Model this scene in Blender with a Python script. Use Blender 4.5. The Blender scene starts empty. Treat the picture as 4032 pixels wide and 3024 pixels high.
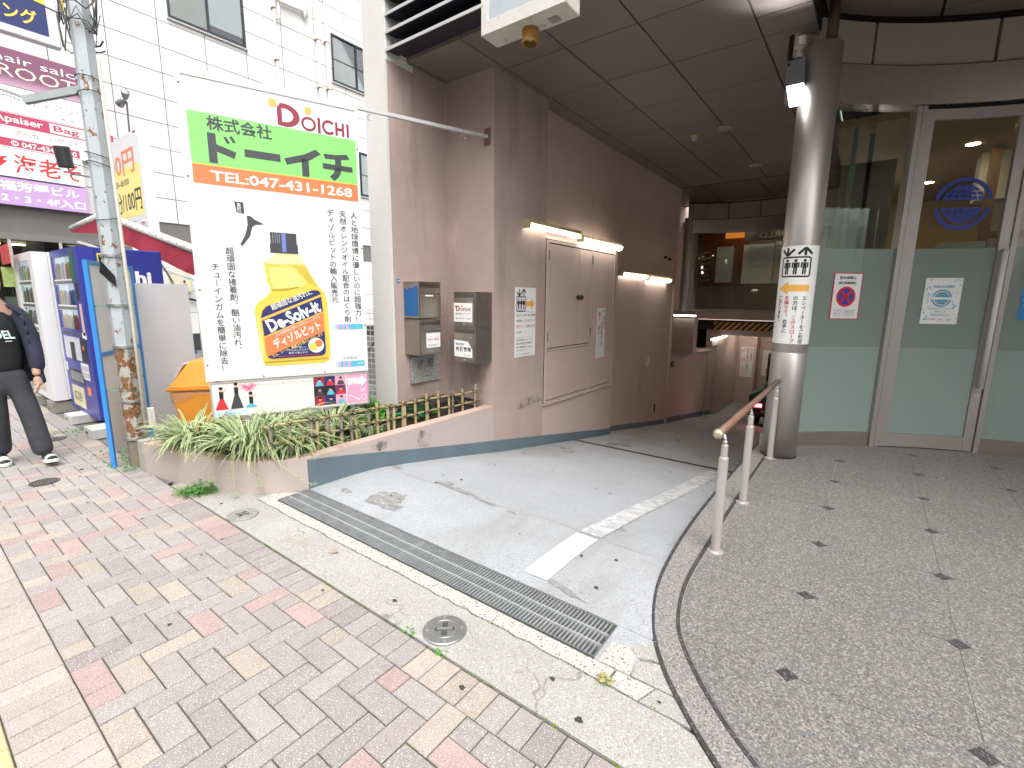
import bpy, bmesh, math, random
from math import sin, cos, pi, radians, hypot, atan2, sqrt
from mathutils import Vector, Matrix
random.seed(11)
scn = bpy.context.scene
COL = scn.collection
H_EYE = 1.45

# ------------------------------------------------------------------ camera
cam = bpy.data.cameras.new('camera')
cam.sensor_width = 36.0
cam.lens = 36.0 * 1870.8 / 4032.0
cam.clip_start = 0.02
cam.clip_end = 500
camo = bpy.data.objects.new('camera', cam)
COL.objects.link(camo)
RT = Vector((0.80129575, 0.59818614, 0.00992253))
UP = Vector((-0.11244754, 0.13429699, 0.98454043))
FW = Vector((-0.58760588, 0.79002383, -0.17487617))
M = Matrix.Identity(4)
for i in range(3):
    M[i][0], M[i][1], M[i][2] = RT[i], UP[i], -FW[i]
M[0][3], M[1][3], M[2][3] = 0.0, 0.0, H_EYE
camo.matrix_world = M
scn.camera = camo

# ------------------------------------------------------------------ sky, sun, exposure
SUN_EL, SUN_AZ = radians(58), radians(132)      # azimuth measured from +Y towards +X
world = bpy.data.worlds.new('World')
scn.world = world
world.use_nodes = True
wn = world.node_tree
bg = wn.nodes['Background']
sky = wn.nodes.new('ShaderNodeTexSky')
sky.sky_type = 'NISHITA'
sky.sun_disc = False
sky.sun_elevation = SUN_EL
sky.sun_rotation = SUN_AZ
sky.air_density = 1.0
sky.dust_density = 4.0
sky.ozone_density = 1.0
hsv = wn.nodes.new('ShaderNodeHueSaturation')
hsv.inputs['Saturation'].default_value = 0.14
wn.links.new(sky.outputs['Color'], hsv.inputs['Color'])
wn.links.new(hsv.outputs['Color'], bg.inputs['Color'])
bg.inputs['Strength'].default_value = 0.15
sun = bpy.data.lights.new('sun', 'SUN')
sun.energy = 1.0
sun.angle = radians(110)
sun.color = (1.0, 0.97, 0.93)
suno = bpy.data.objects.new('sun', sun)
COL.objects.link(suno)
sd = Vector((sin(SUN_AZ) * cos(SUN_EL), cos(SUN_AZ) * cos(SUN_EL), sin(SUN_EL)))
suno.rotation_euler = sd.to_track_quat('Z', 'Y').to_euler()
suno.location = sd * 40
vs = scn.view_settings
vs.view_transform = 'Standard'
vs.look = 'None'
vs.exposure = 1.42
vs.gamma = 1.0
vs.use_curve_mapping = False
scn.cycles.use_denoising = True
scn.cycles.max_bounces = 10
scn.cycles.diffuse_bounces = 5
scn.cycles.glossy_bounces = 4
scn.cycles.transmission_bounces = 6
scn.cycles.transparent_max_bounces = 12
scn.cycles.sample_clamp_indirect = 6

# ------------------------------------------------------------------ materials
def nd(nt, typ, **kw):
    n = nt.nodes.new(typ)
    for k, v in kw.items():
        setattr(n, k, v)
    return n

def mixc(nt, fac, a, b, blend='MIX'):
    n = nt.nodes.new('ShaderNodeMix')
    n.data_type = 'RGBA'
    n.blend_type = blend
    for i, s in ((0, fac), (6, a), (7, b)):
        if isinstance(s, (int, float)):
            n.inputs[i].default_value = s
        elif isinstance(s, tuple):
            n.inputs[i].default_value = s + (1,) if len(s) == 3 else s
        else:
            nt.links.new(s, n.inputs[i])
    return n.outputs[2]

def ramp(nt, src, stops):
    r = nt.nodes.new('ShaderNodeValToRGB')
    e = r.color_ramp.elements
    while len(e) < len(stops):
        e.new(0.5)
    for el, (p, c) in zip(e, stops):
        el.position = p
        el.color = (c, c, c, 1) if isinstance(c, (int, float)) else tuple(c) + (1,)
    nt.links.new(src, r.inputs['Fac'])
    return r.outputs['Color']

def noise(nt, vec, scale, detail=5, rough=0.6, stretch=None):
    if stretch:
        m = nd(nt, 'ShaderNodeMapping')
        m.inputs['Scale'].default_value = stretch
        nt.links.new(vec, m.inputs['Vector'])
        vec = m.outputs['Vector']
    n = nd(nt, 'ShaderNodeTexNoise')
    n.inputs['Scale'].default_value = scale
    n.inputs['Detail'].default_value = detail
    n.inputs['Roughness'].default_value = rough
    nt.links.new(vec, n.inputs['Vector'])
    return n.outputs['Fac']

MATS = {}
def mat(name, col, rough=0.6, metal=0.0, var=0.10, vs=2.5, bump=0.0, bs=80, specks=(), stains=(), spec=0.4,
        emit=None, cracks=None, brushed=None, obvar=0.0, coat=0.0, back=None, transl=0.0):
    """procedural surface: base colour x broad noise, optional specks [(colour, scale, threshold, soft)],
    stains [(colour, scale, lo, hi, stretch)], cracks (scale, width, colour), bump from fine noise"""
    if name in MATS:
        return MATS[name]
    m = bpy.data.materials.new(name)
    m.use_nodes = True
    nt = m.node_tree
    b = nt.nodes['Principled BSDF']
    geo = nd(nt, 'ShaderNodeNewGeometry')
    P = geo.outputs['Position']
    c = nd(nt, 'ShaderNodeRGB')
    c.outputs[0].default_value = tuple(col) + (1,)
    cur = c.outputs[0]
    if back:
        cur = mixc(nt, geo.outputs['Backfacing'], cur, tuple(back))
    if var:
        f = noise(nt, P, vs, 6, 0.62)
        cur = mixc(nt, 1.0, cur, ramp(nt, f, [(0.25, 1 - var), (0.75, 1 + var * 0.6)]), 'MULTIPLY')
    if obvar:
        oi = nd(nt, 'ShaderNodeObjectInfo')
        cur = mixc(nt, 1.0, cur, ramp(nt, oi.outputs['Random'], [(0, 1 - obvar), (1, 1 + obvar)]), 'MULTIPLY')
    for (sc, ss, th, so) in specks:
        f = noise(nt, P, ss, 2, 0.5)
        lo_, hi_ = (1.0, 0.0) if th < 0.5 else (0.0, 1.0)
        cur = mixc(nt, ramp(nt, f, [(th - so, lo_), (th + so, hi_)]), cur, tuple(sc))
    for (sc, ss, lo, hi, st) in stains:
        f = noise(nt, P, ss, 7, 0.65, st)
        cur = mixc(nt, ramp(nt, f, [(lo, 0.0), (hi, 1.0)]), cur, tuple(sc))
    if cracks:
        cs, cw, cc = cracks
        v = nd(nt, 'ShaderNodeTexVoronoi', feature='DISTANCE_TO_EDGE')
        v.inputs['Scale'].default_value = cs
        dn = nd(nt, 'ShaderNodeTexNoise')
        dn.inputs['Scale'].default_value = cs * 3
        nt.links.new(P, dn.inputs['Vector'])
        ad = nd(nt, 'ShaderNodeVectorMath', operation='MULTIPLY_ADD')
        nt.links.new(dn.outputs['Color'], ad.inputs[0])
        ad.inputs[1].default_value = (0.5 / cs,) * 3
        nt.links.new(P, ad.inputs[2])
        nt.links.new(ad.outputs[0], v.inputs['Vector'])
        lim = noise(nt, P, cs * 0.35, 2)
        k = ramp(nt, v.outputs['Distance'], [(0, 1.0), (cw, 0.0)])
        k2 = ramp(nt, lim, [(0.5, 0.0), (0.6, 1.0)])
        cur = mixc(nt, mixc(nt, 1.0, k, k2, 'MULTIPLY'), cur, tuple(cc))
    nt.links.new(cur, b.inputs['Base Color'])
    b.inputs['Roughness'].default_value = rough
    b.inputs['Metallic'].default_value = metal
    b.inputs['Specular IOR Level'].default_value = spec
    b.inputs['Coat Weight'].default_value = coat
    if transl:
        b.inputs['Subsurface Weight'].default_value = 0.0
    if brushed:
        f = noise(nt, P, brushed[0], 4, 0.6, brushed[1])
        mr = nd(nt, 'ShaderNodeMapRange')
        mr.inputs['To Min'].default_value = rough - 0.10
        mr.inputs['To Max'].default_value = rough + 0.14
        nt.links.new(f, mr.inputs['Value'])
        nt.links.new(mr.outputs[0], b.inputs['Roughness'])
        if not bump:
            bp = nd(nt, 'ShaderNodeBump')
            bp.inputs['Strength'].default_value = 0.12
            bp.inputs['Distance'].default_value = 0.002
            nt.links.new(f, bp.inputs['Height'])
            nt.links.new(bp.outputs[0], b.inputs['Normal'])
    if bump:
        f = noise(nt, P, bs, 4, 0.65)
        bp = nd(nt, 'ShaderNodeBump')
        bp.inputs['Strength'].default_value = bump
        bp.inputs['Distance'].default_value = 0.004
        nt.links.new(f, bp.inputs['Height'])
        nt.links.new(bp.outputs[0], b.inputs['Normal'])
    if emit:
        b.inputs['Emission Color'].default_value = tuple(emit[0]) + (1,)
        b.inputs['Emission Strength'].default_value = emit[1]
    MATS[name] = m
    return m

def glassmat(name, tint, refl=1.0, opac=0.0, film=(0.3, 0.5, 0.45), rough=0.02):
    if name in MATS:
        return MATS[name]
    m = bpy.data.materials.new(name)
    m.use_nodes = True
    nt = m.node_tree
    nt.nodes.remove(nt.nodes['Principled BSDF'])
    out = nt.nodes['Material Output']
    tr = nd(nt, 'ShaderNodeBsdfTransparent')
    tr.inputs['Color'].default_value = tuple(tint) + (1,)
    body = tr.outputs[0]
    if opac > 0:
        di = nd(nt, 'ShaderNodeBsdfDiffuse')
        di.inputs['Color'].default_value = tuple(film) + (1,)
        tl = nd(nt, 'ShaderNodeBsdfTranslucent')
        tl.inputs['Color'].default_value = tuple(film) + (1,)
        a = nd(nt, 'ShaderNodeMixShader')
        a.inputs[0].default_value = 0.25
        nt.links.new(di.outputs[0], a.inputs[1])
        nt.links.new(tl.outputs[0], a.inputs[2])
        c = nd(nt, 'ShaderNodeMixShader')
        c.inputs[0].default_value = opac
        nt.links.new(body, c.inputs[1])
        nt.links.new(a.outputs[0], c.inputs[2])
        body = c.outputs[0]
    gl = nd(nt, 'ShaderNodeBsdfGlossy')
    gl.inputs['Roughness'].default_value = rough
    fr = nd(nt, 'ShaderNodeFresnel')
    fr.inputs['IOR'].default_value = 1.5
    mu = nd(nt, 'ShaderNodeMath', operation='MULTIPLY')
    mu.inputs[1].default_value = refl
    nt.links.new(fr.outputs[0], mu.inputs[0])
    mx = nd(nt, 'ShaderNodeMixShader')
    nt.links.new(mu.outputs[0], mx.inputs[0])
    nt.links.new(body, mx.inputs[1])
    nt.links.new(gl.outputs[0], mx.inputs[2])
    nt.links.new(mx.outputs[0], out.inputs['Surface'])
    MATS[name] = m
    return m

def flat(name, col, rough=0.5):
    return mat(name, col, rough, var=0.03, vs=6)

WHITE = flat('print_white', (0.82, 0.82, 0.80), 0.4)
INK = flat('print_black', (0.018, 0.018, 0.022), 0.4)
INKG = flat('print_charcoal', (0.055, 0.058, 0.065), 0.4)
RED = flat('print_red', (0.62, 0.03, 0.04), 0.4)
MAROON = flat('print_maroon', (0.28, 0.025, 0.05), 0.4)
ORANGE = flat('print_orange', (0.86, 0.20, 0.07), 0.4)
AMBER = flat('print_amber', (0.83, 0.45, 0.08), 0.4)
GREEN = flat('print_green', (0.24, 0.66, 0.17), 0.4)
BLUE = flat('print_blue', (0.03, 0.06, 0.36), 0.4)
NAVY = flat('print_navy', (0.02, 0.03, 0.13), 0.4)
PINK = flat('print_pink', (0.82, 0.33, 0.50), 0.4)
YELLOW = flat('print_yellow', (0.82, 0.62, 0.08), 0.4)
LILAC = flat('print_lilac', (0.52, 0.33, 0.60), 0.4)
CYAN = flat('print_cyan', (0.10, 0.45, 0.60), 0.4)

STAINLESS = mat('stainless_steel', (0.50, 0.465, 0.445), 0.42, 0.75, var=0.10, vs=1.5, brushed=(30, (6, 6, 0.35)))
STAINDARK = mat('stainless_dull', (0.42, 0.37, 0.345), 0.36, 0.85, var=0.14, vs=2.0, brushed=(40, (1, 1, 8)))
ALU = mat('aluminium', (0.62, 0.60, 0.57), 0.38, 0.85, var=0.06)
GALV = mat('galvanised_steel', (0.40, 0.42, 0.42), 0.42, 0.8, var=0.18, vs=20)
DARK = mat('dark_gap', (0.012, 0.011, 0.010), 0.8, var=0)
WPAINT = mat('white_paint', (0.72, 0.72, 0.70), 0.45, var=0.05)
BLKPL = mat('black_plastic', (0.02, 0.02, 0.022), 0.4, var=0.05)

# ------------------------------------------------------------------ mesh building
class MB:
    def __init__(s):
        s.v, s.f, s.m = [], [], []
    def add(s, vs, fs, mi=0):
        o = len(s.v)
        s.v += [tuple(x) for x in vs]
        s.f += [tuple(i + o for i in f) for f in fs]
        s.m += [mi] * len(fs)
        return s
    def face(s, pts, mi=0):
        return s.add(pts, [tuple(range(len(pts)))], mi)
    def box(s, a, b, mi=0):
        x0, y0, z0 = a
        x1, y1, z1 = b
        return s.hexa([(x0, y0, z0), (x1, y0, z0), (x1, y1, z0), (x0, y1, z0), (x0, y0, z1), (x1, y0, z1), (x1, y1, z1), (x0, y1, z1)], mi)
    def hexa(s, p, mi=0):
        return s.add(p, [(3, 2, 1, 0), (4, 5, 6, 7), (0, 1, 5, 4), (1, 2, 6, 5), (2, 3, 7, 6), (3, 0, 4, 7)], mi)
    def obox(s, O, U, V, W, mi=0):
        O, U, V, W = Vector(O), Vector(U), Vector(V), Vector(W)
        if U.cross(V).dot(W) < 0:
            U, V = V, U
        return s.hexa([O, O + U, O + U + V, O + V, O + W, O + U + W, O + U + V + W, O + V + W], mi)
    def bar(s, p, q, w, h, mi=0, up=(0, 0, 1)):
        """straight bar of section w (sideways) x h (along up), centred on the line p-q"""
        p, q = Vector(p), Vector(q)
        d = (q - p)
        u = Vector(up)
        sd_ = d.cross(u)
        if sd_.length < 1e-6:
            sd_ = Vector((1, 0, 0))
        sd_.normalize()
        u = sd_.cross(d).normalized()
        return s.obox(p - sd_ * w / 2 - u * h / 2, d, sd_ * w, u * h, mi)
    def tube(s, pts, r, n=8, mi=0, caps=True):
        pts = [Vector(p) for p in pts]
        rs = r if isinstance(r, (list, tuple)) else [r] * len(pts)
        rings = []
        ref = None
        for i, p in enumerate(pts):
            a = pts[max(0, i - 1)]
            b = pts[min(len(pts) - 1, i + 1)]
            t = (b - a).normalized()
            if ref is None:
                ref = Vector((0, 0, 1)) if abs(t.z) < 0.9 else Vector((1, 0, 0))
            x = t.cross(ref)
            if x.length < 1e-5:
                x = t.cross(Vector((1, 0, 0)))
            x.normalize()
            y = x.cross(t).normalized()
            ref = y
            rings.append([p + (x * cos(2 * pi * k / n) + y * sin(2 * pi * k / n)) * rs[i] for k in range(n)])
        vs_ = [v for rg in rings for v in rg]
        fs = []
        for i in range(len(pts) - 1):
            for k in range(n):
                k2 = (k + 1) % n
                fs.append((i * n + k2, i * n + k, (i + 1) * n + k, (i + 1) * n + k2))
        if caps:
            fs.append(tuple(range(n)))
            fs.append(tuple((len(pts) - 1) * n + k for k in reversed(range(n))))
        return s.add(vs_, fs, mi)
    def lathe(s, c, prof, n=24, mi=0, axis=None):
        """prof: list of (radius, height) along axis (default +Z) from c"""
        c = Vector(c)
        ax = Vector(axis or (0, 0, 1)).normalized()
        x = ax.cross(Vector((0, 1, 0)) if abs(ax.y) < 0.9 else Vector((1, 0, 0))).normalized()
        y = ax.cross(x)
        vs_, fs = [], []
        for r, h in prof:
            for k in range(n):
                a = 2 * pi * k / n
                vs_.append(c + ax * h + (x * cos(a) + y * sin(a)) * max(r, 1e-5))
        for i in range(len(prof) - 1):
            for k in range(n):
                k2 = (k + 1) % n
                fs.append((i * n + k, i * n + k2, (i + 1) * n + k2, (i + 1) * n + k))
        if prof[0][0] > 1e-4:
            fs.append(tuple(reversed(range(n))))
        if prof[-1][0] > 1e-4:
            fs.append(tuple((len(prof) - 1) * n + k for k in range(n)))
        return s.add(vs_, fs, mi)
    def prism(s, poly, z0, z1, mi=0):
        """vertical prism on a plan polygon; counter-clockwise"""
        a = sum(poly[i][0] * poly[(i + 1) % len(poly)][1] - poly[(i + 1) % len(poly)][0] * poly[i][1] for i in range(len(poly)))
        if a < 0:
            poly = poly[::-1]
        n = len(poly)
        vs_ = [(p[0], p[1], z0) for p in poly] + [(p[0], p[1], z1) for p in poly]
        fs = [tuple(reversed(range(n))), tuple(range(n, 2 * n))]
        for i in range(n):
            j = (i + 1) % n
            fs.append((i, j, n + j, n + i))
        return s.add(vs_, fs, mi)
    def mesh(s, name, mats, off=(0, 0, 0), smooth=False):
        me = bpy.data.meshes.new(name)
        ox, oy, oz = off
        me.from_pydata([(x - ox, y - oy, z - oz) for x, y, z in s.v], [], s.f)
        for m in (mats if isinstance(mats, (list, tuple)) else [mats]):
            me.materials.append(m)
        if any(s.m):
            me.polygons.foreach_set('material_index', s.m)
        if smooth:
            me.polygons.foreach_set('use_smooth', [True] * len(s.f))
        me.update()
        return me

LOC = {}
def wloc(o):
    return LOC.get(o.name, (0, 0, 0)) if o else (0, 0, 0)

def tag(o, label=None, cat=None, group=None, kind=None):
    if label:
        o['label'] = label
    if cat:
        o['category'] = cat
    if group:
        o['group'] = group
    if kind:
        o['kind'] = kind
    return o

def obj(name, mb, mats, parent=None, smooth=False, bevel=0.0, kind=None, label=None, angle=35):
    """mb holds world coordinates; the object is made local to its parent's base"""
    off = wloc(parent)
    me = mb.mesh(name, mats, off, smooth)
    o = bpy.data.objects.new(name, me)
    COL.objects.link(o)
    if parent:
        o.parent = parent
        LOC[o.name] = off
    if bevel:
        bv = o.modifiers.new('bevel', 'BEVEL')
        bv.width = bevel
        bv.segments = 2
        bv.limit_method = 'ANGLE'
        bv.angle_limit = radians(angle)
    if kind:
        o['kind'] = kind
    if label:
        o['label'] = label
    return o

def thing(name, label, cat, loc=(0, 0, 0), group=None):
    o = bpy.data.objects.new(name, None)
    COL.objects.link(o)
    o.empty_display_size = 0.1
    o.location = loc
    LOC[o.name] = tuple(loc)
    return tag(o, label, cat, group)

def single(name, mb, mats, label, cat, group=None, **kw):
    return tag(obj(name, mb, mats, None, **kw), label, cat, group)

def struct(name, mb, mats, parent=None, **kw):
    return obj(name, mb, mats, parent, kind=None if parent else 'structure', **kw)

# ------------------------------------------------------------------ printed faces
_TX = {}
def glyphs(s, bold=0.0):
    k = (s, bold)
    if k not in _TX:
        c = bpy.data.curves.new('lettering', 'FONT')
        c.body = s
        c.offset = bold
        c.resolution_u = 2
        o = bpy.data.objects.new('lettering', c)
        COL.objects.link(o)
        dg = bpy.context.evaluated_depsgraph_get()
        me = bpy.data.meshes.new_from_object(o.evaluated_get(dg))
        vs_ = [(v.co.x, v.co.y) for v in me.vertices]
        fs = [tuple(p.vertices) for p in me.polygons]
        bpy.data.objects.remove(o)
        bpy.data.curves.remove(c)
        bpy.data.meshes.remove(me)
        _TX[k] = (vs_, fs)
    return _TX[k]

class Face:
    """a printed face: u to the right, v up, seen from the side u x v points to; shapes are laid in layers"""
    def __init__(s, O, U, V, bend=None):
        s.O, s.U, s.V = Vector(O), Vector(U).normalized(), Vector(V).normalized()
        s.N = s.U.cross(s.V)
        s.bend = bend
        s.g, s.t = {}, {}
        s.lay = 1
    def p(s, u, v, d=0.0):
        if s.bend:
            return s.bend(u, v, d)
        return s.O + s.U * u + s.V * v + s.N * d
    def mb(s, st, m):
        return st.setdefault(m.name, (MB(), m))[0]
    def poly(s, m, pts, layer=None):
        d = 0.0011 * (layer or s.lay)
        if s.bend and max(p[0] for p in pts) - min(p[0] for p in pts) > 0.021:
            x0, x1 = min(p[0] for p in pts), max(p[0] for p in pts)
            n = int((x1 - x0) / 0.02) + 1
            y0, y1 = min(p[1] for p in pts) - 1, max(p[1] for p in pts) + 1
            for i in range(n):
                q = clip_rect(pts, x0 + (x1 - x0) * i / n, y0, x0 + (x1 - x0) * (i + 1) / n, y1)
                if q:
                    s.mb(s.g, m).face([s.p(u, v, d) for u, v in q])
            return
        s.mb(s.g, m).face([s.p(u, v, d) for u, v in pts])
    def rect(s, m, x0, y0, x1, y1, layer=None):
        if s.bend:
            n = max(1, int((x1 - x0) / 0.03))
            for i in range(n):
                a = x0 + (x1 - x0) * i / n
                b = x0 + (x1 - x0) * (i + 1) / n
                s.poly(m, [(a, y0), (b, y0), (b, y1), (a, y1)], layer)
        else:
            s.poly(m, [(x0, y0), (x1, y0), (x1, y1), (x0, y1)], layer)
    def disc(s, m, cx, cy, rx, ry=None, layer=None, n=28, a0=0, a1=2 * pi):
        ry = ry or rx
        s.poly(m, [(cx + rx * cos(a0 + (a1 - a0) * k / n), cy + ry * sin(a0 + (a1 - a0) * k / n)) for k in range(n + (a1 - a0 < 6.2))], layer)
    def ring(s, m, cx, cy, r, w, layer=None, n=32, a0=0.0, a1=2 * pi, sy=1.0):
        d = 0.0011 * (layer or s.lay)
        b = s.mb(s.g, m)
        for k in range(n):
            a, c = a0 + (a1 - a0) * k / n, a0 + (a1 - a0) * (k + 1) / n
            b.face([s.p(cx + (r - w) * cos(a), cy + (r - w) * sin(a) * sy, d), s.p(cx + r * cos(a), cy + r * sin(a) * sy, d),
                    s.p(cx + r * cos(c), cy + r * sin(c) * sy, d), s.p(cx + (r - w) * cos(c), cy + (r - w) * sin(c) * sy, d)])
    def line(s, m, a, b, w, layer=None):
        dx, dy = b[0] - a[0], b[1] - a[1]
        L = hypot(dx, dy) or 1
        nx, ny = -dy / L * w / 2, dx / L * w / 2
        s.poly(m, [(a[0] + nx, a[1] + ny), (a[0] - nx, a[1] - ny), (b[0] - nx, b[1] - ny), (b[0] + nx, b[1] + ny)], layer)
    def text(s, m, st, x0, y0, x1, y1, bold=0.0, layer=None, slant=0.0, rot=0.0, keep=False, mirror=False):
        """fit st into the rectangle (or, keep=True, fit the height and centre it)"""
        vs_, fs = glyphs(st, bold)
        if not vs_:
            return
        ax, bx = min(v[0] for v in vs_), max(v[0] for v in vs_)
        ay, by = min(v[1] for v in vs_), max(v[1] for v in vs_)
        sx, sy = (x1 - x0) / max(bx - ax, 1e-6), (y1 - y0) / max(by - ay, 1e-6)
        cx = (x0 + x1) / 2
        if keep:
            sx = sy = min(sx, sy)
        w2 = (bx - ax) * sx / 2
        cy = (y0 + y1) / 2
        h2 = (by - ay) * sy / 2
        d = 0.0011 * ((layer or s.lay) + 1) + (0.0018 if s.bend else 0)
        out = []
        for x, y in vs_:
            u = (x - ax) * sx - w2
            w = (y - ay) * sy - h2
            if mirror:
                u = -u
            u += slant * w
            if rot:
                u, w = u * cos(rot) - w * sin(rot), u * sin(rot) + w * cos(rot)
            out.append(s.p(cx + u, cy + w, d))
        s.mb(s.t, m).add(out, [f[::-1] for f in fs] if mirror else fs)
    def vtext(s, m, st, x0, y0, x1, y1, bold=0.0, layer=None, red=None, redm=None):
        """one column of upright characters from the top"""
        n = len(st)
        ch = (y1 - y0) / n
        cw = x1 - x0
        d = 0.0011 * ((layer or s.lay) + 1) + (0.0018 if s.bend else 0)
        for i, c in enumerate(st):
            if c == ' ':
                continue
            vs_, fs = glyphs(c, bold)
            if not vs_:
                continue
            cx, cy = (x0 + x1) / 2, y1 - ch * (i + 0.5)
            out = []
            for x, y in vs_:
                u, w = (x - 0.5) * cw, (y - 0.38) * ch
                if c in 'ー':
                    u, w = (y - 0.38) * cw, (0.5 - x) * ch
                if c in '、。':
                    u, w = u + cw * 0.55, w + ch * 0.55
                if c in '！!':
                    u = (x - 0.15 if c == '!' else x - 0.5) * cw
                if c in 'ァィゥェォッャュョ':
                    u, w = u + cw * 0.10, w + ch * 0.08
                out.append(s.p(cx + u, cy + w, d))
            mm = redm if red and red[0] <= i < red[1] else m
            s.mb(s.t, mm).add(out, [f[::-1] for f in fs] if c == 'ー' else fs)
    def build(s, parent, gname='printed_graphic', tname='lettering'):
        r = []
        for st, nm in ((s.g, gname), (s.t, tname)):
            if not st:
                continue
            mb, mats = MB(), []
            for b, m in st.values():
                k = len(mats)
                mats.append(m)
                mb.add(b.v, b.f, 0)
                mb.m[-len(b.f):] = [k] * len(b.f)
            r.append(obj(nm, mb, mats, parent))
        return r

def clip_rect(poly, x0, y0, x1, y1):
    def cl(p, ins, inter):
        o = []
        for i in range(len(p)):
            a, b = p[i - 1], p[i]
            if ins(b):
                if not ins(a):
                    o.append(inter(a, b))
                o.append(b)
            elif ins(a):
                o.append(inter(a, b))
        return o
    def ix(x):
        return lambda a, b: (x, a[1] + (b[1] - a[1]) * (x - a[0]) / (b[0] - a[0]))
    def iy(y):
        return lambda a, b: (a[0] + (b[0] - a[0]) * (y - a[1]) / (b[1] - a[1]), y)
    for ins, it in ((lambda p: p[0] >= x0, ix(x0)), (lambda p: p[0] <= x1, ix(x1)), (lambda p: p[1] >= y0, iy(y0)), (lambda p: p[1] <= y1, iy(y1))):
        poly = cl(poly, ins, it)
        if len(poly) < 3:
            return []
    o = []
    for p in poly:
        if not o or hypot(p[0] - o[-1][0], p[1] - o[-1][1]) > 1e-5:
            o.append(p)
    return o if len(o) > 2 else []

RAMP = [(1.84, 0.004), (2.2, 0.002), (2.4, -0.006), (2.55, -0.020), (2.7, -0.041), (2.85, -0.066), (3.47, -0.170), (4.37, -0.335), (5.8, -0.555), (7.22, -0.775), (10.35, -1.26), (13.5, -1.68), (15.0, -1.90), (18.6, -1.95)]
def rz(y):
    for (a, za), (b, zb) in zip(RAMP, RAMP[1:]):
        if y <= b:
            return za + (zb - za) * max(0, (y - a) / (b - a))
    return RAMP[-1][1]
# ================================================================== GROUND, PAVEMENT, RAMP, TERRACE
ASPHALT = mat('asphalt', (0.075, 0.075, 0.075), 0.9, var=0.25, bump=0.5, bs=160, specks=[((0.20, 0.19, 0.18), 240, 0.62, 0.03)])
JOINT = mat('joint_sand', (0.085, 0.082, 0.066), 0.95, var=0.4, vs=6, stains=[((0.045, 0.075, 0.02), 4, 0.58, 0.66, None)])
g = MB()
def sheet(mb, x0, x1, y0, y1, z, mi=0):
    mb.face([(x0, y0, z), (x1, y0, z), (x1, y1, z), (x0, y1, z)], mi)
for x0, x1, y0, y1 in ((-120, -3.9, 1.6, 120), (-120, 120, -120, 1.6), (0.0, 120, 1.6, 9.3), (6, 120, 9.3, 120), (-3.9, 6, 40, 120)):
    sheet(g, x0, x1, y0, y1, -0.05)
struct('ground', g, ASPHALT)
r_ = MB()
sheet(r_, -120, 120, -14, -3.2, -0.046)
struct('road', r_, mat('road_asphalt', (0.06, 0.06, 0.062), 0.9, bump=0.4, bs=120))
lot = MB()
sheet(lot, -14.7, -4.3, 1.23, 12, -0.008)
struct('car_park_ground', lot, mat('lot_asphalt', (0.16, 0.155, 0.15), 0.9, var=0.3, bump=0.5, bs=130, specks=[((0.33, 0.31, 0.29), 200, 0.6, 0.04)]))

# pavement: bed with every paver near enough to tell apart
bed = MB()
bed.prism([(-24, -3.2), (6, -3.2), (6, 1.226), (-24, 1.226)], -0.045, -0.007)
pave = struct('sidewalk', bed, JOINT)
SPK = [((0.58, 0.56, 0.54), 230, 0.62, 0.04), ((0.16, 0.14, 0.13), 210, 0.345, 0.03)]
def pv(n, c):
    return mat(n, c, 0.85, var=0.12, vs=14, bump=0.35, bs=260, specks=SPK, obvar=0.10)
PG = pv('paver_grey', (0.312, 0.280, 0.265))
PGD = pv('paver_mauve', (0.280, 0.246, 0.236))
PP = pv('paver_pink', (0.365, 0.262, 0.245))
PB = pv('paver_beige', (0.37, 0.318, 0.268))
PL = pv('paver_pale', (0.385, 0.335, 0.305))
PY = pv('paver_yellow', (0.52, 0.44, 0.22))
UX, UY, Y0, X0 = 0.0975, 0.0995, 0.281, -2.738
XL, XR = -9.6, 0.72
cells = []
def col_field():
    r = random.random()
    return PP if r < 0.17 else PB if r < 0.36 else PGD if r < 0.45 else PG
i0, i1 = int((XL - X0) / UX), int((XR - X0) / UX)
for i in range(i0, i1):
    for j in range(0, 8):
        k = (i - j) % 4
        x, y = X0 + i * UX, Y0 + j * UY
        if k == 0:
            cells.append((x, y, 2 * UX, UY, col_field()))
        elif k == 3:
            if j < 7:
                cells.append((x, y, UX, 2 * UY, col_field()))
            else:
                cells.append((x, y, UX, UY, col_field()))
        elif k == 2 and j == 0:
            cells.append((x, y, UX, UY, col_field()))
run, rc = 0, PGD
for i in range(i0, i1):                                   # border row along the concrete edge
    if run <= 0:
        run = random.choice([1, 2, 2, 3, 4, 5])
        rc = random.choice([PGD, PGD, PGD, PB, PP, PG])
    run -= 1
    cells.append((X0 + i * UX + 0.03, 1.077, UX, 0.147, rc))
for i in range(i0, i1):                                   # pale band and tactile strip on the street side
    cells.append((X0 + i * UX + 0.02, 0.085, UX, 0.196, PL))
for i in range(int((XL - X0) / 0.3), int((XR - X0) / 0.3)):
    cells.append((X0 + i * 0.3 + 0.05, -0.215, 0.3, 0.3, PY))
for i in range(-5, 0):
    cells.append((-3.72 + i * UX, 1.227, UX, 0.16, random.choice([PP, PB, PG])))
def visible(x, y):
    d = Vector((x, y, 0)) - Vector((0, 0, H_EYE))
    a, b, c = d.dot(RT), d.dot(UP), d.dot(FW)
    return c > 0.1 and abs(a / c) < 1.10 and abs(b / c) < 0.83
PMESH = {}
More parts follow.
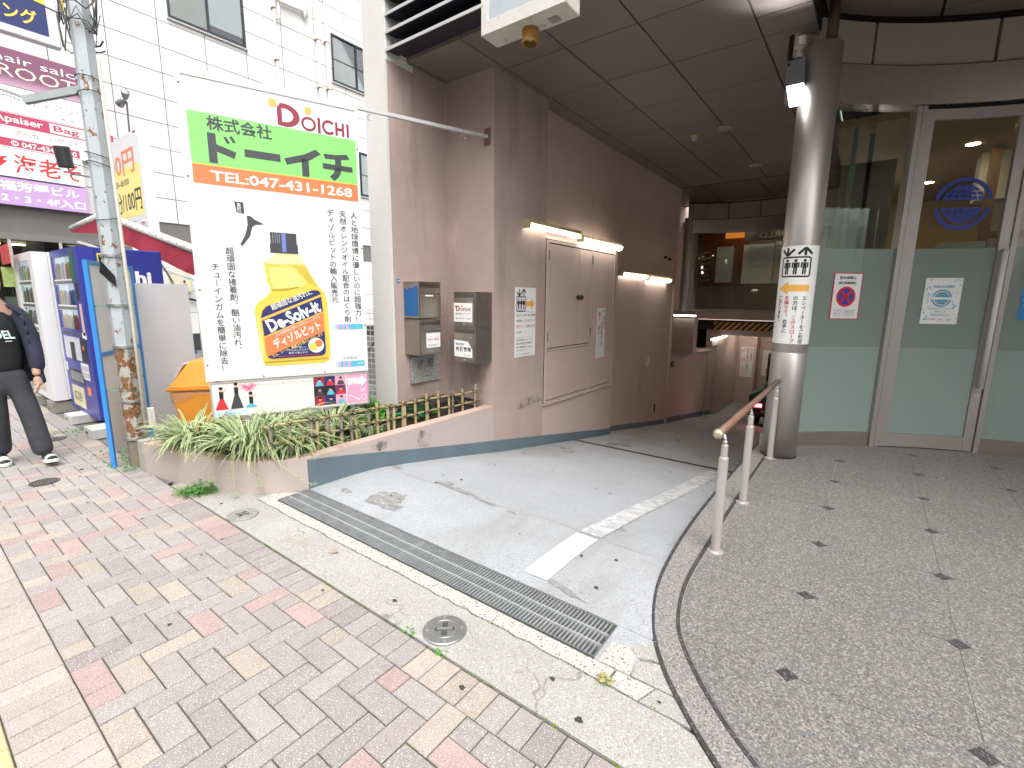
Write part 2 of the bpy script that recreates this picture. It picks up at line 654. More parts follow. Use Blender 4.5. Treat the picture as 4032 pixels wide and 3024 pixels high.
def paver_mesh(w, h, m):
    k = (round(w, 3), round(h, 3), m.name)
    if k not in PMESH:
        b = MB()
        gx, e = 0.0024, 0.0028
        w2, h2 = w / 2 - gx, h / 2 - gx
        lo = [(-w2, -h2), (w2, -h2), (w2, h2), (-w2, h2)]
        hi = [(x - e * (1 if x > 0 else -1), y - e * (1 if y > 0 else -1)) for x, y in lo]
        b.v = [(x, y, -0.02) for x, y in lo] + [(x, y, -0.003) for x, y in lo] + [(x, y, 0.0) for x, y in hi]
        for q in range(4):
            n = (q + 1) % 4
            b.f += [(q, n, 4 + n, 4 + q), (4 + q, 4 + n, 8 + n, 8 + q)]
        b.f.append((8, 9, 10, 11))
        b.m = [0] * len(b.f)
        PMESH[k] = (b, b.mesh('brick', m))
    return PMESH[k]
vis = []
rest = {}
for c in cells:
    cx, cy = c[0] + c[2] / 2, c[1] + c[3] / 2
    if visible(cx, cy):
        vis.append((hypot(cx, cy), c))
    else:
        rest.setdefault(c[4].name, []).append(c)
vis.sort(key=lambda t: t[0])
for d, c in vis[300:]:
    rest.setdefault(c[4].name, []).append(c)
for d, (x, y, w, h, m) in vis[:300]:
    o = bpy.data.objects.new('brick', paver_mesh(w, h, m)[1])
    COL.objects.link(o)
    o.parent = pave
    o.location = (x + w / 2, y + h / 2, random.uniform(-0.0016, 0.0008))
    o.rotation_euler = (random.gauss(0, 0.004), random.gauss(0, 0.004), random.gauss(0, 0.006))
mb, mats = MB(), []
for nm, lst in rest.items():
    for (x, y, w, h, m) in lst:
        if m not in mats:
            mats.append(m)
        b = paver_mesh(w, h, m)[0]
        dz = random.uniform(-0.0016, 0.0008)
        mb.add([(vx + x + w / 2, vy + y + h / 2, vz + dz) for vx, vy, vz in b.v], b.f, mats.index(m))
obj('distant_bricks', mb, mats, pave, kind='stuff')

# concrete strips between pavement and drain
CONC = mat('old_concrete', (0.375, 0.37, 0.345), 0.9, var=0.16, vs=3, bump=0.7, bs=150,
           specks=[((0.25, 0.235, 0.21), 170, 0.40, 0.05), ((0.62, 0.60, 0.55), 190, 0.64, 0.04)],
           stains=[((0.30, 0.27, 0.19), 1.6, 0.60, 0.72, None)], cracks=(2.2, 0.02, (0.10, 0.09, 0.07)))
AGG = mat('exposed_aggregate', (0.45, 0.44, 0.41), 0.9, var=0.12, vs=4, bump=1.0, bs=110,
          specks=[((0.20, 0.16, 0.12), 85, 0.40, 0.03), ((0.74, 0.72, 0.68), 120, 0.60, 0.05)])
KO = [(1.6, 0.80), (1.1, 0.86), (0.6, 0.97), (0.2, 1.125), (0.0, 1.235), (-0.12, 1.315), (-0.235, 1.412), (-0.359, 1.532), (-0.499, 1.693), (-0.616, 1.89), (-0.71, 2.159), (-0.761, 2.438),
      (-0.797, 2.878), (-0.812, 3.485), (-0.805, 4.367), (-0.795, 5.139), (-0.79, 7.4)]
KI = [(1.6, 0.98), (1.1, 1.05), (0.6, 1.16), (0.3, 1.245), (0.1, 1.34), (-0.005, 1.418), (-0.117, 1.502), (-0.259, 1.632), (-0.421, 1.83), (-0.527, 2.016), (-0.584, 2.255), (-0.606, 2.501),
      (-0.612, 2.9), (-0.620, 3.4), (-0.632, 4.2), (-0.634, 5.1), (-0.634, 7.4)]
def smooth_curve(pts, n=6):
    out = []
    for i in range(len(pts) - 1):
        p0, p1, p2, p3 = pts[max(0, i - 1)], pts[i], pts[i + 1], pts[min(len(pts) - 1, i + 2)]
        for k in range(n):
            t = k / n
            out.append(tuple(0.5 * (2 * p1[a] + (p2[a] - p0[a]) * t + (2 * p0[a] - 5 * p1[a] + 4 * p2[a] - p3[a]) * t * t + (3 * p1[a] - p0[a] - 3 * p2[a] + p3[a]) * t ** 3) for a in (0, 1)))
    return out + [pts[-1]]
KO, KI = smooth_curve(KO), smooth_curve(KI)
def rough_line(a, b, n, amp):
    return [(a[0] + (b[0] - a[0]) * k / n + random.uniform(-amp, amp) * (0 < k < n), a[1] + (b[1] - a[1]) * k / n + random.uniform(-amp, amp) * (0 < k < n)) for k in range(n + 1)]
base = MB()
base.prism([(-4.0, 1.229), (-0.01, 1.229), (-0.22, 1.42), (-0.35, 1.545), (-0.49, 1.70), (-0.61, 1.90), (-0.70, 2.16), (-0.74, 2.2), (-0.745, 1.86), (-0.745, 1.592), (-3.31, 1.592), (-3.4, 1.7), (-4.0, 1.5)], -0.05, -0.016)
apron = struct('concrete_apron', base, JOINT)
e1 = rough_line((-3.44, 1.515), (-0.66, 1.506), 46, 0.006)
slab = MB()
cut = 0
lower = [(-3.92, 1.236), (-0.9, 1.236), (-0.45, 1.236), (-0.02, 1.236)]
kedge = [p for p in KO if p[1] < 1.5 and p[0] < -0.01]
slab.prism(lower + [(p[0] - 0.002, p[1] - 0.002) for p in kedge] + [(-0.40, 1.50)] + [(-0.52, 1.497)] + [(x, y - 0.005) for x, y in reversed(e1)] + [(-3.46, 1.60), (-3.66, 1.49), (-3.95, 1.40)], -0.03, -0.003)
obj('slab', slab, CONC, apron)
up = MB()
up.prism([(x, y + 0.005) for x, y in e1] + [(-0.66, 1.592), (-3.305, 1.592), (-3.312, 1.78), (-3.45, 1.63)], -0.03, -0.002)
obj('slab', up, AGG, apron)
def kx(y):
    best = min(KO, key=lambda p: abs(p[1] - y))
    return best[0] + 0.004
def kpts(y0, y1):
    return [(p[0] + 0.004, p[1]) for p in KO if y0 < p[1] < y1 and p[0] < 0]
for pts, m in (([(-0.735, 1.60), (-0.60, 1.602), (-0.612, 1.70), (-0.66, 1.745), (-0.735, 1.735)], AGG),
               ([(-0.735, 1.745), (-0.663, 1.752), (-0.655, 1.86), (-0.70, 1.985), (-0.735, 1.97)], AGG),
               ([(-0.594, 1.604), (kx(1.608), 1.608)] + kpts(1.61, 1.728) + [(kx(1.73), 1.73), (-0.60, 1.70)], CONC),
               ([(-0.604, 1.708), (-0.56, 1.736), (kx(1.738), 1.738)] + kpts(1.74, 1.845) + [(kx(1.845), 1.845), (-0.648, 1.84), (-0.653, 1.75)], CONC),
               ([(-0.650, 1.848), (kx(1.85), 1.852)] + kpts(1.855, 2.03) + [(-0.690, 2.05), (-0.697, 1.99)], CONC),
               ([(-0.65, 1.514), (-0.53, 1.506), (-0.50, 1.598), (-0.65, 1.594)], AGG),
               ([(-0.522, 1.507), (kx(1.51), 1.508)] + kpts(1.51, 1.6) + [(kx(1.602), 1.602), (-0.492, 1.60)], CONC)):
    b = MB()
    b.prism(pts, -0.03, -0.002 - random.uniform(0, 0.003))
    obj('broken_slab', b, m, apron)

# ramp
RAMPM = mat('ramp_concrete', (0.375, 0.39, 0.41), 0.8, var=0.14, vs=1.6, bump=0.5, bs=140,
            specks=[((0.23, 0.24, 0.25), 130, 0.39, 0.03), ((0.50, 0.54, 0.56), 170, 0.65, 0.04)],
            stains=[((0.20, 0.20, 0.19), 1.3, 0.64, 0.66, None), ((0.27, 0.27, 0.26), 0.9, 0.52, 0.68, (1, 0.35, 1)), ((0.03, 0.03, 0.03), 9, 0.785, 0.795, None)],
            cracks=(0.55, 0.006, (0.52, 0.50, 0.45)))
mb = MB()
ys = [1.842, 2.0, 2.2, 2.4, 2.55, 2.7, 2.85, 3.1, 3.47, 3.9, 4.37, 5.0, 5.96]
ys2 = [6.06, 6.6, 7.22, 8, 9, 10.35]
for L in (ys, ys2):
    for a, b in zip(L, L[1:]):
        mb.face([(-3.6, a, rz(a)), (-0.60, a, rz(a)), (-0.60, b, rz(b)), (-3.6, b, rz(b))])
L = [10.35, 11.5, 12.5, 13.5, 14.2, 15, 16.5, 18.6]
for a, b in zip(L, L[1:]):
    mb.face([(-4.4, a, rz(a)), (4, a, rz(a)), (4, b, rz(b)), (-4.4, b, rz(b))])
mb.face([(-0.758, 1.60, -0.012), (-0.60, 1.60, -0.012), (-0.60, 1.842, 0.0), (-0.758, 1.842, 0.0)])
mb.face([(-3.6, 1.842, 0.004), (-3.6, 1.842, -0.2), (-0.6, 1.842, -0.2), (-0.6, 1.842, 0.004)])
struct('ramp', mb, RAMPM)
PATCH = mat('bare_concrete_patch', (0.27, 0.27, 0.265), 0.95, var=0.4, vs=18, bump=1.0, bs=60, stains=[((0.40, 0.41, 0.42), 22, 0.56, 0.62, None)])
def patch(cx, cy, rx, ry, rot, n=18):
    pts = []
    for k in range(n):
        a = 2 * pi * k / n
        r = 1 + 0.35 * random.uniform(-1, 1)
        u, v = rx * r * cos(a), ry * r * sin(a)
        x, y = cx + u * cos(rot) - v * sin(rot), cy + u * sin(rot) + v * cos(rot)
        pts.append((x, y, rz(y) + 0.0035))
    b = MB()
    c = (cx, cy, rz(cy) + 0.004)
    for k in range(n):
        b.face([c, pts[k], pts[(k + 1) % n]])
    struct('worn_patch', b, PATCH)
for q in ((-2.70, 2.10, 0.16, 0.11, 0.5), (-2.56, 2.02, 0.09, 0.05, 0.2), (-2.42, 2.58, 0.20, 0.032, -0.05), (-2.62, 2.62, 0.07, 0.05, 0.3), (-2.12, 2.53, 0.11, 0.022, -0.1), (-1.86, 2.50, 0.05, 0.015, 0), (-3.05, 2.0, 0.06, 0.03, 0), (-1.12, 1.93, 0.16, 0.018, -0.25)):
    patch(*q)
b = MB()
for k in range(16):
    y = 2.56 - 0.02 * sin(k)
    x = -3.2 + k * 0.15
    b.face([(x, y, rz(y) + 0.0033), (x + 0.15, y - 0.005 * cos(k), rz(y) + 0.0033), (x + 0.15, y + 0.006, rz(y + 0.006) + 0.0033), (x, y + 0.004, rz(y + 0.004) + 0.0033)])
struct('ramp_joint', b, mat('ramp_joint_filler', (0.46, 0.45, 0.43), 0.9, var=0.2, vs=12))
LINE = mat('worn_road_paint', (0.66, 0.66, 0.645), 0.7, var=0.08, vs=8, bump=0.4, bs=150, stains=[((0.41, 0.425, 0.44), 26, 0.60, 0.66, None)])
LINE2 = mat('faded_road_paint', (0.56, 0.56, 0.55), 0.75, var=0.1, vs=8, bump=0.4, bs=150, stains=[((0.37, 0.385, 0.40), 14, 0.44, 0.58, None)])
for m, segs in ((LINE, [(1.93, 2.2), (2.2, 2.4), (2.4, 2.52)]), (LINE2, [(2.56, 2.7), (2.7, 2.85), (2.85, 3.47), (3.47, 4.37), (4.37, 5.8)])):
    mb = MB()
    for a, b in segs:
        mb.face([(-1.345, a, rz(a) + 0.005), (-1.195, a, rz(a) + 0.005), (-1.195, b, rz(b) + 0.005), (-1.345, b, rz(b) + 0.005)])
    struct('painted_line', mb, m)

# drain grate across the mouth of the ramp
tr = MB()
tr.box((-3.31, 1.597, -0.25), (-0.752, 1.845, -0.20))
tr.box((-3.31, 1.590, -0.25), (-0.752, 1.598, -0.004))
tr.box((-3.31, 1.838, -0.25), (-0.752, 1.8415, -0.004))
struct('drain_channel', tr, mat('wet_concrete', (0.05, 0.048, 0.045), 0.8))
gr = thing('drain_grate', 'long steel drain grating across the mouth of the grey ramp', 'drain grate', (-2.03, 1.72, 0))
fr = MB()
fr.box((-3.30, 1.600, -0.03), (-0.757, 1.6055, 0.003))
fr.box((-3.30, 1.8305, -0.03), (-0.757, 1.836, 0.003))
fr.box((-3.30, 1.606, -0.03), (-3.296, 1.830, 0.003))
fr.box((-0.761, 1.606, -0.03), (-0.757, 1.830, 0.003))
obj('frame', fr, GALV, gr)
for yy in (1.682, 1.756):
    b = MB()
    b.box((-3.296, yy - 0.002, -0.028), (-0.761, yy + 0.002, 0.0035))
    obj('rail', b, mat('grate_rail', (0.55, 0.57, 0.57), 0.5, 0.3), gr)
b = MB()
n = 132
for k in range(n):
    x = -3.29 + k * (2.525 / n)
    w = 0.0062 if k not in (66, 67) else 0.010
    b.box((x, 1.606, -0.026), (x + w * 1.15, 1.830, 0.0005))
obj('bearing_bars', b, mat('grate_steel', (0.36, 0.38, 0.38), 0.5, 0.4, var=0.25, vs=12), gr, kind='stuff')
td = thing('trench_drain', 'narrow slotted drain crossing the ramp where it passes under the ceiling', 'drain', (-2, 6.0, rz(6)))
for k in range(3):
    b = MB()
    y = 5.972 + k * 0.030
    b.box((-3.44, y, rz(y) - 0.02), (-0.62, y + 0.016, rz(y) - 0.001 + 0.002))
    obj('slot_bar', b, mat('drain_iron', (0.05, 0.05, 0.05), 0.6, 0.5), td)
b = MB()
b.box((-3.44, 5.955, rz(6) - 0.12), (-0.62, 6.065, rz(6) - 0.07))
obj('channel', b, DARK, td)

# granite terrace in front of the glass door
def granite(n, c, a, bcol, d):
    return mat(n, c, 0.62, var=0.10, vs=1.2, bump=0.15, bs=200, obvar=0.05,
               specks=[(a, 120, 0.58, 0.05), (bcol, 130, 0.41, 0.05), (d, 90, 0.63, 0.03)],
               stains=[((0.13, 0.12, 0.11), 0.8, 0.60, 0.85, None)])
GRAN = granite('granite', (0.158, 0.154, 0.147), (0.31, 0.305, 0.295), (0.085, 0.083, 0.081), (0.31, 0.26, 0.225))
GRKERB = granite('granite_kerb', (0.215, 0.205, 0.195), (0.37, 0.36, 0.345), (0.09, 0.088, 0.085), (0.34, 0.28, 0.24))
GRDARK = mat('granite_black', (0.050, 0.048, 0.050), 0.5, var=0.3, vs=30, specks=[((0.15, 0.14, 0.15), 120, 0.60, 0.04)])
GROUT = mat('grout', (0.36, 0.345, 0.32), 0.9, var=0.2, vs=8)
right_edge = [(6, 7.4), (6, 0.98)]
terr = MB()
terr.prism(KO + right_edge[:1] + [(6, 0.80)], -0.40, 0.000)
terrace = struct('terrace', terr, GROUT)
def ribbon(A, B, z0, z1, name, m):
    mb = MB()
    n = len(A)
    for i in range(n - 1):
        a0, a1, b0, b1 = A[i], A[i + 1], B[i], B[i + 1]
        mb.face([(*a1, z1), (*a0, z1), (*b0, z1), (*b1, z1)])
        mb.face([(*a0, z0), (*a1, z0), (*a1, z1), (*a0, z1)][::-1])
        mb.face([(*b0, z0), (*b1, z0), (*b1, z1), (*b0, z1)])
    return obj(name, mb, m, terrace)
def lerp(A, B, t):
    return [(a[0] + (b[0] - a[0]) * t, a[1] + (b[1] - a[1]) * t) for a, b in zip(A, B)]
ribbon(KO, lerp(KO, KI, 0.10), -0.05, 0.004, 'dark_inlay', GRDARK)
ribbon(lerp(KO, KI, 0.115), lerp(KO, KI, 0.80), -0.05, 0.0055, 'kerb_stone', GRKERB)
ribbon(lerp(KO, KI, 0.82), lerp(KO, KI, 0.955), -0.05, 0.003, 'dark_inlay', GRDARK)
KI2 = lerp(KO, KI, 0.985)
region = KI2 + [(6, 7.4), (6, 0.98)]
PXT, PYT, XT0, YT0 = 0.563, 0.648, -0.098, 2.623
SH = 0.026
for i in range(-2, 6):
    for j in range(-3, 7):
        x0, y0 = XT0 + i * PXT, YT0 + j * PYT
        sk = 0
        poly = clip_rect(region, x0 + 0.0016, y0 + 0.0016, x0 + PXT - 0.0016, y0 + PYT - 0.0016)
        if not poly:
            continue
        b = MB()
        b.prism(poly, -0.02, 0.0038 + random.uniform(-0.0006, 0.0006))
        obj('tile', b, GRAN, terrace)
for i in range(0, 6):
    for j in range(-2, 6):
        cx, cy = XT0 + i * PXT + 0.006 * j, YT0 + j * PYT
        if hypot(cx - 2.04, cy - 3.0) > 3.5 and cy > 3:
            continue
        b = MB()
        b.prism([(cx - 0.040, cy - 0.004), (cx + 0.004, cy - 0.038), (cx + 0.040, cy + 0.004), (cx - 0.004, cy + 0.038)], 0.001, 0.0062)
        obj('dark_inset', b, GRDARK, terrace)
rw = MB()
for a, c in zip(KO, KO[1:]):
    if a[1] > 1.95:
        rw.face([(a[0] + 0.012, a[1], 0.001), (c[0] + 0.012, c[1], 0.001), (c[0] + 0.012, c[1], -2.1), (a[0] + 0.012, a[1], -2.1)][::-1])
rw.box((-0.78, 7.4, -2.2), (-0.5, 10.35, 1.0))
struct('retaining_wall', rw, mat('ramp_wall_concrete', (0.30, 0.29, 0.28), 0.85, bump=0.4, bs=80))

# manhole, round caps, weeds are built with the small objects
# ================================================================== PINK PARKING BUILDING
STUC = dict(rough=0.85, var=0.13, vs=1.9, bump=0.55, bs=95)
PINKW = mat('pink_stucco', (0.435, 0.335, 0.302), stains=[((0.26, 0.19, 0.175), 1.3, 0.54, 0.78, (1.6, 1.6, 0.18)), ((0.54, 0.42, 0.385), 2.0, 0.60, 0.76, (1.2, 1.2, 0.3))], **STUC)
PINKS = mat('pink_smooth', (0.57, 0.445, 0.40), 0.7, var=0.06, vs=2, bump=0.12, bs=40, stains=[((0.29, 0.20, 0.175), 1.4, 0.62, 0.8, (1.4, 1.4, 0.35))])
PINKD = mat('pink_metal_panel', (0.56, 0.43, 0.385), 0.55, var=0.06, vs=2.2, stains=[((0.27, 0.18, 0.16), 1.3, 0.62, 0.85, (1.3, 1.3, 0.4))])
BLUEG = mat('blue_grey_paint', (0.125, 0.175, 0.205), 0.7, var=0.14, vs=4, bump=0.5, bs=90, stains=[((0.20, 0.24, 0.26), 5, 0.66, 0.72, None)])
SOFM = mat('soffit_panel', (0.20, 0.17, 0.155), 0.5, var=0.12, vs=1.4, obvar=0.06)
bld = thing('parking_building', 'pink stucco building over the car park ramp with dark panelled ceiling', 'building', (-3.3, 4.09, 0))
def wall(name, a, c, m=PINKW, **k):
    b = MB()
    b.box(a, c)
    return obj(name, b, m, bld, **k)
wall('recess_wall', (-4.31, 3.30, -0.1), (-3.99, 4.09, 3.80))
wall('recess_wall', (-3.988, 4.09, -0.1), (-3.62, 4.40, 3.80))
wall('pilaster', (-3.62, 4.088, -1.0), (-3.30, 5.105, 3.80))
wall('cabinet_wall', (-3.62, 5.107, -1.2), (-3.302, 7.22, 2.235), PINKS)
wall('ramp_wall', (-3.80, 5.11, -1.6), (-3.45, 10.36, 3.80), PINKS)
wall('ledge_wall', (-4.41, 10.50, -2.2), (-3.45, 14.5, 0.125), PINKS)
wall('ledge_block', (-4.4, 12.2, 0.126), (-3.46, 12.5, 1.03), PINKS)
wall('corner_trim', (-3.46, 10.362, -1.4), (-3.41, 10.43, 3.74), PINKD)
wall('pipe_cover', (-3.47, 10.432, -1.4), (-3.43, 10.47, 3.6), STAINDARK)
wall('parapet_beam', (-4.4, 13.30, 1.0), (4, 13.62, 1.19), PINKS)
wall('inner_wall', (-5.0, 10.3, -2.2), (-4.42, 18.0, 4.2), PINKS)
wall('inner_wall', (-4.42, 10.3, 0.1), (-3.805, 10.355, 4.2), PINKS)
wall('lower_wall', (-3.75, 14.5, -2.2), (-3.42, 17.9, 0.75), PINKS)
wall('lower_wall', (-4.5, 17.9, -2.3), (4, 18.1, 1.0), PINKS)
wall('lower_pillar', (-3.42, 17.3, -2.2), (-2.86, 17.9, 1.0), PINKS)
wall('lower_pillar', (-2.2, 17.0, -2.2), (-1.9, 17.9, 1.0), PINKS)
wall('lower_ceiling', (-4.4, 14.01, 0.70), (4, 17.89, 0.90), PINKS)
wall('lower_wall', (3.9, 10.4, -2.3), (4.1, 18.1, 1.2), PINKS)
wall('lower_wall', (-0.5, 10.2, -2.3), (4.1, 10.36, 1.2), PINKS)
wall('lintel', (-3.4, 13.98, 0.55), (4, 14.0, 0.70), PINKS)
wall('beam_face', (-4.4, 13.93, 0.70), (4, 14.0, 0.95), mat('dark_beam', (0.05, 0.045, 0.04), 0.7))
# hazard stripes on the beam
f = Face((-3.42, 13.925, 0.705), (1, 0, 0), (0, 0, 1))
f.rect(AMBER, 0, 0, 2.6, 0.205)
for k in range(18):
    x = -0.1 + k * 0.155
    q = clip_rect([(x, 0), (x + 0.078, 0), (x + 0.078 + 0.20, 0.205), (x + 0.20, 0.205)], 0, 0, 2.6, 0.205)
    if q:
        f.poly(INK, q, 2)
f.build(bld, 'hazard_stripes')
# skirting, following the ramp
def skirting(x, y0, y1, h0, h1, m=BLUEG, n=10, top=None):
    b = MB()
    for k in range(n):
        a, c = y0 + (y1 - y0) * k / n, y0 + (y1 - y0) * (k + 1) / n
        ta = top(a) if top else rz(a) + h0 + (h1 - h0) * k / n
        tc = top(c) if top else rz(c) + h0 + (h1 - h0) * (k + 1) / n
        b.hexa([(x - 0.02, a, rz(a) - 0.1), (x + 0.004, a, rz(a) - 0.1), (x + 0.004, c, rz(c) - 0.1), (x - 0.02, c, rz(c) - 0.1), (x - 0.02, a, ta), (x + 0.004, a, ta), (x + 0.004, c, tc), (x - 0.02, c, tc)])
    return b
TOPS = [(1.84, 0.238), (2.19, 0.185), (2.61, 0.108), (3.47, -0.043), (4.37, -0.19), (5.8, -0.43), (7.22, -0.673)]
def sk_top(y):
    for (a, za), (b_, zb) in zip(TOPS, TOPS[1:]):
        if y <= b_ + 1e-6:
            return za + (zb - za) * (y - a) / (b_ - a)
    return TOPS[-1][1]
obj('skirting', skirting(-3.30, 4.09, 7.224, 0, 0, top=sk_top), BLUEG, bld)
obj('skirting', skirting(-3.45, 7.226, 10.36, 0.10, 0.10), BLUEG, bld)
obj('skirting', skirting(-3.45, 10.5, 14.5, 0.13, 0.13), BLUEG, bld)
b = MB()
b.box((-4.4, 17.885, -2), (4, 17.899, -1.80))
obj('skirting', b, BLUEG, bld)
b = MB()                                                   # wall top drip edge on the ledge
b.box((-4.4, 10.5, 0.126), (-3.43, 12.19, 0.145))
b.box((-3.47, 12.51, 0.126), (-3.43, 14.5, 0.145))
obj('ledge_coping', b, ALU, bld)
b = MB()
b.box((-3.46, 13.6, -1.7), (-3.425, 13.68, 0.12))
obj('wall_rib', b, PINKD, bld)

# ceiling of separate panels, recessed joints
ceil = MB()
ceil.box((-4.31, 3.50, 3.79), (-0.62, 10.42, 3.95))
ceil.box((-0.64, 3.50, 3.95), (-0.62, 7.0, 4.2))
ceil.box((-4.7, 10.42, 4.005), (4, 13.9, 4.1))
ceil.box((-0.62, 3.50, 4.005), (6, 10.4, 4.1))
ceil.box((-4.4, 10.38, 3.752), (-0.62, 10.42, 4.0))
ceiling = obj('ceiling', ceil, mat('ceiling_joint', (0.02, 0.018, 0.016), 0.7), bld)
xs = [-4.30, -3.94, -3.235, -2.54, -1.84, -1.03, -0.625]
ysl = [3.505, 4.20, 5.05, 5.945, 6.80, 7.68, 8.56, 9.44, 10.38]
for i in range(len(xs) - 1):
    for j in range(len(ysl) - 1):
        yy = [ysl[j], ysl[j + 1]]
        if i == 5 and j == 1:
            yy = [4.20, 4.70, 5.05]
        for a, c in zip(yy, yy[1:]):
            if xs[i + 1] < -3.3 and a > 4.0 and xs[i] < -3.9:
                continue
            b = MB()
            b.box((xs[i] + 0.007, a + 0.006, 3.752), (xs[i + 1] - 0.007, c - 0.006, 3.80))
            obj('ceiling_panel', b, SOFM, ceiling)
for i in range(7):
    for j in range(4):
        x0, y0 = -0.61 + i * 0.82, 3.51 + j * 0.82
        b = MB()
        b.box((x0 + 0.012, y0 + 0.012, 3.975), (x0 + 0.81, y0 + 0.81, 4.02))
        obj('ceiling_panel', b, SOFM, ceiling)
for i in range(6):
    for j in range(3):
        b = MB()
        b.box((-4.4 + i * 1.1 + 0.012, 10.43 + j * 1.05, 3.985), (-4.4 + i * 1.1 + 1.09, 10.43 + j * 1.05 + 1.04, 4.02))
        obj('ceiling_panel', b, SOFM, ceiling)
wall('upper_facade', (-2.2, 3.46, 3.80), (-0.62, 3.80, 9.0), PINKW)
wall('upper_facade', (-0.61, 3.46, 3.99), (6, 3.80, 9.0), PINKW)
wall('louver_backing', (-4.3, 3.62, 3.80), (-2.2, 3.80, 9.0), DARK)
for k in range(16):
    z = 3.775 + k * 0.150
    b = MB()
    b.hexa([(-3.975, 3.285, z - 0.008), (-2.22, 3.285, z - 0.008), (-2.22, 3.60, z + 0.02), (-3.975, 3.60, z + 0.02),
            (-3.975, 3.285, z + 0.010), (-2.22, 3.285, z + 0.010), (-2.22, 3.60, z + 0.034), (-3.975, 3.60, z + 0.034)])
    obj('louver_slat', b, mat('louver_blue_grey', (0.035, 0.036, 0.05), 0.5, 0.2, var=0.08), bld)
    b = MB()
    b.box((-3.978, 3.275, z - 0.012), (-2.22, 3.2845, z + 0.014))
    obj('louver_edge', b, ALU, bld)
b = MB()
b.box((-3.995, 3.285, 3.70), (-3.98, 3.62, 6.3))
b.box((-3.97, 3.43, 3.74), (-3.95, 3.52, 6.3))
obj('louver_bracket', b, WPAINT, bld)

# service cabinet doors on the wall under the lamp
XF = -3.302
def yzbox(y0, y1, z0, z1, d0, d1):
    b = MB()
    b.box((XF + d0, y0, z0), (XF + d1, y1, z1))
    return b
fr = MB()
for y0, y1, z0, z1 in ((5.125, 5.155, 0.125, 2.185), (5.157, 7.06, 2.155, 2.185), (7.06, 7.09, 0.125, 2.185), (5.157, 7.058, 0.105, 0.14), (5.157, 6.345, 0.80, 0.826), (6.332, 6.352, 0.14, 2.155)):
    fr.box((XF - 0.001, y0, z0), (XF + 0.022, y1, z1))
fr.box((XF - 0.001, 5.09, 0.085), (XF + 0.035, 7.11, 0.104))
cabf = obj('cabinet_frame', fr, PINKD, bld)
bk = MB()
for q in ((5.112, 5.1245, 0.09, 2.20), (7.0905, 7.100, 0.13, 2.20), (5.125, 7.09, 2.1855, 2.197), (5.108, 7.12, 0.066, 0.0845)):
    bk.box((XF - 0.0005, q[0], q[2]), (XF + 0.0035, q[1], q[3]))
bk.box((XF - 0.0005, 5.156, 0.141), (XF + 0.003, 7.059, 2.154))
obj('cabinet_dirty_joint', bk, DARK, bld)  # dark joint backing, with dirt lines round the frame
doors = []
for nm, y0, y1, z0, z1 in (('cabinet_door', 5.168, 5.940, 0.838, 2.142), ('cabinet_door', 5.953, 6.322, 0.838, 2.142), ('cabinet_panel', 6.364, 7.048, 0.152, 2.142), ('cabinet_panel', 5.166, 6.324, 0.152, 0.792)):
    doors.append(obj(nm, yzbox(y0, y1, z0, z1, 0.004, 0.016), PINKD, bld, bevel=0.002))
for dr, y, zs in ((doors[0], 5.165, (2.0, 0.98)), (doors[1], 6.335, (2.02, 1.0))):
    for z in zs:
        b = MB()
        b.tube([(XF + 0.020, y, z - 0.06), (XF + 0.020, y, z + 0.06)], 0.009, 8)
        obj('hinge', b, mat('hinge_steel', (0.16, 0.15, 0.14), 0.5, 0.6), dr)
for dr, y in ((doors[0], 5.905), (doors[1], 5.995)):
    b = MB()
    b.lathe((XF + 0.016, y, 1.49), [(0.018, 0), (0.018, 0.012), (0.032, 0.016), (0.036, 0.032), (0.028, 0.044), (0.0, 0.048)], 16, axis=(1, 0, 0))
    obj('knob', b, mat('knob_bronze', (0.07, 0.06, 0.05), 0.4, 0.7), dr, smooth=True)
b = MB()
b.box((-3.449, 9.03, 0.17), (-3.41, 9.17, 0.37))
sw = obj('switch_box', b, PINKD, bld, bevel=0.004)
b = MB()
b.box((-3.409, 9.04, 0.19), (-3.402, 9.11, 0.35))
obj('switch_label', b, WPAINT, sw)
b = MB()
b.box((-3.449, 9.68, -0.86), (-3.435, 9.72, -0.70))
obj('vent_slot', b, DARK, bld)
b = MB()
b.box((-3.449, 10.55, 0.0), (-3.40, 10.66, 0.12))
obj('junction_box', b, mat('grey_box', (0.12, 0.12, 0.12), 0.6), bld)
for y, z in ((9.75, 2.32), (10.0, 2.30)):
    b = MB()
    b.lathe((-3.449, y, z), [(0.03, 0), (0.03, 0.03), (0.012, 0.035), (0.012, 0.07)], 10, axis=(1, 0, 0))
    obj('wall_hook', b, DARK, bld)
# dark rubbed marks are part of the stucco; a fillet line where pilaster meets the panel wall
# recessed ceiling lights and detector
LAMPW = mat('lamp_warm_white', (1, 1, 1), 0.5, var=0, emit=((1.0, 0.93, 0.80), 2.2))
for n_, (x, y) in enumerate([(-1.85, 7.23), (-1.857, 9.37)]):
    t = thing('recessed_light', ['larger unlit round recessed light in the dark ceiling nearer the street', 'smaller unlit round recessed light deeper in over the ramp'][n_], 'ceiling light', (x, y, 3.75), 'recessed lights in the ramp ceiling')
    b = MB()
    b.lathe((x, y, 3.752), [(0.085, 0.0), (0.105, 0.0), (0.105, -0.012), (0.085, -0.010)], 24)
    obj('rim', b, ALU, t, smooth=True)
    b = MB()
    b.lathe((x, y, 3.7505), [(0.0, 0.0), (0.085, -0.002)], 24)
    obj('reflector', b, mat('reflector', (0.75, 0.75, 0.75), 0.2, 1.0, var=0.3, vs=30), t)
t = thing('smoke_detector', 'small yellowed detector on the dark ceiling left of the recessed lights', 'detector', (-2.26, 7.27, 3.75))
b = MB()
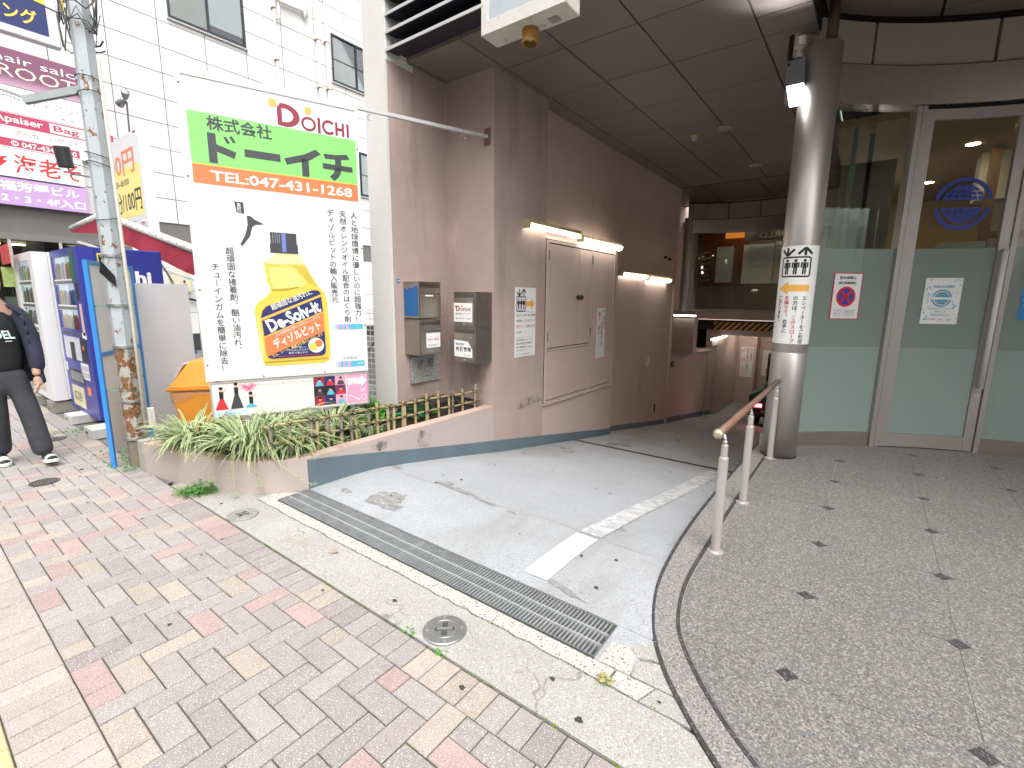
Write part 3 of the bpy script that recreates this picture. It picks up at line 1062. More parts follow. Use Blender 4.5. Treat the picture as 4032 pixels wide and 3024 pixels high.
b.lathe((-2.26, 7.27, 3.752), [(0.05, 0), (0.05, -0.02), (0.04, -0.03), (0.0, -0.032)], 20)
obj('base', b, mat('aged_plastic', (0.55, 0.42, 0.24), 0.5), t, smooth=True)
b = MB()
b.lathe((-2.26, 7.27, 3.72), [(0.036, 0), (0.036, -0.03), (0.02, -0.045), (0.0, -0.047)], 20)
obj('cap', b, mat('aged_plastic_pale', (0.62, 0.56, 0.42), 0.5), t, smooth=True)

# tube lamps
TUBE = mat('lit_tube', (1, 1, 1), 0.5, var=0, emit=((1.0, 0.94, 0.83), 4.2))
TUBEB = mat('lit_tube_strong', (1, 1, 1), 0.5, var=0, emit=((1.0, 0.94, 0.83), 24))
HOUS = mat('aged_lamp_housing', (0.45, 0.36, 0.22), 0.5, var=0.3, vs=12)
def tube_lamp(label, x, y0, y1, z, cover=False, dirn=(0, 1, 0), r=0.026):
    t = thing('tube_lamp', label, 'tube lamp', (x, y0, z), 'fluorescent lamps along the ramp wall')
    b = MB()
    b.box((x - 0.09, y0, z + 0.005), (x, y1, z + 0.045))
    b.box((x - 0.09, y0, z - 0.055), (x + 0.01, y0 + 0.018, z + 0.004))
    b.box((x - 0.09, y1 - 0.018, z - 0.055), (x + 0.01, y1, z + 0.004))
    obj('housing', b, HOUS, t)
    b = MB()
    if cover:
        n = 8
        pr = [(x - 0.085 + 0.105 * k / n, z + 0.002 - 0.055 * sin(pi * (0.15 + 0.85 * k / n)) - 0.01) for k in range(n + 1)]
        for (xa, za), (xb, zb) in zip(pr, pr[1:]):
            b.face([(xa, y0 + 0.02, za), (xb, y0 + 0.02, zb), (xb, y1 - 0.02, zb), (xa, y1 - 0.02, za)])
        b.face([(xa, y0 + 0.02, z + 0.003) for xa in (x - 0.085, x + 0.02)] + [(x + 0.02, y0 + 0.02, pr[-1][1])] + [(p[0], y0 + 0.02, p[1]) for p in reversed(pr[:-1])])
        obj('cover', b, TUBE, t, smooth=False)
    else:
        b.tube([(x - 0.035, y0 + 0.02, z - 0.026), (x - 0.035, y1 - 0.02, z - 0.026)], r, 12)
        obj('tube', b, TUBE, t, smooth=True)
    return t
tube_lamp('bare glowing tube with yellowed ends over the left part of the cabinet doors', -3.20, 4.60, 5.84, 2.31, r=0.019)
tube_lamp('covered glowing lamp over the right part of the cabinet doors', -3.19, 5.85, 7.12, 2.272, True)
tube_lamp('slimmer glowing tube on the darker wall left of its covered twin, past the cabinet', -3.36, 7.57, 8.76, 1.915, r=0.019)
tube_lamp('covered glowing lamp at the far end of the darker ramp wall', -3.35, 8.77, 9.95, 1.885, True)
tube_lamp('glowing tube under the pink ledge wall block, past the ramp wall', -3.33, 13.3, 15.2, 0.47)
t = thing('tube_lamp', 'short glowing tube on top of the pink block beside the far glass wall', 'tube lamp', (-3.75, 12.1, 1.12), 'fluorescent lamps along the ramp wall')
b = MB()
b.box((-4.05, 12.10, 1.13), (-3.42, 12.19, 1.17))
obj('housing', b, HOUS, t)
b = MB()
b.tube([(-4.0, 12.13, 1.10), (-3.42, 12.13, 1.10)], 0.022, 10)
obj('tube', b, mat('lit_tube_soft', (1, 1, 1), 0.5, var=0, emit=((1.0, 0.95, 0.86), 1.8)), t, smooth=True)
t = thing('tube_lamp', 'glowing tube far down under the low lintel', 'tube lamp', (-3.0, 15.9, 0.6), 'fluorescent lamps along the ramp wall')
b = MB()
b.box((-3.1, 16.2, 0.62), (-2.5, 16.3, 0.69))
obj('housing', b, HOUS, t)
b = MB()
b.tube([(-3.08, 16.25, 0.59), (-2.52, 16.25, 0.59)], 0.028, 10)
obj('tube', b, TUBEB, t, smooth=True)
b = MB()
b.box((-3.455, 14.0, 0.24), (-3.41, 14.45, 0.50))
single('whiteboard', b, WPAINT, 'small pale board on the wall beside the lamp at the low lintel', 'board')

# illuminated sign box hanging from the facade
RUSTW = mat('rusty_white_metal', (0.62, 0.60, 0.55), 0.5, var=0.1, vs=6, stains=[((0.26, 0.14, 0.06), 9, 0.61, 0.70, None), ((0.40, 0.31, 0.2), 5, 0.6, 0.75, None)])
t = thing('hanging_sign_box', 'rust spotted white sign box hanging under the canopy edge', 'sign box', (-2.33, 3.3, 3.5))
b = MB()
b.box((-2.72, 3.195, 3.50), (-1.95, 3.41, 3.508))
b.box((-2.72, 3.20, 3.508), (-2.655, 3.405, 4.62))
b.box((-2.015, 3.20, 3.508), (-1.95, 3.405, 4.62))
b.box((-2.654, 3.20, 3.508), (-2.016, 3.405, 3.595))
obj('frame', b, RUSTW, t, bevel=0.003)
b = MB()
b.box((-2.654, 3.222, 3.597), (-2.016, 3.39, 4.6))
obj('panel', b, mat('sign_acrylic', (0.46, 0.50, 0.53), 0.25, var=0.2, vs=3), t)
b = MB()
b.box((-2.16, 3.30, 3.494), (-2.08, 3.37, 3.4995))
obj('cover_plate', b, mat('dull_plate', (0.30, 0.28, 0.25), 0.6), t)
b = MB()
b.lathe((-2.345, 3.345, 3.4995), [(0.064, 0), (0.064, -0.10), (0.056, -0.10), (0.052, -0.03), (0.0, -0.028)], 24)
cn = obj('downlight', b, mat('rusty_can', (0.42, 0.22, 0.05), 0.6, var=0.35, vs=14, stains=[((0.13, 0.06, 0.035), 10, 0.52, 0.66, (1, 1, 2.5))]), t, smooth=False)
b = MB()
b.lathe((-2.345, 3.345, 3.47), [(0.03, 0), (0.03, -0.03), (0.018, -0.045), (0, -0.05)], 14)
obj('bulb_socket', b, ALU, cn, smooth=True)

# plain concrete pillar at the corner
b = MB()
b.box((-4.315, 3.272, -0.05), (-3.992, 3.298, 12))
single('concrete_pillar', b, mat('rendered_concrete', (0.66, 0.645, 0.605), 0.85, var=0.05, vs=1.6, bump=0.8, bs=90, stains=[((0.26, 0.25, 0.19), 1.0, 0.62, 0.85, (2, 2, 0.25))]),
       'tall pale rendered pillar between the white building and pink wall', 'pillar')

wall('side_wall', (5.55, 1.6, -0.05), (6.2, 3.95, 9.0), PINKW)  # unseen wall, added to cut bright reflections in the curved glass
# ------------------------------------------------------------------ curved glass storefront
CX, CY, R_ = 2.0437, 2.9991, 3.553
def ap(a, z, dr=0.0):
    return Vector((CX + (R_ + dr) * cos(radians(a)), CY + (R_ + dr) * sin(radians(a)), z))
sf = thing('glass_storefront', 'curved glass shopfront with stainless steel frame and frosted lower panes', 'shopfront', tuple(ap(118, 0)))
def arcwall(name, a0, a1, z0, z1, d0, d1, m, parent=sf, n=None, flare=0.0, smooth=False, fn=ap):
    """solid curved slab from angle a0 to a1 (a0 > a1 runs left to right), d0..d1 radially"""
    b = MB()
    n = n or max(2, int(abs(a0 - a1) / 1.5))
    for k in range(n):
        a, c = a0 + (a1 - a0) * k / n, a0 + (a1 - a0) * (k + 1) / n
        q = [fn(a, z0, d0), fn(c, z0, d0), fn(c, z0, d1), fn(a, z0, d1), fn(a, z1, d0 - flare), fn(c, z1, d0 - flare), fn(c, z1, d1 - flare), fn(a, z1, d1 - flare)]
        o = len(b.v)
        b.v += [tuple(v) for v in q]
        fs = [(0, 1, 5, 4), (2, 3, 7, 6), (4, 5, 6, 7), (3, 2, 1, 0)]
        if k == 0:
            fs.append((3, 0, 4, 7))
        if k == n - 1:
            fs.append((1, 2, 6, 5))
        b.f += [tuple(i + o for i in f_) for f_ in fs]
        b.m += [0] * len(fs)
    return obj(name, b, m, parent, smooth=smooth)
CLEAR = glassmat('clear_glass', (0.84, 0.88, 0.85), 0.5)
FROST = glassmat('frosted_film_glass', (0.55, 0.68, 0.64), 0.8, 0.86, (0.33, 0.39, 0.36), 0.10)
FROST2 = glassmat('frosted_film_glass_double', (0.55, 0.70, 0.66), 0.8, 0.93, (0.37, 0.465, 0.435), 0.10)
COVE = mat('cove_panel', (0.42, 0.375, 0.34), 0.5, var=0.06)
HEADM = mat('header_steel', (0.58, 0.54, 0.51), 0.28, 0.8, var=0.06, brushed=(30, (1, 1, 10)))
for a0, a1 in ((141, 122.9), (107.5, 84), (83.5, 62), (61.5, 40), (39.5, 15)):
    arcwall('plinth', a0, a1, 0.0, 0.145, -0.02, 0.06, STAINDARK)
    g1 = arcwall('frosted_pane', a0, a1, 0.147, 1.02, 0.0, 0.006, FROST2)
    arcwall('frosted_pane', a0, a1, 1.02, 1.965, 0.0, 0.006, FROST)
    arcwall('glass_pane', a0, a1, 1.965, 3.20, 0.0, 0.006, CLEAR)
for a0, a1 in ((122.85, 122.15), (122.1, 121.5), (107.95, 107.3)):
    arcwall('jamb', a0, a1, 0.0, 3.215, -0.045, 0.05, STAINLESS, n=1)
arcwall('header', 142, 14, 3.225, 3.545, -0.05, 0.12, HEADM, smooth=False, n=90)
arcwall('header_shadow', 142, 14, 3.545, 3.565, 0.0, 0.12, DARK)
ang = [143, 137.6, 130.2, 113.55, 97.2, 80.8, 64, 48, 31, 14]
for a0, a1 in zip(ang, ang[1:]):
    arcwall('cove_panel', a0 - 0.22, a1 + 0.22, 3.565, 3.90, -0.02, 0.02, COVE)
arcwall('cove_backing', 143, 14, 3.56, 3.98, 0.022, 0.06, DARK)
# swing door
dd = -0.012
arcwall('door_stile', 121.35, 120.2, 0.012, 3.19, dd - 0.02, dd + 0.02, STAINLESS, n=1)
arcwall('door_stile', 109.35, 108.1, 0.012, 3.19, dd - 0.02, dd + 0.02, STAINLESS, n=1)
kp = arcwall('kick_plate', 120.18, 109.37, 0.014, 0.148, dd - 0.018, dd + 0.018, STAINLESS, n=4)
arcwall('door_top_rail', 120.18, 109.37, 3.10, 3.19, dd - 0.018, dd + 0.018, STAINLESS, n=4)
arcwall('frosted_pane', 120.18, 109.37, 0.15, 1.02, dd, dd + 0.006, FROST2, n=4)
arcwall('frosted_pane', 120.18, 109.37, 1.02, 1.965, dd, dd + 0.006, FROST, n=4)
arcwall('glass_pane', 120.18, 109.37, 1.965, 3.10, dd, dd + 0.006, CLEAR, n=4)
arcwall('jamb', 121.42, 108.02, 3.195, 3.222, -0.03, 0.03, DARK, n=4)
hb = MB()
p0, p1 = ap(108.75, 0.66, -0.085), ap(108.75, 1.96, -0.085)
hb.tube([p0, p1], 0.021, 14)
han = obj('door_handle', hb, mat('white_grip', (0.66, 0.63, 0.61), 0.4, var=0.04), sf, smooth=True)
for z in (0.665, 1.945):
    b = MB()
    b.tube([ap(108.75, z, -0.085), ap(108.75, z, -0.02)], 0.013, 10)
    b.lathe(ap(108.75, z - 0.012, -0.085), [(0.024, 0), (0.024, 0.024)], 14)
    obj('handle_bracket', b, STAINLESS, han, smooth=False)
b = MB()
nrm = (Vector((CX, CY, 0)) - ap(108.7, 0)).normalized()
b.lathe(ap(108.7, 0.575, -0.034), [(0.026, 0), (0.026, 0.006), (0.016, 0.007), (0.016, 0.010), (0, 0.010)], 18, axis=tuple(nrm))
obj('lock', b, ALU, sf)

def arcface(a_left, z0, dr):
    """printed face laid on the inner side of the curved glass, u metres from angle a_left, v metres above z0"""
    def bend(u, v, d):
        return ap(a_left - math.degrees(u / (R_ + dr)), z0 + v, dr - d)
    fc = Face((0, 0, 0), (1, 0, 0), (0, 0, 1), bend)
    return fc
def globe(f, cx, cy, r, col, lw=1.0, layer=2, gap=0.16):
    f.ring(col, cx, cy, r, 0.15 * r, layer, 36, radians(10), radians(170))
    f.ring(col, cx, cy, r, 0.15 * r, layer, 36, radians(190), radians(350))
    r2 = 0.76 * r
    cw = 0.16 * r
    for s_ in (1, -1):
        pts = [(cx + r2 * cos(a), cy + s_ * r2 * sin(a)) for a in [radians(12 + 156 * k / 16) for k in range(17)]]
        # bands between latitude and longitude lines
        rows = [0.17, 0.40, 0.62, 0.97]
        for y0, y1 in zip(rows, rows[1:]):
            for k in range(-3, 3):
                a0, a1 = k / 3 + 0.02, (k + 1) / 3 - 0.02
                q = []
                for yy, aa in ((y0 + 0.02, a0), (y0 + 0.02, a1), (y1 - 0.02, a1), (y1 - 0.02, a0)):
                    w = sqrt(max(0.0, 1 - yy * yy))
                    q.append((cx + r2 * w * aa, cy + s_ * r2 * yy))
                f.poly(col, q if s_ > 0 else q[::-1], layer)
f = arcface(118.3, 2.10, -0.026)
globe(f, 0.22, 0.265, 0.232, BLUE, layer=2)
f.build(sf, 'door_emblem')
# floor inside and a shop room
RW = mat('shop_wall_tan', (0.45, 0.31, 0.16), 0.7, var=0.1)
room = thing('shop_interior', 'warm lit shop room seen through the clear upper glass', 'shop interior', (1.5, 8.5, 0))
def rb(name, a, c, m, **k):
    b = MB()
    b.box(a, c)
    return obj(name, b, m, room, **k)
rb('floor', (-0.55, 5.4, -0.3), (6, 12.2, -0.002), mat('shop_floor', (0.12, 0.085, 0.06), 0.4))
rb('back_wall', (-0.55, 12.0, 0), (6, 12.2, 3.6), RW)
rb('side_wall', (5.9, 5.6, 0), (6.1, 12.0, 3.6), mat('shop_wall_white', (0.55, 0.52, 0.46), 0.7))
rb('shop_ceiling', (-0.55, 6.62, 3.32), (6, 12.0, 3.4), mat('shop_ceiling', (0.32, 0.22, 0.12), 0.7))
rb('bulkhead', (0.9, 8.6, 2.75), (5.9, 9.0, 3.32), mat('shop_wall_white', (0.55, 0.52, 0.46), 0.7))
rb('partition', (1.15, 9.8, 0), (2.6, 9.9, 3.0), mat('shop_wall_white', (0.55, 0.52, 0.46), 0.7))
rb('timber_post', (0.95, 8.3, 0), (1.05, 8.4, 3.3), mat('shop_timber', (0.09, 0.045, 0.02), 0.5))
rb('timber_post', (1.75, 8.3, 0), (1.85, 8.4, 3.3), mat('shop_timber', (0.09, 0.045, 0.02), 0.5))
rb('timber_rail', (1.0, 8.32, 2.25), (3.2, 8.38, 2.33), mat('shop_timber', (0.09, 0.045, 0.02), 0.5))
for k in range(5):
    rb('curtain', (1.30 + k * 0.11, 9.3, 1.2), (1.39 + k * 0.11, 9.34, 2.2), mat('ochre_curtain', (0.50, 0.30, 0.05), 0.8, var=0.3, vs=14))
rb('screen_panel', (-0.45, 6.9, 0.3), (0.05, 7.0, 3.0), mat('olive_panel', (0.16, 0.145, 0.10), 0.6))
rb('cabinet', (-0.4, 8.6, 0), (0.5, 9.0, 1.75), mat('dark_cabinet', (0.05, 0.03, 0.025), 0.5))
rb('glass_case', (0.55, 7.6, 0), (0.95, 8.0, 2.15), mat('case_grey', (0.28, 0.33, 0.34), 0.3))
GLOW = mat('lamp_glow', (1, 1, 1), 0.5, var=0, emit=((1.0, 0.80, 0.50), 42.0))
for x, y in ((0.72, 6.75), (1.55, 7.2), (1.1, 7.55), (0.75, 8.1), (2.4, 7.0), (2.2, 8.0), (3.4, 7.4), (0.5, 10.2), (1.8, 10.4)):
    b = MB()
    b.lathe((x, y, 3.318), [(0.0, -0.004), (0.062, -0.002)], 18)
    obj('downlight', b, GLOW, room)
for x, y, z in ((-0.25, 9.0, 2.68), (-0.22, 9.0, 2.5)):
    b = MB()
    b.tube([(x, y + 0.3, 3.32), (x, y + 0.3, z + 0.05)], 0.006, 6)
    obj('pendant_cord', b, BLKPL, room)
    b = MB()
    b.lathe((x, y + 0.3, z - 0.05), [(0.0, 0), (0.035, 0.015), (0.045, 0.05), (0.03, 0.09), (0.012, 0.11)], 14)
    obj('pendant_bulb', b, mat('bulb_white', (1, 1, 1), 0.5, var=0, emit=((1, 0.95, 0.85), 22)), room, smooth=True)
# second, inner pair of fins behind the glass beside the column
for x, y in ((-0.36, 6.6), (-0.22, 6.9)):
    b = MB()
    b.box((x, y, 0), (x + 0.045, y + 0.05, 3.3))
    obj('glass_fin', b, mat('fin_metal', (0.28, 0.33, 0.31), 0.3, 0.6), room)

# far curved glass over the ramp
C2X, C2Y, R2 = -2.5, 11.15, 2.57
def bp(a, z, dr=0.0):
    return Vector((C2X + (R2 + dr) * cos(radians(a)), C2Y + (R2 + dr) * sin(radians(a)), z))
sg = thing('upper_glass_wall', 'curved dark shop window above the striped beam at the far end', 'shop window', tuple(bp(90, 1.19)))
A2 = [126, 112, 94, 74, 50, 30]
for a0, a1 in zip(A2, A2[1:]):
    arcwall('glass_pane', a0 - 0.1, a1 + 0.1, 1.19, 3.21, 0, 0.006, CLEAR, sg, n=6, fn=bp)
arcwall('header', 128, 28, 3.22, 3.55, -0.03, 0.08, HEADM, sg, n=30, fn=bp)
arcwall('sill', 128, 28, 1.191, 1.245, -0.02, 0.04, STAINDARK, sg, n=24, fn=bp)
for a0, a1 in ((128, 119), (118.6, 106.5), (106, 90), (89.5, 72), (71.5, 50), (49, 28)):
    arcwall('cove_panel', a0, a1, 3.57, 3.95, -0.02, 0.02, COVE, sg, fn=bp)
arcwall('cove_backing', 128, 28, 3.55, 3.99, 0.022, 0.06, DARK, sg, n=24, fn=bp)
b = MB()
b.tube([(-4.02, 13.0, 1.19), (-4.02, 13.0, 3.56)], 0.105, 20)
b.lathe((-4.02, 13.0, 1.19), [(0.12, 0), (0.12, 0.03)], 20)
obj('post', b, STAINLESS, sg, smooth=False)
# interior behind the far glass
OR = mat('orange_timber', (0.24, 0.075, 0.02), 0.6, var=0.25, vs=3)
ri = thing('upper_room', 'orange timber room with white boards behind the far curved glass', 'room interior', (-2.3, 15.4, 1.2))
def ub(name, a, c, m):
    b = MB()
    b.box(a, c)
    return obj(name, b, m, ri)
ub('floor', (-4.6, 13.75, 1.0), (1, 15.6, 1.185), mat('dark_floor', (0.25, 0.22, 0.17), 0.5))
ub('back_wall', (-4.6, 15.5, 1.19), (1, 15.6, 3.6), mat('dim_wall', (0.40, 0.33, 0.25), 0.7))
ub('timber_panel', (-4.25, 15.2, 1.9), (-3.02, 15.3, 3.5), OR)
ub('board', (-3.75, 14.9, 2.0), (-3.30, 14.92, 3.0), mat('grey_board', (0.55, 0.54, 0.57), 0.6))
ub('board', (-3.0, 14.7, 1.95), (-2.25, 14.72, 3.0), mat('pale_board', (0.75, 0.76, 0.72), 0.6))
ub('board', (-2.22, 14.7, 1.95), (-1.0, 14.72, 3.05), mat('olive_board', (0.62, 0.62, 0.54), 0.6))
ub('window_frame', (-2.70, 14.66, 2.45), (-2.36, 14.69, 2.9), mat('bright_pane', (0.7, 0.75, 0.78), 0.4))
ub('ceiling', (-4.6, 13.8, 3.55), (1, 15.6, 3.6), mat('shop_ceiling', (0.32, 0.22, 0.12), 0.7))
ub('glow_strip', (-3.6, 15.1, 3.25), (-2.95, 15.18, 3.42), mat('orange_glow', (0.6, 0.2, 0.03), 0.6, var=0.3, emit=((1.0, 0.28, 0.04), 0.25)))
for k in range(6):
    ub('shelf_row', (-4.2, 15.05, 2.05 + k * 0.16), (-4.0, 15.18, 2.10 + k * 0.16), mat('shelf_items', (0.30, 0.22, 0.16), 0.6, var=0.4, vs=20))
b = MB()
for x in (-2.9, -1.95):
    b.lathe((x, 14.2, 3.545), [(0.0, -0.004), (0.10, -0.002)], 16)
obj('downlight', b, mat('added_room_glow', (1, 1, 1), 0.5, var=0, emit=((1.0, 0.82, 0.55), 14.0)), ri)  # discs hidden above the header, added to brighten this room
f = Face((-2.95, 14.4, 3.06), (1, 0, 0), (0, 0, 1))
f.rect(mat('dark_fascia', (0.05, 0.035, 0.035), 0.6), 0, 0, 2.2, 0.26)
f.text(mat('fascia_letters', (0.20, 0.20, 0.19), 0.5), 'R WORLD', 0.36, 0.06, 1.62, 0.21, 0.01, mirror=True)
f.build(ri, 'fascia')
# ================================================================== SIGNBOARD
SA = radians(69.5)
SU = Vector((cos(SA), sin(SA), 0))
SN = SU.cross(Vector((0, 0, 1)))
SO = Vector((-4.27, 1.59, 0))
def sp(s, z, d=0.0):
    return SO + SU * s + SN * d + Vector((0, 0, z))
sb = thing('company_signboard', 'large white signboard with green band, phone number and yellow spray bottle picture', 'signboard', tuple(sp(0.64, 0.2)))
def sbar(name, s0, s1, z0, z1, d0, d1, m, parent=sb, **k):
    b = MB()
    b.obox(sp(s0, z0, d0), SU * (s1 - s0), SN * (d1 - d0), Vector((0, 0, z1 - z0)))
    return obj(name, b, m, parent, **k)
SIGNW = mat('sign_sheet_white', (0.80, 0.80, 0.79), 0.35, var=0.03)
sbar('panel', 0.0, 1.285, 0.77, 3.085, -0.05, -0.002, SIGNW)
for s0, s1, z0, z1 in ((-0.02, 0.012, 0.765, 3.09), (1.274, 1.296, 0.765, 3.09), (0.0125, 1.2735, 0.765, 0.795), (0.0125, 1.2735, 3.065, 3.09)):
    sbar('frame', s0, s1, z0, z1, -0.055, 0.006, WPAINT)
for s_ in (0.06, 1.22):
    sbar('post', s_ - 0.025, s_ + 0.025, 0.05, 3.0, -0.11, -0.056, GALV)
for s_, z in ((0.0, 3.0), (0.0, 2.35), (0.0, 1.5), (0.0, 0.9), (1.285, 2.75), (1.285, 1.9), (1.285, 1.2), (0.4, 0.78), (0.9, 0.78)):
    b = MB()
    b.lathe(sp(s_, z, 0.006), [(0.007, 0), (0.007, 0.004), (0, 0.005)], 8, axis=tuple(SN))
    obj('screw', b, mat('screw_grey', (0.12, 0.12, 0.12), 0.5, 0.4), sb)
f = Face(sp(0, 0, 0.0), SU, (0, 0, 1))
f.poly(GREEN, [(0.033, 2.453), (1.276, 2.448), (1.275, 2.819), (0.030, 2.826)])
f.rect(AMBER, 0.034, 2.444, 1.276, 2.453, 2)
f.poly(ORANGE, [(0.034, 2.311), (1.278, 2.309), (1.276, 2.445), (0.034, 2.45)])
f.text(INKG, '株式会社', 0.152, 2.705, 0.602, 2.812, 0.022)
for pts in ([(0.150, 2.687), (0.206, 2.687), (0.206, 2.469), (0.150, 2.469)], [(0.206, 2.61), (0.338, 2.570), (0.322, 2.520), (0.206, 2.556)],
            [(0.256, 2.668), (0.276, 2.676), (0.300, 2.632), (0.280, 2.624)], [(0.296, 2.678), (0.316, 2.686), (0.340, 2.642), (0.320, 2.634)],
            [(0.395, 2.606), (0.654, 2.606), (0.654, 2.548), (0.395, 2.548)],
            [(0.930, 2.690), (0.975, 2.660), (0.880, 2.595), (0.700, 2.535), (0.682, 2.582), (0.845, 2.640)], [(0.815, 2.60), (0.872, 2.60), (0.872, 2.462), (0.815, 2.462)],
            [(1.19, 2.690), (1.215, 2.652), (1.115, 2.635), (1.005, 2.630), (0.995, 2.668), (1.10, 2.674)], [(0.985, 2.592), (1.235, 2.592), (1.235, 2.548), (0.985, 2.548)],
            [(1.088, 2.640), (1.140, 2.640), (1.140, 2.57), (1.088, 2.57)], [(1.088, 2.572), (1.140, 2.572), (1.132, 2.525), (1.110, 2.490), (1.075, 2.458), (1.038, 2.490), (1.072, 2.520)]):
    f.poly(INKG, pts, 3 if pts[0][1] < 2.6 else 2)
f.text(WHITE, 'TEL:047-431-1268', 0.150, 2.335, 1.222, 2.415, 0.02)
# maroon word mark with orange squares
f.rect(AMBER, 0.596, 2.965, 0.650, 3.022)
f.rect(AMBER, 0.866, 2.960, 0.912, 3.014)
D_out = [(0.652, 2.965)] + [(0.700 + 0.122 * cos(a), 2.918 + 0.088 * sin(a)) for a in [radians(100 - k * 15) for k in range(13)]] + [(0.652, 2.835)]
f.poly(MAROON, D_out)
f.poly(SIGNW, [(0.688, 2.965)] + [(0.710 + 0.062 * cos(a), 2.915 + 0.050 * sin(a)) for a in [radians(85 - k * 15) for k in range(12)]] + [(0.688, 2.863)], 2)
f.ring(MAROON, 0.890, 2.885, 0.058, 0.018, sy=0.95)
f.rect(MAROON, 0.962, 2.828, 0.984, 2.948)
f.ring(MAROON, 1.052, 2.888, 0.056, 0.019, a0=radians(42), a1=radians(318), sy=1.02)
for x in (1.105, 1.160, 1.200):
    f.rect(MAROON, x, 2.834, x + 0.019, 2.942)
f.rect(MAROON, 1.12, 2.878, 1.165, 2.897, 2)
# spray trigger
f.poly(INKG, [(0.292, 2.200), (0.356, 2.200), (0.358, 2.112), (0.302, 2.120)])
f.text(WHITE, 'STREAM', 0.29, 2.142, 0.355, 2.170, 0.01, rot=radians(88), slant=0.2)
f.poly(INKG, [(0.372, 2.100), (0.40, 2.098), (0.425, 2.075), (0.495, 2.042), (0.43, 2.032), (0.405, 2.012), (0.385, 1.94), (0.325, 1.858), (0.310, 1.870), (0.352, 1.95), (0.374, 2.03)])
# bottle
OIL = flat('print_oil_yellow', (0.72, 0.55, 0.07), 0.35)
OILL = flat('print_oil_light', (0.80, 0.68, 0.20), 0.35)
OILP = flat('print_oil_pale', (0.68, 0.62, 0.36), 0.35)
OILD = flat('print_oil_dark', (0.45, 0.30, 0.03), 0.35)
bot = [(0.560, 1.815), (0.548, 1.790), (0.470, 1.737), (0.462, 1.724), (0.482, 1.690), (0.470, 1.660), (0.488, 1.625), (0.478, 1.585), (0.500, 1.548), (0.505, 1.500), (0.470, 1.452), (0.412, 1.415), (0.380, 1.375), (0.372, 1.311),
       (0.380, 1.20), (0.392, 1.05), (0.405, 0.905), (0.420, 0.872), (0.470, 0.864), (0.905, 0.868), (0.945, 0.885), (0.962, 0.925), (0.962, 1.20), (0.955, 1.434), (0.935, 1.500), (0.890, 1.550), (0.835, 1.640), (0.790, 1.735), (0.752, 1.800), (0.742, 1.815)]
f.poly(OIL, bot, 1)
f.poly(OILP, [(0.560, 1.813), (0.550, 1.790), (0.474, 1.735), (0.474, 1.727), (0.600, 1.722), (0.790, 1.732), (0.750, 1.798), (0.740, 1.813)], 2)
f.poly(OILL, [(0.505, 1.700), (0.70, 1.70), (0.80, 1.58), (0.76, 1.54), (0.53, 1.52), (0.512, 1.60)], 2)
f.poly(OILL, [(0.400, 1.30), (0.408, 1.16), (0.425, 0.93), (0.413, 0.93), (0.395, 1.10), (0.386, 1.30)], 2)
f.poly(OILD, [(0.516, 1.505), (0.62, 1.508), (0.73, 1.535), (0.73, 1.545), (0.62, 1.520), (0.516, 1.517)], 3)
f.poly(OILD, [(0.42, 0.888), (0.93, 0.895), (0.94, 0.912), (0.42, 0.905)], 2)
for k in range(9):
    f.line(OILD, (0.70 + k * 0.014, 1.715 - k * 0.017), (0.80 + k * 0.010, 1.700 - k * 0.019), 0.003, 3)
CAPM = flat('print_cap_dark', (0.05, 0.05, 0.062), 0.35)
CAPB = flat('print_cap_glint', (0.16, 0.20, 0.55), 0.35)
f.rect(CAPM, 0.532, 1.890, 0.735, 1.985, 2)
f.rect(CAPM, 0.525, 1.818, 0.742, 1.892, 2)
f.rect(CAPB, 0.618, 1.83, 0.650, 1.98, 3)
for k in range(5):
    f.rect(GALV, 0.55 + k * 0.017, 1.90, 0.553 + k * 0.017, 1.975, 3)
# label
lab = [(0.418, 1.290), (0.430, 1.335), (0.462, 1.372), (0.60, 1.425), (0.845, 1.515), (0.885, 1.512), (0.905, 1.487), (0.918, 1.30), (0.922, 0.985), (0.915, 0.950), (0.885, 0.932), (0.475, 0.924), (0.448, 0.935), (0.438, 0.965)]
f.poly(AMBER, [(0.66 + (x - 0.66) * 1.03, 1.20 + (y - 1.20) * 1.03) for x, y in lab], 3)
f.poly(NAVY, lab, 4)
f.poly(AMBER, [(0.419, 1.275), (0.912, 1.483), (0.914, 1.463), (0.420, 1.252)], 5)
f.poly(AMBER, [(0.427, 1.118), (0.918, 1.330), (0.918, 1.318), (0.428, 1.106)], 5)
f.poly(ORANGE, [(0.428, 1.106), (0.918, 1.318), (0.919, 1.155), (0.442, 0.946), (0.438, 0.965)], 5)
sl = atan2(0.21, 0.49)
def ltext(m, s_, cx, cy, w, h, bold=0.0, layer=6):
    f.text(m, s_, cx - w / 2, cy - h / 2, cx + w / 2, cy + h / 2, bold, layer, rot=sl)
ltext(WHITE, '超頑固な油汚れに', 0.665, 1.432, 0.36, 0.050, 0.01)
ltext(WHITE, 'De-Solv-it', 0.672, 1.292, 0.46, 0.115, 0.035)
ltext(WHITE, '人と地球環境に優しい天然オレンジオイル', 0.70, 1.205, 0.40, 0.026)
ltext(WHITE, 'ディゾルビット', 0.690, 1.130, 0.42, 0.085, 0.025)
ltext(YELLOW, 'ガム、シール、接着剤を強力にはがします', 0.690, 1.040, 0.46, 0.030, 0.01)
f.text(WHITE, 'お肌に優しい', 0.640, 1.008, 0.755, 1.026, 0.0, 6)
f.text(WHITE, 'アロエ入りなので', 0.61, 0.984, 0.775, 1.002, 0.0, 6)
f.text(WHITE, '素手で使えます', 0.61, 0.960, 0.765, 0.978, 0.0, 6)
f.disc(WHITE, 0.840, 1.028, 0.066, layer=6)
f.disc(ORANGE, 0.862, 1.045, 0.034, layer=7)
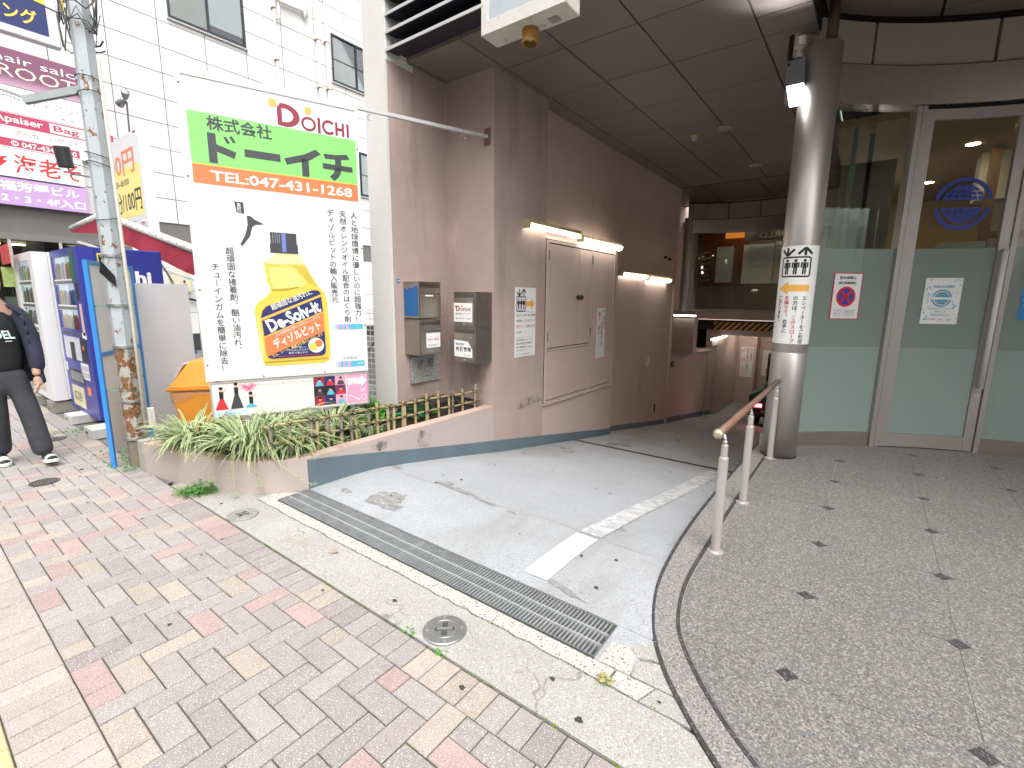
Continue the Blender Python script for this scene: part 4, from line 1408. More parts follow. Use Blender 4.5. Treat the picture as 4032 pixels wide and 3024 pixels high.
f.disc(AMBER, 0.815, 1.015, 0.032, layer=8)
f.disc(YELLOW, 0.815, 1.015, 0.025, layer=9)
f.poly(GREEN, [(0.855, 1.075), (0.872, 1.092), (0.868, 1.074)], 8)
f.line(RED, (0.50, 0.942), (0.86, 0.946), 0.004, 6)
# columns of text
f.vtext(INKG, '人と地球環境に優しいのに超強力！', 1.195, 1.222, 1.262, 2.216, 0.008)
f.vtext(INKG, '天然オレンジオイル配合のはくり剤', 1.098, 1.225, 1.162, 2.216, 0.008)
f.vtext(INKG, 'ディゾルビットの輸入販売元', 0.994, 1.404, 1.058, 2.220, 0.008)
f.vtext(INKG, '超頑固な接着剤、酷い油汚れ、', 0.200, 0.985, 0.262, 1.845, 0.008)
f.vtext(INKG, 'チューインガムを簡単に除去！', 0.090, 0.835, 0.152, 1.716, 0.008)
# sustainability strips (the mascot between them is left out)
cols = [PINK, CYAN, LILAC, flat('print_sky', (0.35, 0.62, 0.78)), PINK, CYAN, NAVY, CYAN]
for y0, y1 in ((1.165, 1.212), (0.812, 0.868)):
    for k in range(12):
        f.rect(cols[(k * 5 + 3) % 8] if k < 7 else CYAN, 1.003 + k * 0.022, y0, 1.003 + (k + 1) * 0.022, y1)
f.text(WHITE, '59号', 1.20, 0.828, 1.255, 0.852)
f.text(INKG, 'ちばSDGs', 1.070, 0.884, 1.200, 0.914, 0.005)
f.build(sb)

lb = thing('shop_banner', 'low white dance shop banner with photographs and a pink arrow panel under the signboard', 'banner', tuple(sp(0.64, 0.2, 0.01)))
def lbox(name, s0, s1, z0, z1, d0, d1, m, **k):
    return sbar(name, s0, s1, z0, z1, d0, d1, m, lb, **k)
lbox('panel', 0.012, 1.285, 0.455, 0.742, -0.035, -0.002, WPAINT)
for a in ((0.0, 1.297, 0.743, 0.755), (0.0, 1.297, 0.442, 0.4545), (0.0, 0.0118, 0.455, 0.7425), (1.2855, 1.297, 0.455, 0.7425)):
    lbox('frame', *a, -0.036, 0.005, ALU)
for s_ in (0.14, 1.15):
    lbox('post', s_ - 0.02, s_ + 0.02, 0.1, 0.74, -0.075, -0.036, GALV)
f = Face(sp(0, 0, 0), SU, (0, 0, 1))
SKIN = flat('print_skin', (0.70, 0.45, 0.33))
f.rect(flat('print_pale_blue', (0.55, 0.72, 0.85)), 0.02, 0.46, 0.26, 0.505)
for cx, col, hh in ((0.075, RED, 0.0), (0.185, INKG, 0.03), (0.29, CYAN, -0.06)):
    f.disc(SKIN, cx, 0.69 + hh, 0.014, 0.02)
    f.disc(INK, cx, 0.70 + hh, 0.015, 0.014, 2)
    f.poly(INK, [(cx - 0.016, 0.672 + hh), (cx + 0.016, 0.672 + hh), (cx + 0.014, 0.61 + hh), (cx - 0.014, 0.61 + hh)])
    f.poly(col, [(cx - 0.014, 0.61 + hh), (cx + 0.014, 0.61 + hh), (cx + 0.045, 0.52), (cx - 0.05, 0.52)])
    f.line(SKIN, (cx + 0.014, 0.665 + hh), (cx + 0.04, 0.70 + hh), 0.008, 2)
for a, b_ in ((0.25, 0.70), (0.28, 0.68), (0.305, 0.705)):
    for k in range(5):
        f.disc(PINK, a + 0.018 * cos(k * 1.257), b_ + 0.018 * sin(k * 1.257), 0.012)
    f.disc(RED, a, b_, 0.007, layer=2)
f.text(flat('print_grey', (0.55, 0.55, 0.55)), 'Flamenco & Hula Shop', 0.335, 0.692, 0.785, 0.726, 0.0)
bgc = [MAROON, flat('print_plum', (0.18, 0.03, 0.12)), NAVY, INK, PINK, INK]
for i in range(3):
    for j in range(3):
        x0, y0 = 0.798 + i * 0.094, 0.47 + j * 0.089
        f.rect(bgc[(i * 2 + j * 3) % 6], x0, y0, x0 + 0.094, y0 + 0.089)
        f.disc(SKIN, x0 + 0.05, y0 + 0.058, 0.012, 0.016, 2)
        f.disc(INK, x0 + 0.05, y0 + 0.068, 0.014, 0.011, 3)
        f.poly([RED, INKG, CYAN][(i + j) % 3], [(x0 + 0.03, y0 + 0.044), (x0 + 0.07, y0 + 0.044), (x0 + 0.085, y0 + 0.004), (x0 + 0.015, y0 + 0.004)], 2)
f.rect(PINK, 1.090, 0.465, 1.284, 0.738)
f.poly(WHITE, [(1.100, 0.642), (1.225, 0.642), (1.225, 0.615), (1.278, 0.672), (1.225, 0.730), (1.225, 0.703), (1.100, 0.703)], 2)
f.text(RED, 'このスロープを降り', 1.105, 0.684, 1.225, 0.698, layer=3)
f.text(RED, '右手のエレベーター', 1.105, 0.665, 1.225, 0.679, layer=3)
f.text(RED, '3階です。', 1.13, 0.647, 1.20, 0.661, layer=3)
f.text(WHITE, '3F', 1.220, 0.565, 1.262, 0.598, 0.01, 2)
f.line(WHITE, (1.225, 0.54), (1.225, 0.49), 0.005, 2)
f.line(WHITE, (1.265, 0.54), (1.265, 0.49), 0.005, 2)
f.line(WHITE, (1.225, 0.54), (1.265, 0.54), 0.005, 2)
f.line(WHITE, (1.225, 0.49), (1.265, 0.49), 0.005, 2)
f.line(WHITE, (1.11, 0.545), (1.20, 0.49), 0.006, 2)
f.poly(WHITE, [(1.207, 0.485), (1.180, 0.488), (1.197, 0.507)], 2)
f.build(lb)

rod = thing('support_rod', 'pale steel rod from the signboard top to the pink wall', 'rod', tuple(sp(0.2, 3.1)))
b = MB()
b.bar(sp(-0.005, 3.108, -0.02), (-3.385, 4.083, 3.108), 0.034, 0.030)
obj('bar', b, mat('pale_steel', (0.60, 0.61, 0.60), 0.4, 0.4, var=0.15, vs=8), rod)
b = MB()
b.box((-3.42, 4.074, 3.03), (-3.35, 4.0865, 3.19))
obj('wall_plate', b, mat('rusty_plate', (0.17, 0.11, 0.08), 0.7), rod)
for s_ in (1.42, 2.35):
    b = MB()
    c0 = sp(s_, 3.09, -0.02)
    b.tube([c0 + Vector((0, 0, 0.03)), c0 + Vector((0, 0, -0.02))] + [c0 + Vector((0, 0, -0.045)) + (SU * cos(a) + Vector((0, 0, 1)) * sin(a)) * 0.025 for a in [radians(90 + k * 40) for k in range(8)]], 0.003, 5)
    obj('hook', b, GALV, rod)

# ================================================================== PLANTER
pl = thing('planter_wall', 'low pink rendered planter wall curving round the flower bed', 'planter', (-3.9, 1.5, 0))
front = smooth_curve([(-4.70, 1.212), (-4.35, 1.262), (-3.949, 1.358), (-3.62, 1.49), (-3.42, 1.655), (-3.30, 1.838)], 6)
inner = []
for i, p in enumerate(front):
    a, c = front[max(0, i - 1)], front[min(len(front) - 1, i + 1)]
    L_ = hypot(c[0] - a[0], c[1] - a[1])
    inner.append((p[0] - (c[1] - a[1]) / L_ * 0.115, p[1] + (c[0] - a[0]) / L_ * 0.115))
inner[-1] = (-3.415, 1.80)
PLTOP = mat('planter_coping', (0.55, 0.40, 0.34), 0.85, var=0.14, vs=5, bump=0.6, bs=90, stains=[((0.35, 0.29, 0.22), 3, 0.6, 0.75, None)])
PLW = mat('planter_stucco', (0.46, 0.392, 0.362), 0.85, var=0.07, vs=2, bump=0.9, bs=85, stains=[((0.34, 0.26, 0.2), 2.2, 0.62, 0.78, (1.5, 1.5, 0.5)), ((0.11, 0.085, 0.08), 2.6, 0.715, 0.735, (1.3, 1.3, 0.9))])
body, cop = MB(), MB()
for i in range(len(front) - 1):
    a, c, d, e = front[i], front[i + 1], inner[i + 1], inner[i]
    body.hexa([(*a, -0.05), (*c, -0.05), (*d, -0.05), (*e, -0.05), (*a, 0.243), (*c, 0.243), (*d, 0.243), (*e, 0.243)])
    cop.hexa([(*a, 0.2435), (*c, 0.2435), (*d, 0.2435), (*e, 0.2435), (*a, 0.250), (*c, 0.250), (*d, 0.250), (*e, 0.250)])
body.hexa([(-3.30, 1.839, -1), (-3.30, 4.087, -1), (-3.415, 4.087, -1), (-3.415, 1.801, -1), (-3.30, 1.839, 0.243), (-3.30, 4.087, 0.251), (-3.415, 4.087, 0.251), (-3.415, 1.801, 0.243)])
cop.hexa([(-3.30, 1.839, 0.2435), (-3.30, 4.087, 0.2515), (-3.415, 4.087, 0.2515), (-3.415, 1.801, 0.2435), (-3.30, 1.839, 0.250), (-3.30, 4.087, 0.262), (-3.415, 4.087, 0.262), (-3.415, 1.801, 0.250)])
obj('wall', body, PLW, pl)
obj('coping', cop, PLTOP, pl)
obj('painted_skirting', skirting(-3.299, 1.8405, 4.09, 0, 0, top=sk_top, n=12), BLUEG, pl)
b = MB()
b.box((-4.80, 1.20, -0.05), (-4.701, 1.50, 0.262))
b.box((-4.80, 1.501, -0.05), (-4.72, 3.08, 0.20))
obj('end_block', b, mat('grey_block', (0.36, 0.34, 0.31), 0.9, bump=0.5), pl)
b = MB()
b.face([(p[0], p[1], 0.215) for p in inner] + [(-3.415, 4.08, 0.235), (-3.98, 4.08, 0.235), (-3.98, 3.2, 0.23), (-4.70, 3.05, 0.215), (-4.70, 1.35, 0.215)])
struct('planting_soil', b, mat('soil', (0.045, 0.035, 0.026), 0.95, var=0.5, vs=30, bump=1.0, bs=60))

def scuffmat():
    m = bpy.data.materials.new('black_scuff')
    m.use_nodes = True
    nt = m.node_tree
    b = nt.nodes['Principled BSDF']
    b.inputs['Base Color'].default_value = (0.035, 0.03, 0.03, 1)
    b.inputs['Roughness'].default_value = 0.8
    g_ = nd(nt, 'ShaderNodeNewGeometry')
    n1 = noise(nt, g_.outputs['Position'], 7, 6, 0.7, (1, 1, 1))
    n2 = noise(nt, g_.outputs['Position'], 60, 3, 0.6)
    a_ = mixc(nt, 1.0, ramp(nt, n1, [(0.44, 0.0), (0.62, 0.75)]), ramp(nt, n2, [(0.3, 0.2), (0.6, 1.0)]), 'MULTIPLY')
    nt.links.new(a_, b.inputs['Alpha'])
    return m
SCUFF = scuffmat()
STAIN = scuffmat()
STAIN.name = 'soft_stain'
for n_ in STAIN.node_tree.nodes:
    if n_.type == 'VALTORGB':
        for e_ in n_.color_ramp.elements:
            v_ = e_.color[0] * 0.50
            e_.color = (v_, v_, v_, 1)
for x, pts in ((-3.2975, [(2.42, 0.21), (2.60, 0.235), (2.58, 0.15), (2.50, 0.135), (2.44, 0.17)]), (-3.2975, [(2.98, 0.215), (3.13, 0.20), (3.08, 0.04), (2.97, 0.06), (2.94, 0.14)]), (-3.2975, [(4.50, 0.20), (4.72, 0.26), (5.02, 0.25), (5.06, 0.17), (4.80, 0.15), (4.55, 0.13)])):
    b = MB()
    b.face([(x, y, z) for y, z in pts])
    obj('scuff_mark', b, SCUFF, pl if pts[0][0] < 4 else bld)
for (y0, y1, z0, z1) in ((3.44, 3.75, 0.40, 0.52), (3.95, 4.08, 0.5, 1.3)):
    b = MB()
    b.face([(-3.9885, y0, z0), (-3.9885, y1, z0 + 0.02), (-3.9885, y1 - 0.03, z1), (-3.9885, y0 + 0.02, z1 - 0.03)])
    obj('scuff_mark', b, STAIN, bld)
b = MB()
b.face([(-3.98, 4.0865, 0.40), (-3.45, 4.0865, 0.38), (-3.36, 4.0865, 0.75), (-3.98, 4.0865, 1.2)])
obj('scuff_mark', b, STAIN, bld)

# plants
LG = mat('leaf_green', (0.07, 0.185, 0.035), 0.5, var=0.35, vs=18)
LC = mat('leaf_cream', (0.58, 0.61, 0.36), 0.5, var=0.2, vs=18)
LS = mat('runner_straw', (0.52, 0.47, 0.22), 0.6, var=0.2, vs=20)
def strap_leaf(mb, base, az, length, lift, width, droop, two=True):
    d = Vector((cos(az), sin(az), 0))
    sidev = Vector((-sin(az), cos(az), 0))
    n = 7
    pts = []
    for k in range(n + 1):
        t = k / n
        pts.append((Vector(base) + d * length * (t * (1 - 0.12 * t)) + Vector((0, 0, lift * (t - droop * t * t))), width * (0.55 + 0.9 * t * (1 - t)) * (1 - t ** 4 * 0.95)))
    tw = random.uniform(-0.5, 0.5)
    for k in range(n):
        (p, w), (q, x) = pts[k], pts[k + 1]
        s_ = (sidev + Vector((0, 0, tw))).normalized()
        v_ = Vector((0, 0, -0.25))
        if two:
            for a, c, mi in ((-1, -0.50, 1), (-0.50, 0.50, 0), (0.50, 1, 1)):
                mb.face([p + s_ * w * a - v_ * w * abs(a), p + s_ * w * c - v_ * w * abs(c), q + s_ * x * c - v_ * x * abs(c), q + s_ * x * a - v_ * x * abs(a)], mi)
        else:
            mb.face([p - s_ * w, p + s_ * w, q + s_ * x, q - s_ * x], 0)
def spider_plant(label, x, y, n, L, z=0.22, runners=()):
    t = thing('spider_plant', label, 'plant', (x, y, z), 'striped grass plants in the planter')
    mb = MB()
    for i in range(n):
        az = random.uniform(0, 2 * pi)
        r = random.uniform(0, 0.085)
        ln = L * random.uniform(0.55, 1.1)
        strap_leaf(mb, (x + r * cos(az + 1), y + r * sin(az + 1), z), az, ln, L * random.uniform(0.8, 1.75), random.uniform(0.007, 0.0125), random.uniform(0.55, 1.05))
    obj('foliage', mb, [LG, LC], t)
    for pts in runners:
        mb = MB()
        mb.tube(smooth_curve3(pts), 0.0028, 5, 2)
        e = Vector(pts[-1])
        for q in range(3):
            c = Vector(pts[-1 - q // 2]) + Vector((random.uniform(-.02, .02), random.uniform(-.02, .02), random.uniform(-0.02, 0.03)))
            for i in range(7):
                strap_leaf(mb, c, random.uniform(0, 6.28), random.uniform(0.03, 0.07), random.uniform(-0.02, 0.035), 0.003, 1.0, True)
        obj('runner', mb, [LG, LC, LS], t)
    return t
def smooth_curve3(pts, n=6):
    out = []
    for i in range(len(pts) - 1):
        p0, p1, p2, p3 = pts[max(0, i - 1)], pts[i], pts[i + 1], pts[min(len(pts) - 1, i + 2)]
        for k in range(n):
            t = k / n
            out.append(tuple(0.5 * (2 * p1[a] + (p2[a] - p0[a]) * t + (2 * p0[a] - 5 * p1[a] + 4 * p2[a] - p3[a]) * t * t + (3 * p1[a] - p0[a] - 3 * p2[a] + p3[a]) * t ** 3) for a in range(3)))
    return out + [tuple(pts[-1])]
spider_plant('big striped grass plant spilling over the planter front, with hanging runners', -3.74, 1.64, 340, 0.48,
             runners=([(-3.78, 1.62, 0.40), (-3.66, 1.50, 0.36), (-3.60, 1.445, 0.26), (-3.585, 1.43, 0.12), (-3.58, 1.43, 0.03)],
                      [(-3.72, 1.60, 0.42), (-3.56, 1.52, 0.38), (-3.48, 1.505, 0.28), (-3.45, 1.54, 0.16), (-3.45, 1.55, 0.08)],
                      [(-3.66, 1.64, 0.36), (-3.50, 1.62, 0.36), (-3.35, 1.66, 0.24), (-3.24, 1.76, 0.12), (-3.19, 1.82, 0.07)],
                      [(-3.85, 1.58, 0.36), (-3.78, 1.42, 0.33), (-3.74, 1.36, 0.22), (-3.75, 1.36, 0.12), (-3.80, 1.34, 0.09)]))
spider_plant('striped grass plant at the street end of the planter beside the rusty post', -4.28, 1.46, 280, 0.42,
             runners=([(-4.3, 1.5, 0.40), (-4.55, 1.46, 0.40), (-4.75, 1.42, 0.37), (-4.9, 1.40, 0.40)],))
spider_plant('striped grass plant leaning over the left end of the bamboo fence', -3.56, 1.86, 170, 0.34,
             runners=([(-3.5, 1.86, 0.44), (-3.40, 1.92, 0.44), (-3.36, 2.05, 0.38), (-3.34, 2.2, 0.31)], [(-3.52, 1.8, 0.42), (-3.38, 1.76, 0.42), (-3.30, 1.84, 0.34), (-3.27, 1.95, 0.27)]))
spider_plant('striped grass plant between the banner and the bamboo fence', -3.80, 2.38, 200, 0.40)
spider_plant('striped grass plant in front of the banner photographs, behind the big plant', -3.96, 2.00, 240, 0.44,
             runners=([(-3.86, 2.0, 0.45), (-3.60, 1.96, 0.44), (-3.45, 2.02, 0.36), (-3.33, 2.15, 0.30)],))
spider_plant('tiny striped grass tuft behind the bamboo fence stakes', -3.56, 2.63, 26, 0.13)
# low green cover
GC = mat('clover_green', (0.06, 0.20, 0.03), 0.55, var=0.5, vs=25)
def leaf_cover(mb, cx, cy, rx, ry, z, n, s0, s1, hmax):
    for i in range(n):
        a, r = random.uniform(0, 6.28), sqrt(random.random())
        x, y = cx + rx * r * cos(a), cy + ry * r * sin(a)
        if x > -3.43 and y > 1.8:
            x = -3.43
        h = z + hmax * (1 - r * r) * random.uniform(0.3, 1.0)
        s_ = random.uniform(s0, s1)
        n_ = Vector((random.gauss(0, 0.5), random.gauss(0, 0.5), 1)).normalized()
        u = n_.cross(Vector((cos(a), sin(a), 0.1))).normalized()
        v_ = n_.cross(u)
        c = Vector((x, y, h))
        mb.face([c + u * s_, c + (u * 0.3 + v_ * 0.8) * s_, c + (-u * 0.7 + v_ * 0.45) * s_, c + (-u * 0.7 - v_ * 0.45) * s_, c + (u * 0.3 - v_ * 0.8) * s_])
mb = MB()
leaf_cover(mb, -3.62, 1.98, 0.22, 0.34, 0.23, 900, 0.010, 0.020, 0.10)
leaf_cover(mb, -3.50, 1.78, 0.12, 0.14, 0.24, 260, 0.010, 0.018, 0.05)
leaf_cover(mb, -3.6, 2.5, 0.16, 0.3, 0.23, 320, 0.008, 0.016, 0.05)
cv = obj('ground_cover', mb, GC)
tag(cv, 'small leaved green ground cover along the planter edge', 'ground cover', kind='stuff')
mb = MB()
leaf_cover(mb, -4.05, 2.85, 0.32, 0.28, 0.25, 1500, 0.014, 0.028, 0.26)
leaf_cover(mb, -3.75, 3.35, 0.18, 0.3, 0.25, 420, 0.012, 0.024, 0.14)
single('leafy_shrub', mb, mat('shrub_green', (0.075, 0.26, 0.03), 0.5, var=0.45, vs=20), 'bright green low leafy shrub at the foot of the pillar', 'shrub')
# pavement weeds
def weed(label, x, y, n, L, z=0.0, m=None, az=None, lift=0.9, spread=0.03):
    mb = MB()
    for i in range(n):
        a = random.uniform(0, 6.28) if az is None else random.gauss(az, 0.7)
        strap_leaf(mb, (x + random.gauss(0, spread), y + random.gauss(0, spread), z), a, L * random.uniform(0.4, 1.1), L * random.uniform(0.3, lift), 0.0028, random.uniform(0.5, 1.2), False)
    for i in range(n // 2):
        leaf_cover(mb, x, y, spread * 2.5, spread * 2.5, z, 2, 0.006, 0.014, L * 0.6)
    single('weed_tuft', mb, m or mat('weed_green', (0.10, 0.27, 0.05), 0.5, var=0.4, vs=22), label, 'weed', 'weeds growing from the pavement joints')
weed('grassy weed tuft sprawling at the planter foot onto the pavers', -3.90, 1.30, 120, 0.17, az=-2.4, spread=0.05)
weed('taller leafy part of the weed against the planter wall', -3.86, 1.335, 60, 0.15, lift=1.4, spread=0.035)
weed('small weed patch beside the rusty post foot', -4.86, 1.16, 30, 0.07, spread=0.05)
weed('weed strip between blue frame leg and rusty post', -5.12, 1.20, 60, 0.06, spread=0.09)
weed('weed strip between the concrete blocks and blue frame', -5.55, 1.23, 60, 0.06, spread=0.10)
weed('weeds in front of the nearest pale concrete block', -6.75, 1.16, 50, 0.07, spread=0.10)
weed('dry weed tuft in the cracked concrete corner by the granite kerb', -0.668, 1.512, 14, 0.05, m=mat('weed_dry', (0.34, 0.32, 0.11), 0.6, var=0.3, vs=20), spread=0.012)
weed('moss and weed beside the nearer round metal cap', -1.48, 1.235, 26, 0.022, z=-0.01, spread=0.02)
weed('tiny weeds in the paver joint right of the metal cap', -1.28, 1.226, 20, 0.02, z=-0.008, spread=0.015)
mb = MB()
for i in range(420):
    x = random.uniform(-3.4, -0.15)
    c = Vector((x, (1.229 if i % 3 else 1.511) + random.gauss(0, 0.0035), -0.006))
    s_ = random.uniform(0.002, 0.006)
    if sin(x * 9) + sin(x * 23) < 0.1:
        continue
    mb.face([c + Vector((s_, 0, 0.002)), c + Vector((0, s_, 0.004)), c + Vector((-s_, 0, 0.002)), c + Vector((0, -s_, 0.001))])
mo = obj('joint_moss', mb, mat('moss', (0.14, 0.20, 0.03), 0.9, var=0.5, vs=30))
tag(mo, 'moss in the joints along the concrete strip', 'moss', kind='stuff')

# bamboo fence
BAM = mat('bamboo', (0.42, 0.34, 0.175), 0.45, var=0.2, vs=14, obvar=0.18)
BAMG = mat('bamboo_weathered', (0.27, 0.235, 0.18), 0.6, var=0.25, vs=18, obvar=0.15)
bf = thing('bamboo_fence', 'low lashed bamboo fence along the planter wall', 'bamboo fence', (-3.45, 2.8, 0.24))
for z0, z1, y0, y1 in ((0.508, 0.430, 1.62, 4.06), (0.375, 0.315, 1.62, 4.06)):
    b = MB()
    n = 12
    b.tube([(-3.462 + 0.003 * sin(k * 2.1), y0 + (y1 - y0) * k / n, z0 + (z1 - z0) * k / n + 0.004 * sin(k * 1.7)) for k in range(n + 1)], 0.0105, 8)
    obj('rail', b, BAM, bf, smooth=True)
stakes = [1.66, 1.80, 1.97, 2.02, 2.12, 2.24, 2.34, 2.39, 2.52, 2.61, 2.73, 2.79, 2.90, 2.925, 3.06, 3.20, 3.225, 3.38, 3.53, 3.58, 3.74, 3.935]
for y in stakes:
    b = MB()
    h = random.uniform(0.455, 0.535) if y < 3.9 else 0.52
    r = random.uniform(0.0115, 0.015)
    x = -3.445 + random.uniform(-0.004, 0.004)
    lean = random.uniform(-0.01, 0.01)
    b.lathe((x, y, 0.20), [(r, 0), (r, 0.11), (r * 1.12, 0.115), (r, 0.12), (r, h - 0.20), (r * 0.72, h - 0.20), (r * 0.68, h - 0.225), (0, h - 0.225)], 10, axis=(0, lean * 3, 1))
    obj('stake', b, BAMG if random.random() < (0.75 if y < 2.3 else 0.2) else BAM, bf)
    for zc in (0.508 - 0.032 * (y - 1.62), 0.375 - 0.0246 * (y - 1.62)):
        b = MB()
        for s_ in (1, -1):
            b.tube([(x + 0.016, y - 0.017, zc + s_ * 0.014), (x + 0.019, y, zc), (x + 0.016, y + 0.017, zc - s_ * 0.014), (x - 0.03, y + 0.016, zc - s_ * 0.012), (x - 0.034, y, zc), (x - 0.03, y - 0.016, zc + s_ * 0.012), (x + 0.016, y - 0.017, zc + s_ * 0.014)], 0.0028, 5, caps=False)
        obj('lashing', b, mat('dark_cord', (0.02, 0.017, 0.015), 0.9), bf)
# dark spiky mat and hose behind the fence
mb = MB()
for i in range(26):
    for j in range(16):
        y, x = 3.02 + i * 0.04, -3.92 + j * 0.03
        z = 0.30 + 0.10 * sin((y - 3.0) * 3.0) * (0.4 + 0.6 * sin((x + 3.92) * 6.0))
        mb.box((x, y, z), (x + 0.026, y + 0.006, z + 0.006))
        mb.box((x, y, z), (x + 0.005, y + 0.036, z + 0.006))
        if (i + j) % 2 == 0:
            mb.add([(x - 0.003, y - 0.003, z), (x + 0.003, y - 0.003, z), (x, y + 0.003, z), (x, y, z + 0.035)], [(0, 1, 3), (1, 2, 3), (2, 0, 3)])
single('spiked_mat', mb, BLKPL, 'black plastic spiked garden mat lying behind the bamboo fence', 'garden mat')
mb = MB()
mb.tube(smooth_curve3([(-3.55, 2.86, 0.28), (-3.60, 2.95, 0.33), (-3.60, 3.10, 0.31), (-3.52, 3.25, 0.28), (-3.60, 3.38, 0.30), (-3.75, 3.30, 0.30), (-3.72, 3.05, 0.29), (-3.6, 2.92, 0.285)]), 0.011, 8)
single('garden_hose', mb, mat('hose_green', (0.02, 0.28, 0.15), 0.35), 'coiled green hose on the soil behind the bamboo fence', 'hose', smooth=True)

# ================================================================== WALL FITTINGS
MBX = mat('mailbox_steel', (0.40, 0.365, 0.32), 0.34, 0.85, var=0.18, vs=4, brushed=(26, (1, 1, 6)), stains=[((0.22, 0.18, 0.13), 5, 0.60, 0.75, (1, 1, 0.5))])
MBXD = mat('mailbox_steel_dark', (0.26, 0.235, 0.20), 0.4, 1.0, var=0.2, vs=6)
def mailbox(label, O, U, W, w, d, h, notch=True):
    """O: lower left front corner; U runs right along the front, W points out of the front"""
    O, U, W = Vector(O), Vector(U), Vector(W)
    Z = Vector((0, 0, 1))
    t = thing('mailbox', label, 'mailbox', tuple(O), 'steel mailboxes on the pink walls')
    b = MB()
    b.obox(O - W * d, U * w, W * (d - 0.004), Z * h)
    b.obox(O - W * d + Z * (h + 0.0005) - U * 0.004, U * (w + 0.008), W * (d + 0.012), Z * 0.008)
    obj('body', b, MBX, t, bevel=0.003)
    b = MB()
    b.obox(O + U * 0.012 + Z * 0.012, U * (w - 0.024), W * 0.008, Z * (h * 0.66))
    dr = obj('door', b, MBX, t, bevel=0.002)
    b = MB()
    b.obox(O + U * 0.016 + Z * (h * 0.71), U * (w - 0.032), W * 0.010, Z * (h * 0.145))
    fl = obj('slot_flap', b, MBX, t, bevel=0.002)
    b = MB()
    b.obox(O + U * 0.016 + Z * (h * 0.86) - W * 0.002, U * (w - 0.032), W * 0.004, Z * (h * 0.10))
    obj('slot', b, MBXD, t)
    b = MB()
    b.obox(O + U * (w * 0.74) + Z * (h * 0.725) + W * 0.0105, U * (w * 0.16), W * 0.003, Z * 0.012)
    obj('maker_plate', b, ALU, fl)
    b = MB()
    b.lathe(O + U * (w * 0.52) + Z * (h * 0.10) + W * 0.0085, [(0.010, 0), (0.010, 0.005), (0.004, 0.007), (0, 0.007)], 12, axis=tuple(W))
    obj('lock', b, ALU, dr)
    return t, dr
t, dr = mailbox('upper left mailbox with torn blue film on its side', (-3.75, 3.418, 1.245), (0, 1, 0), (1, 0, 0), 0.317, 0.237, 0.372)
b = MB()
b.face([(-3.975, 3.4165, 1.27), (-3.765, 3.4165, 1.27), (-3.765, 3.4165, 1.56), (-3.78, 3.4165, 1.585), (-3.82, 3.4165, 1.58), (-3.85, 3.4165, 1.555), (-3.89, 3.4165, 1.565), (-3.92, 3.4165, 1.545), (-3.975, 3.4165, 1.56)])
obj('torn_film', b, mat('blue_film', (0.02, 0.115, 0.32), 0.45), t)
b = MB()
b.box((-3.7415, 3.50, 1.475), (-3.7405, 3.61, 1.49))
obj('name_strip', b, WHITE, dr)
t, dr = mailbox('lower left mailbox with a white square label, above the granite plaque', (-3.75, 3.416, 0.855), (0, 1, 0), (1, 0, 0), 0.312, 0.237, 0.370)
f = Face((-3.741, 3.50, 0.935), (0, 1, 0), (0, 0, 1))
f.rect(WHITE, 0, 0, 0.205, 0.155)
for x in (0.055, 0.15):
    f.ring(PINK, x, 0.09, 0.030, 0.003, 2)
    f.text(RED, 'Emika', x - 0.035, 0.078, x + 0.035, 0.10, layer=2)
f.line(INK, (0.02, 0.03), (0.18, 0.03), 0.003, 2)
f.line(INK, (0.02, 0.018), (0.14, 0.018), 0.003, 2)
f.build(dr, 'label_sheet', 'lettering')
t, dr = mailbox('upper right mailbox with a white company name sheet and two orange squares', (-3.625, 3.80, 1.150), (1, 0, 0), (0, -1, 0), 0.307, 0.285, 0.368)
f = Face((-3.613, 3.7915, 1.21), (1, 0, 0), (0, 0, 1))
f.rect(WHITE, 0, 0, 0.265, 0.20)
f.rect(ORANGE, 0.018, 0.152, 0.036, 0.172, 2)
f.rect(ORANGE, 0.112, 0.155, 0.128, 0.173, 2)
f.text(MAROON, 'D', 0.034, 0.115, 0.088, 0.170, 0.03, 2)
f.text(MAROON, 'OICHI', 0.092, 0.115, 0.240, 0.150, 0.02, 2)
f.text(INKG, '株式会社 ドーイチ', 0.026, 0.074, 0.240, 0.098, 0.005, 2)
f.text(INKG, '☎ 047-431-1268', 0.026, 0.026, 0.240, 0.050, 0.0, 2)
f.build(dr, 'name_sheet', 'lettering')
t, dr = mailbox('lower right mailbox with a peeling white name sheet', (-3.625, 3.80, 0.765), (1, 0, 0), (0, -1, 0), 0.307, 0.285, 0.375)
f = Face((-3.613, 3.7915, 0.83), (1, 0, 0), (0, 0, 1))
f.poly(WHITE, [(0, 0.005), (0.262, 0.0), (0.262, 0.09), (0.20, 0.172), (0.0, 0.182)])
f.text(INKG, '株式会社', 0.026, 0.128, 0.150, 0.156, 0.01, 2)
f.text(INK, '新健勝苑', 0.030, 0.062, 0.245, 0.112, 0.02, 2)
f.line(INKG, (0.14, 0.03), (0.17, 0.012), 0.003, 2)
f.line(INKG, (0.18, 0.02), (0.23, 0.028), 0.003, 2)
f.build(dr, 'name_sheet', 'lettering')
GPL = mat('granite_plaque', (0.30, 0.30, 0.28), 0.6, var=0.1, vs=4, specks=[((0.50, 0.50, 0.48), 120, 0.58, 0.04), ((0.09, 0.09, 0.09), 140, 0.40, 0.03)])
pq = thing('granite_plaque', 'grey granite name plaque with cut characters under the left mailboxes', 'plaque', (-3.99, 3.48, 0.53))
b = MB()
b.box((-3.989, 3.476, 0.525), (-3.955, 3.918, 0.822))
obj('slab', b, GPL, pq, bevel=0.002)
f = Face((-3.955, 3.476, 0.525), (0, 1, 0), (0, 0, 1))
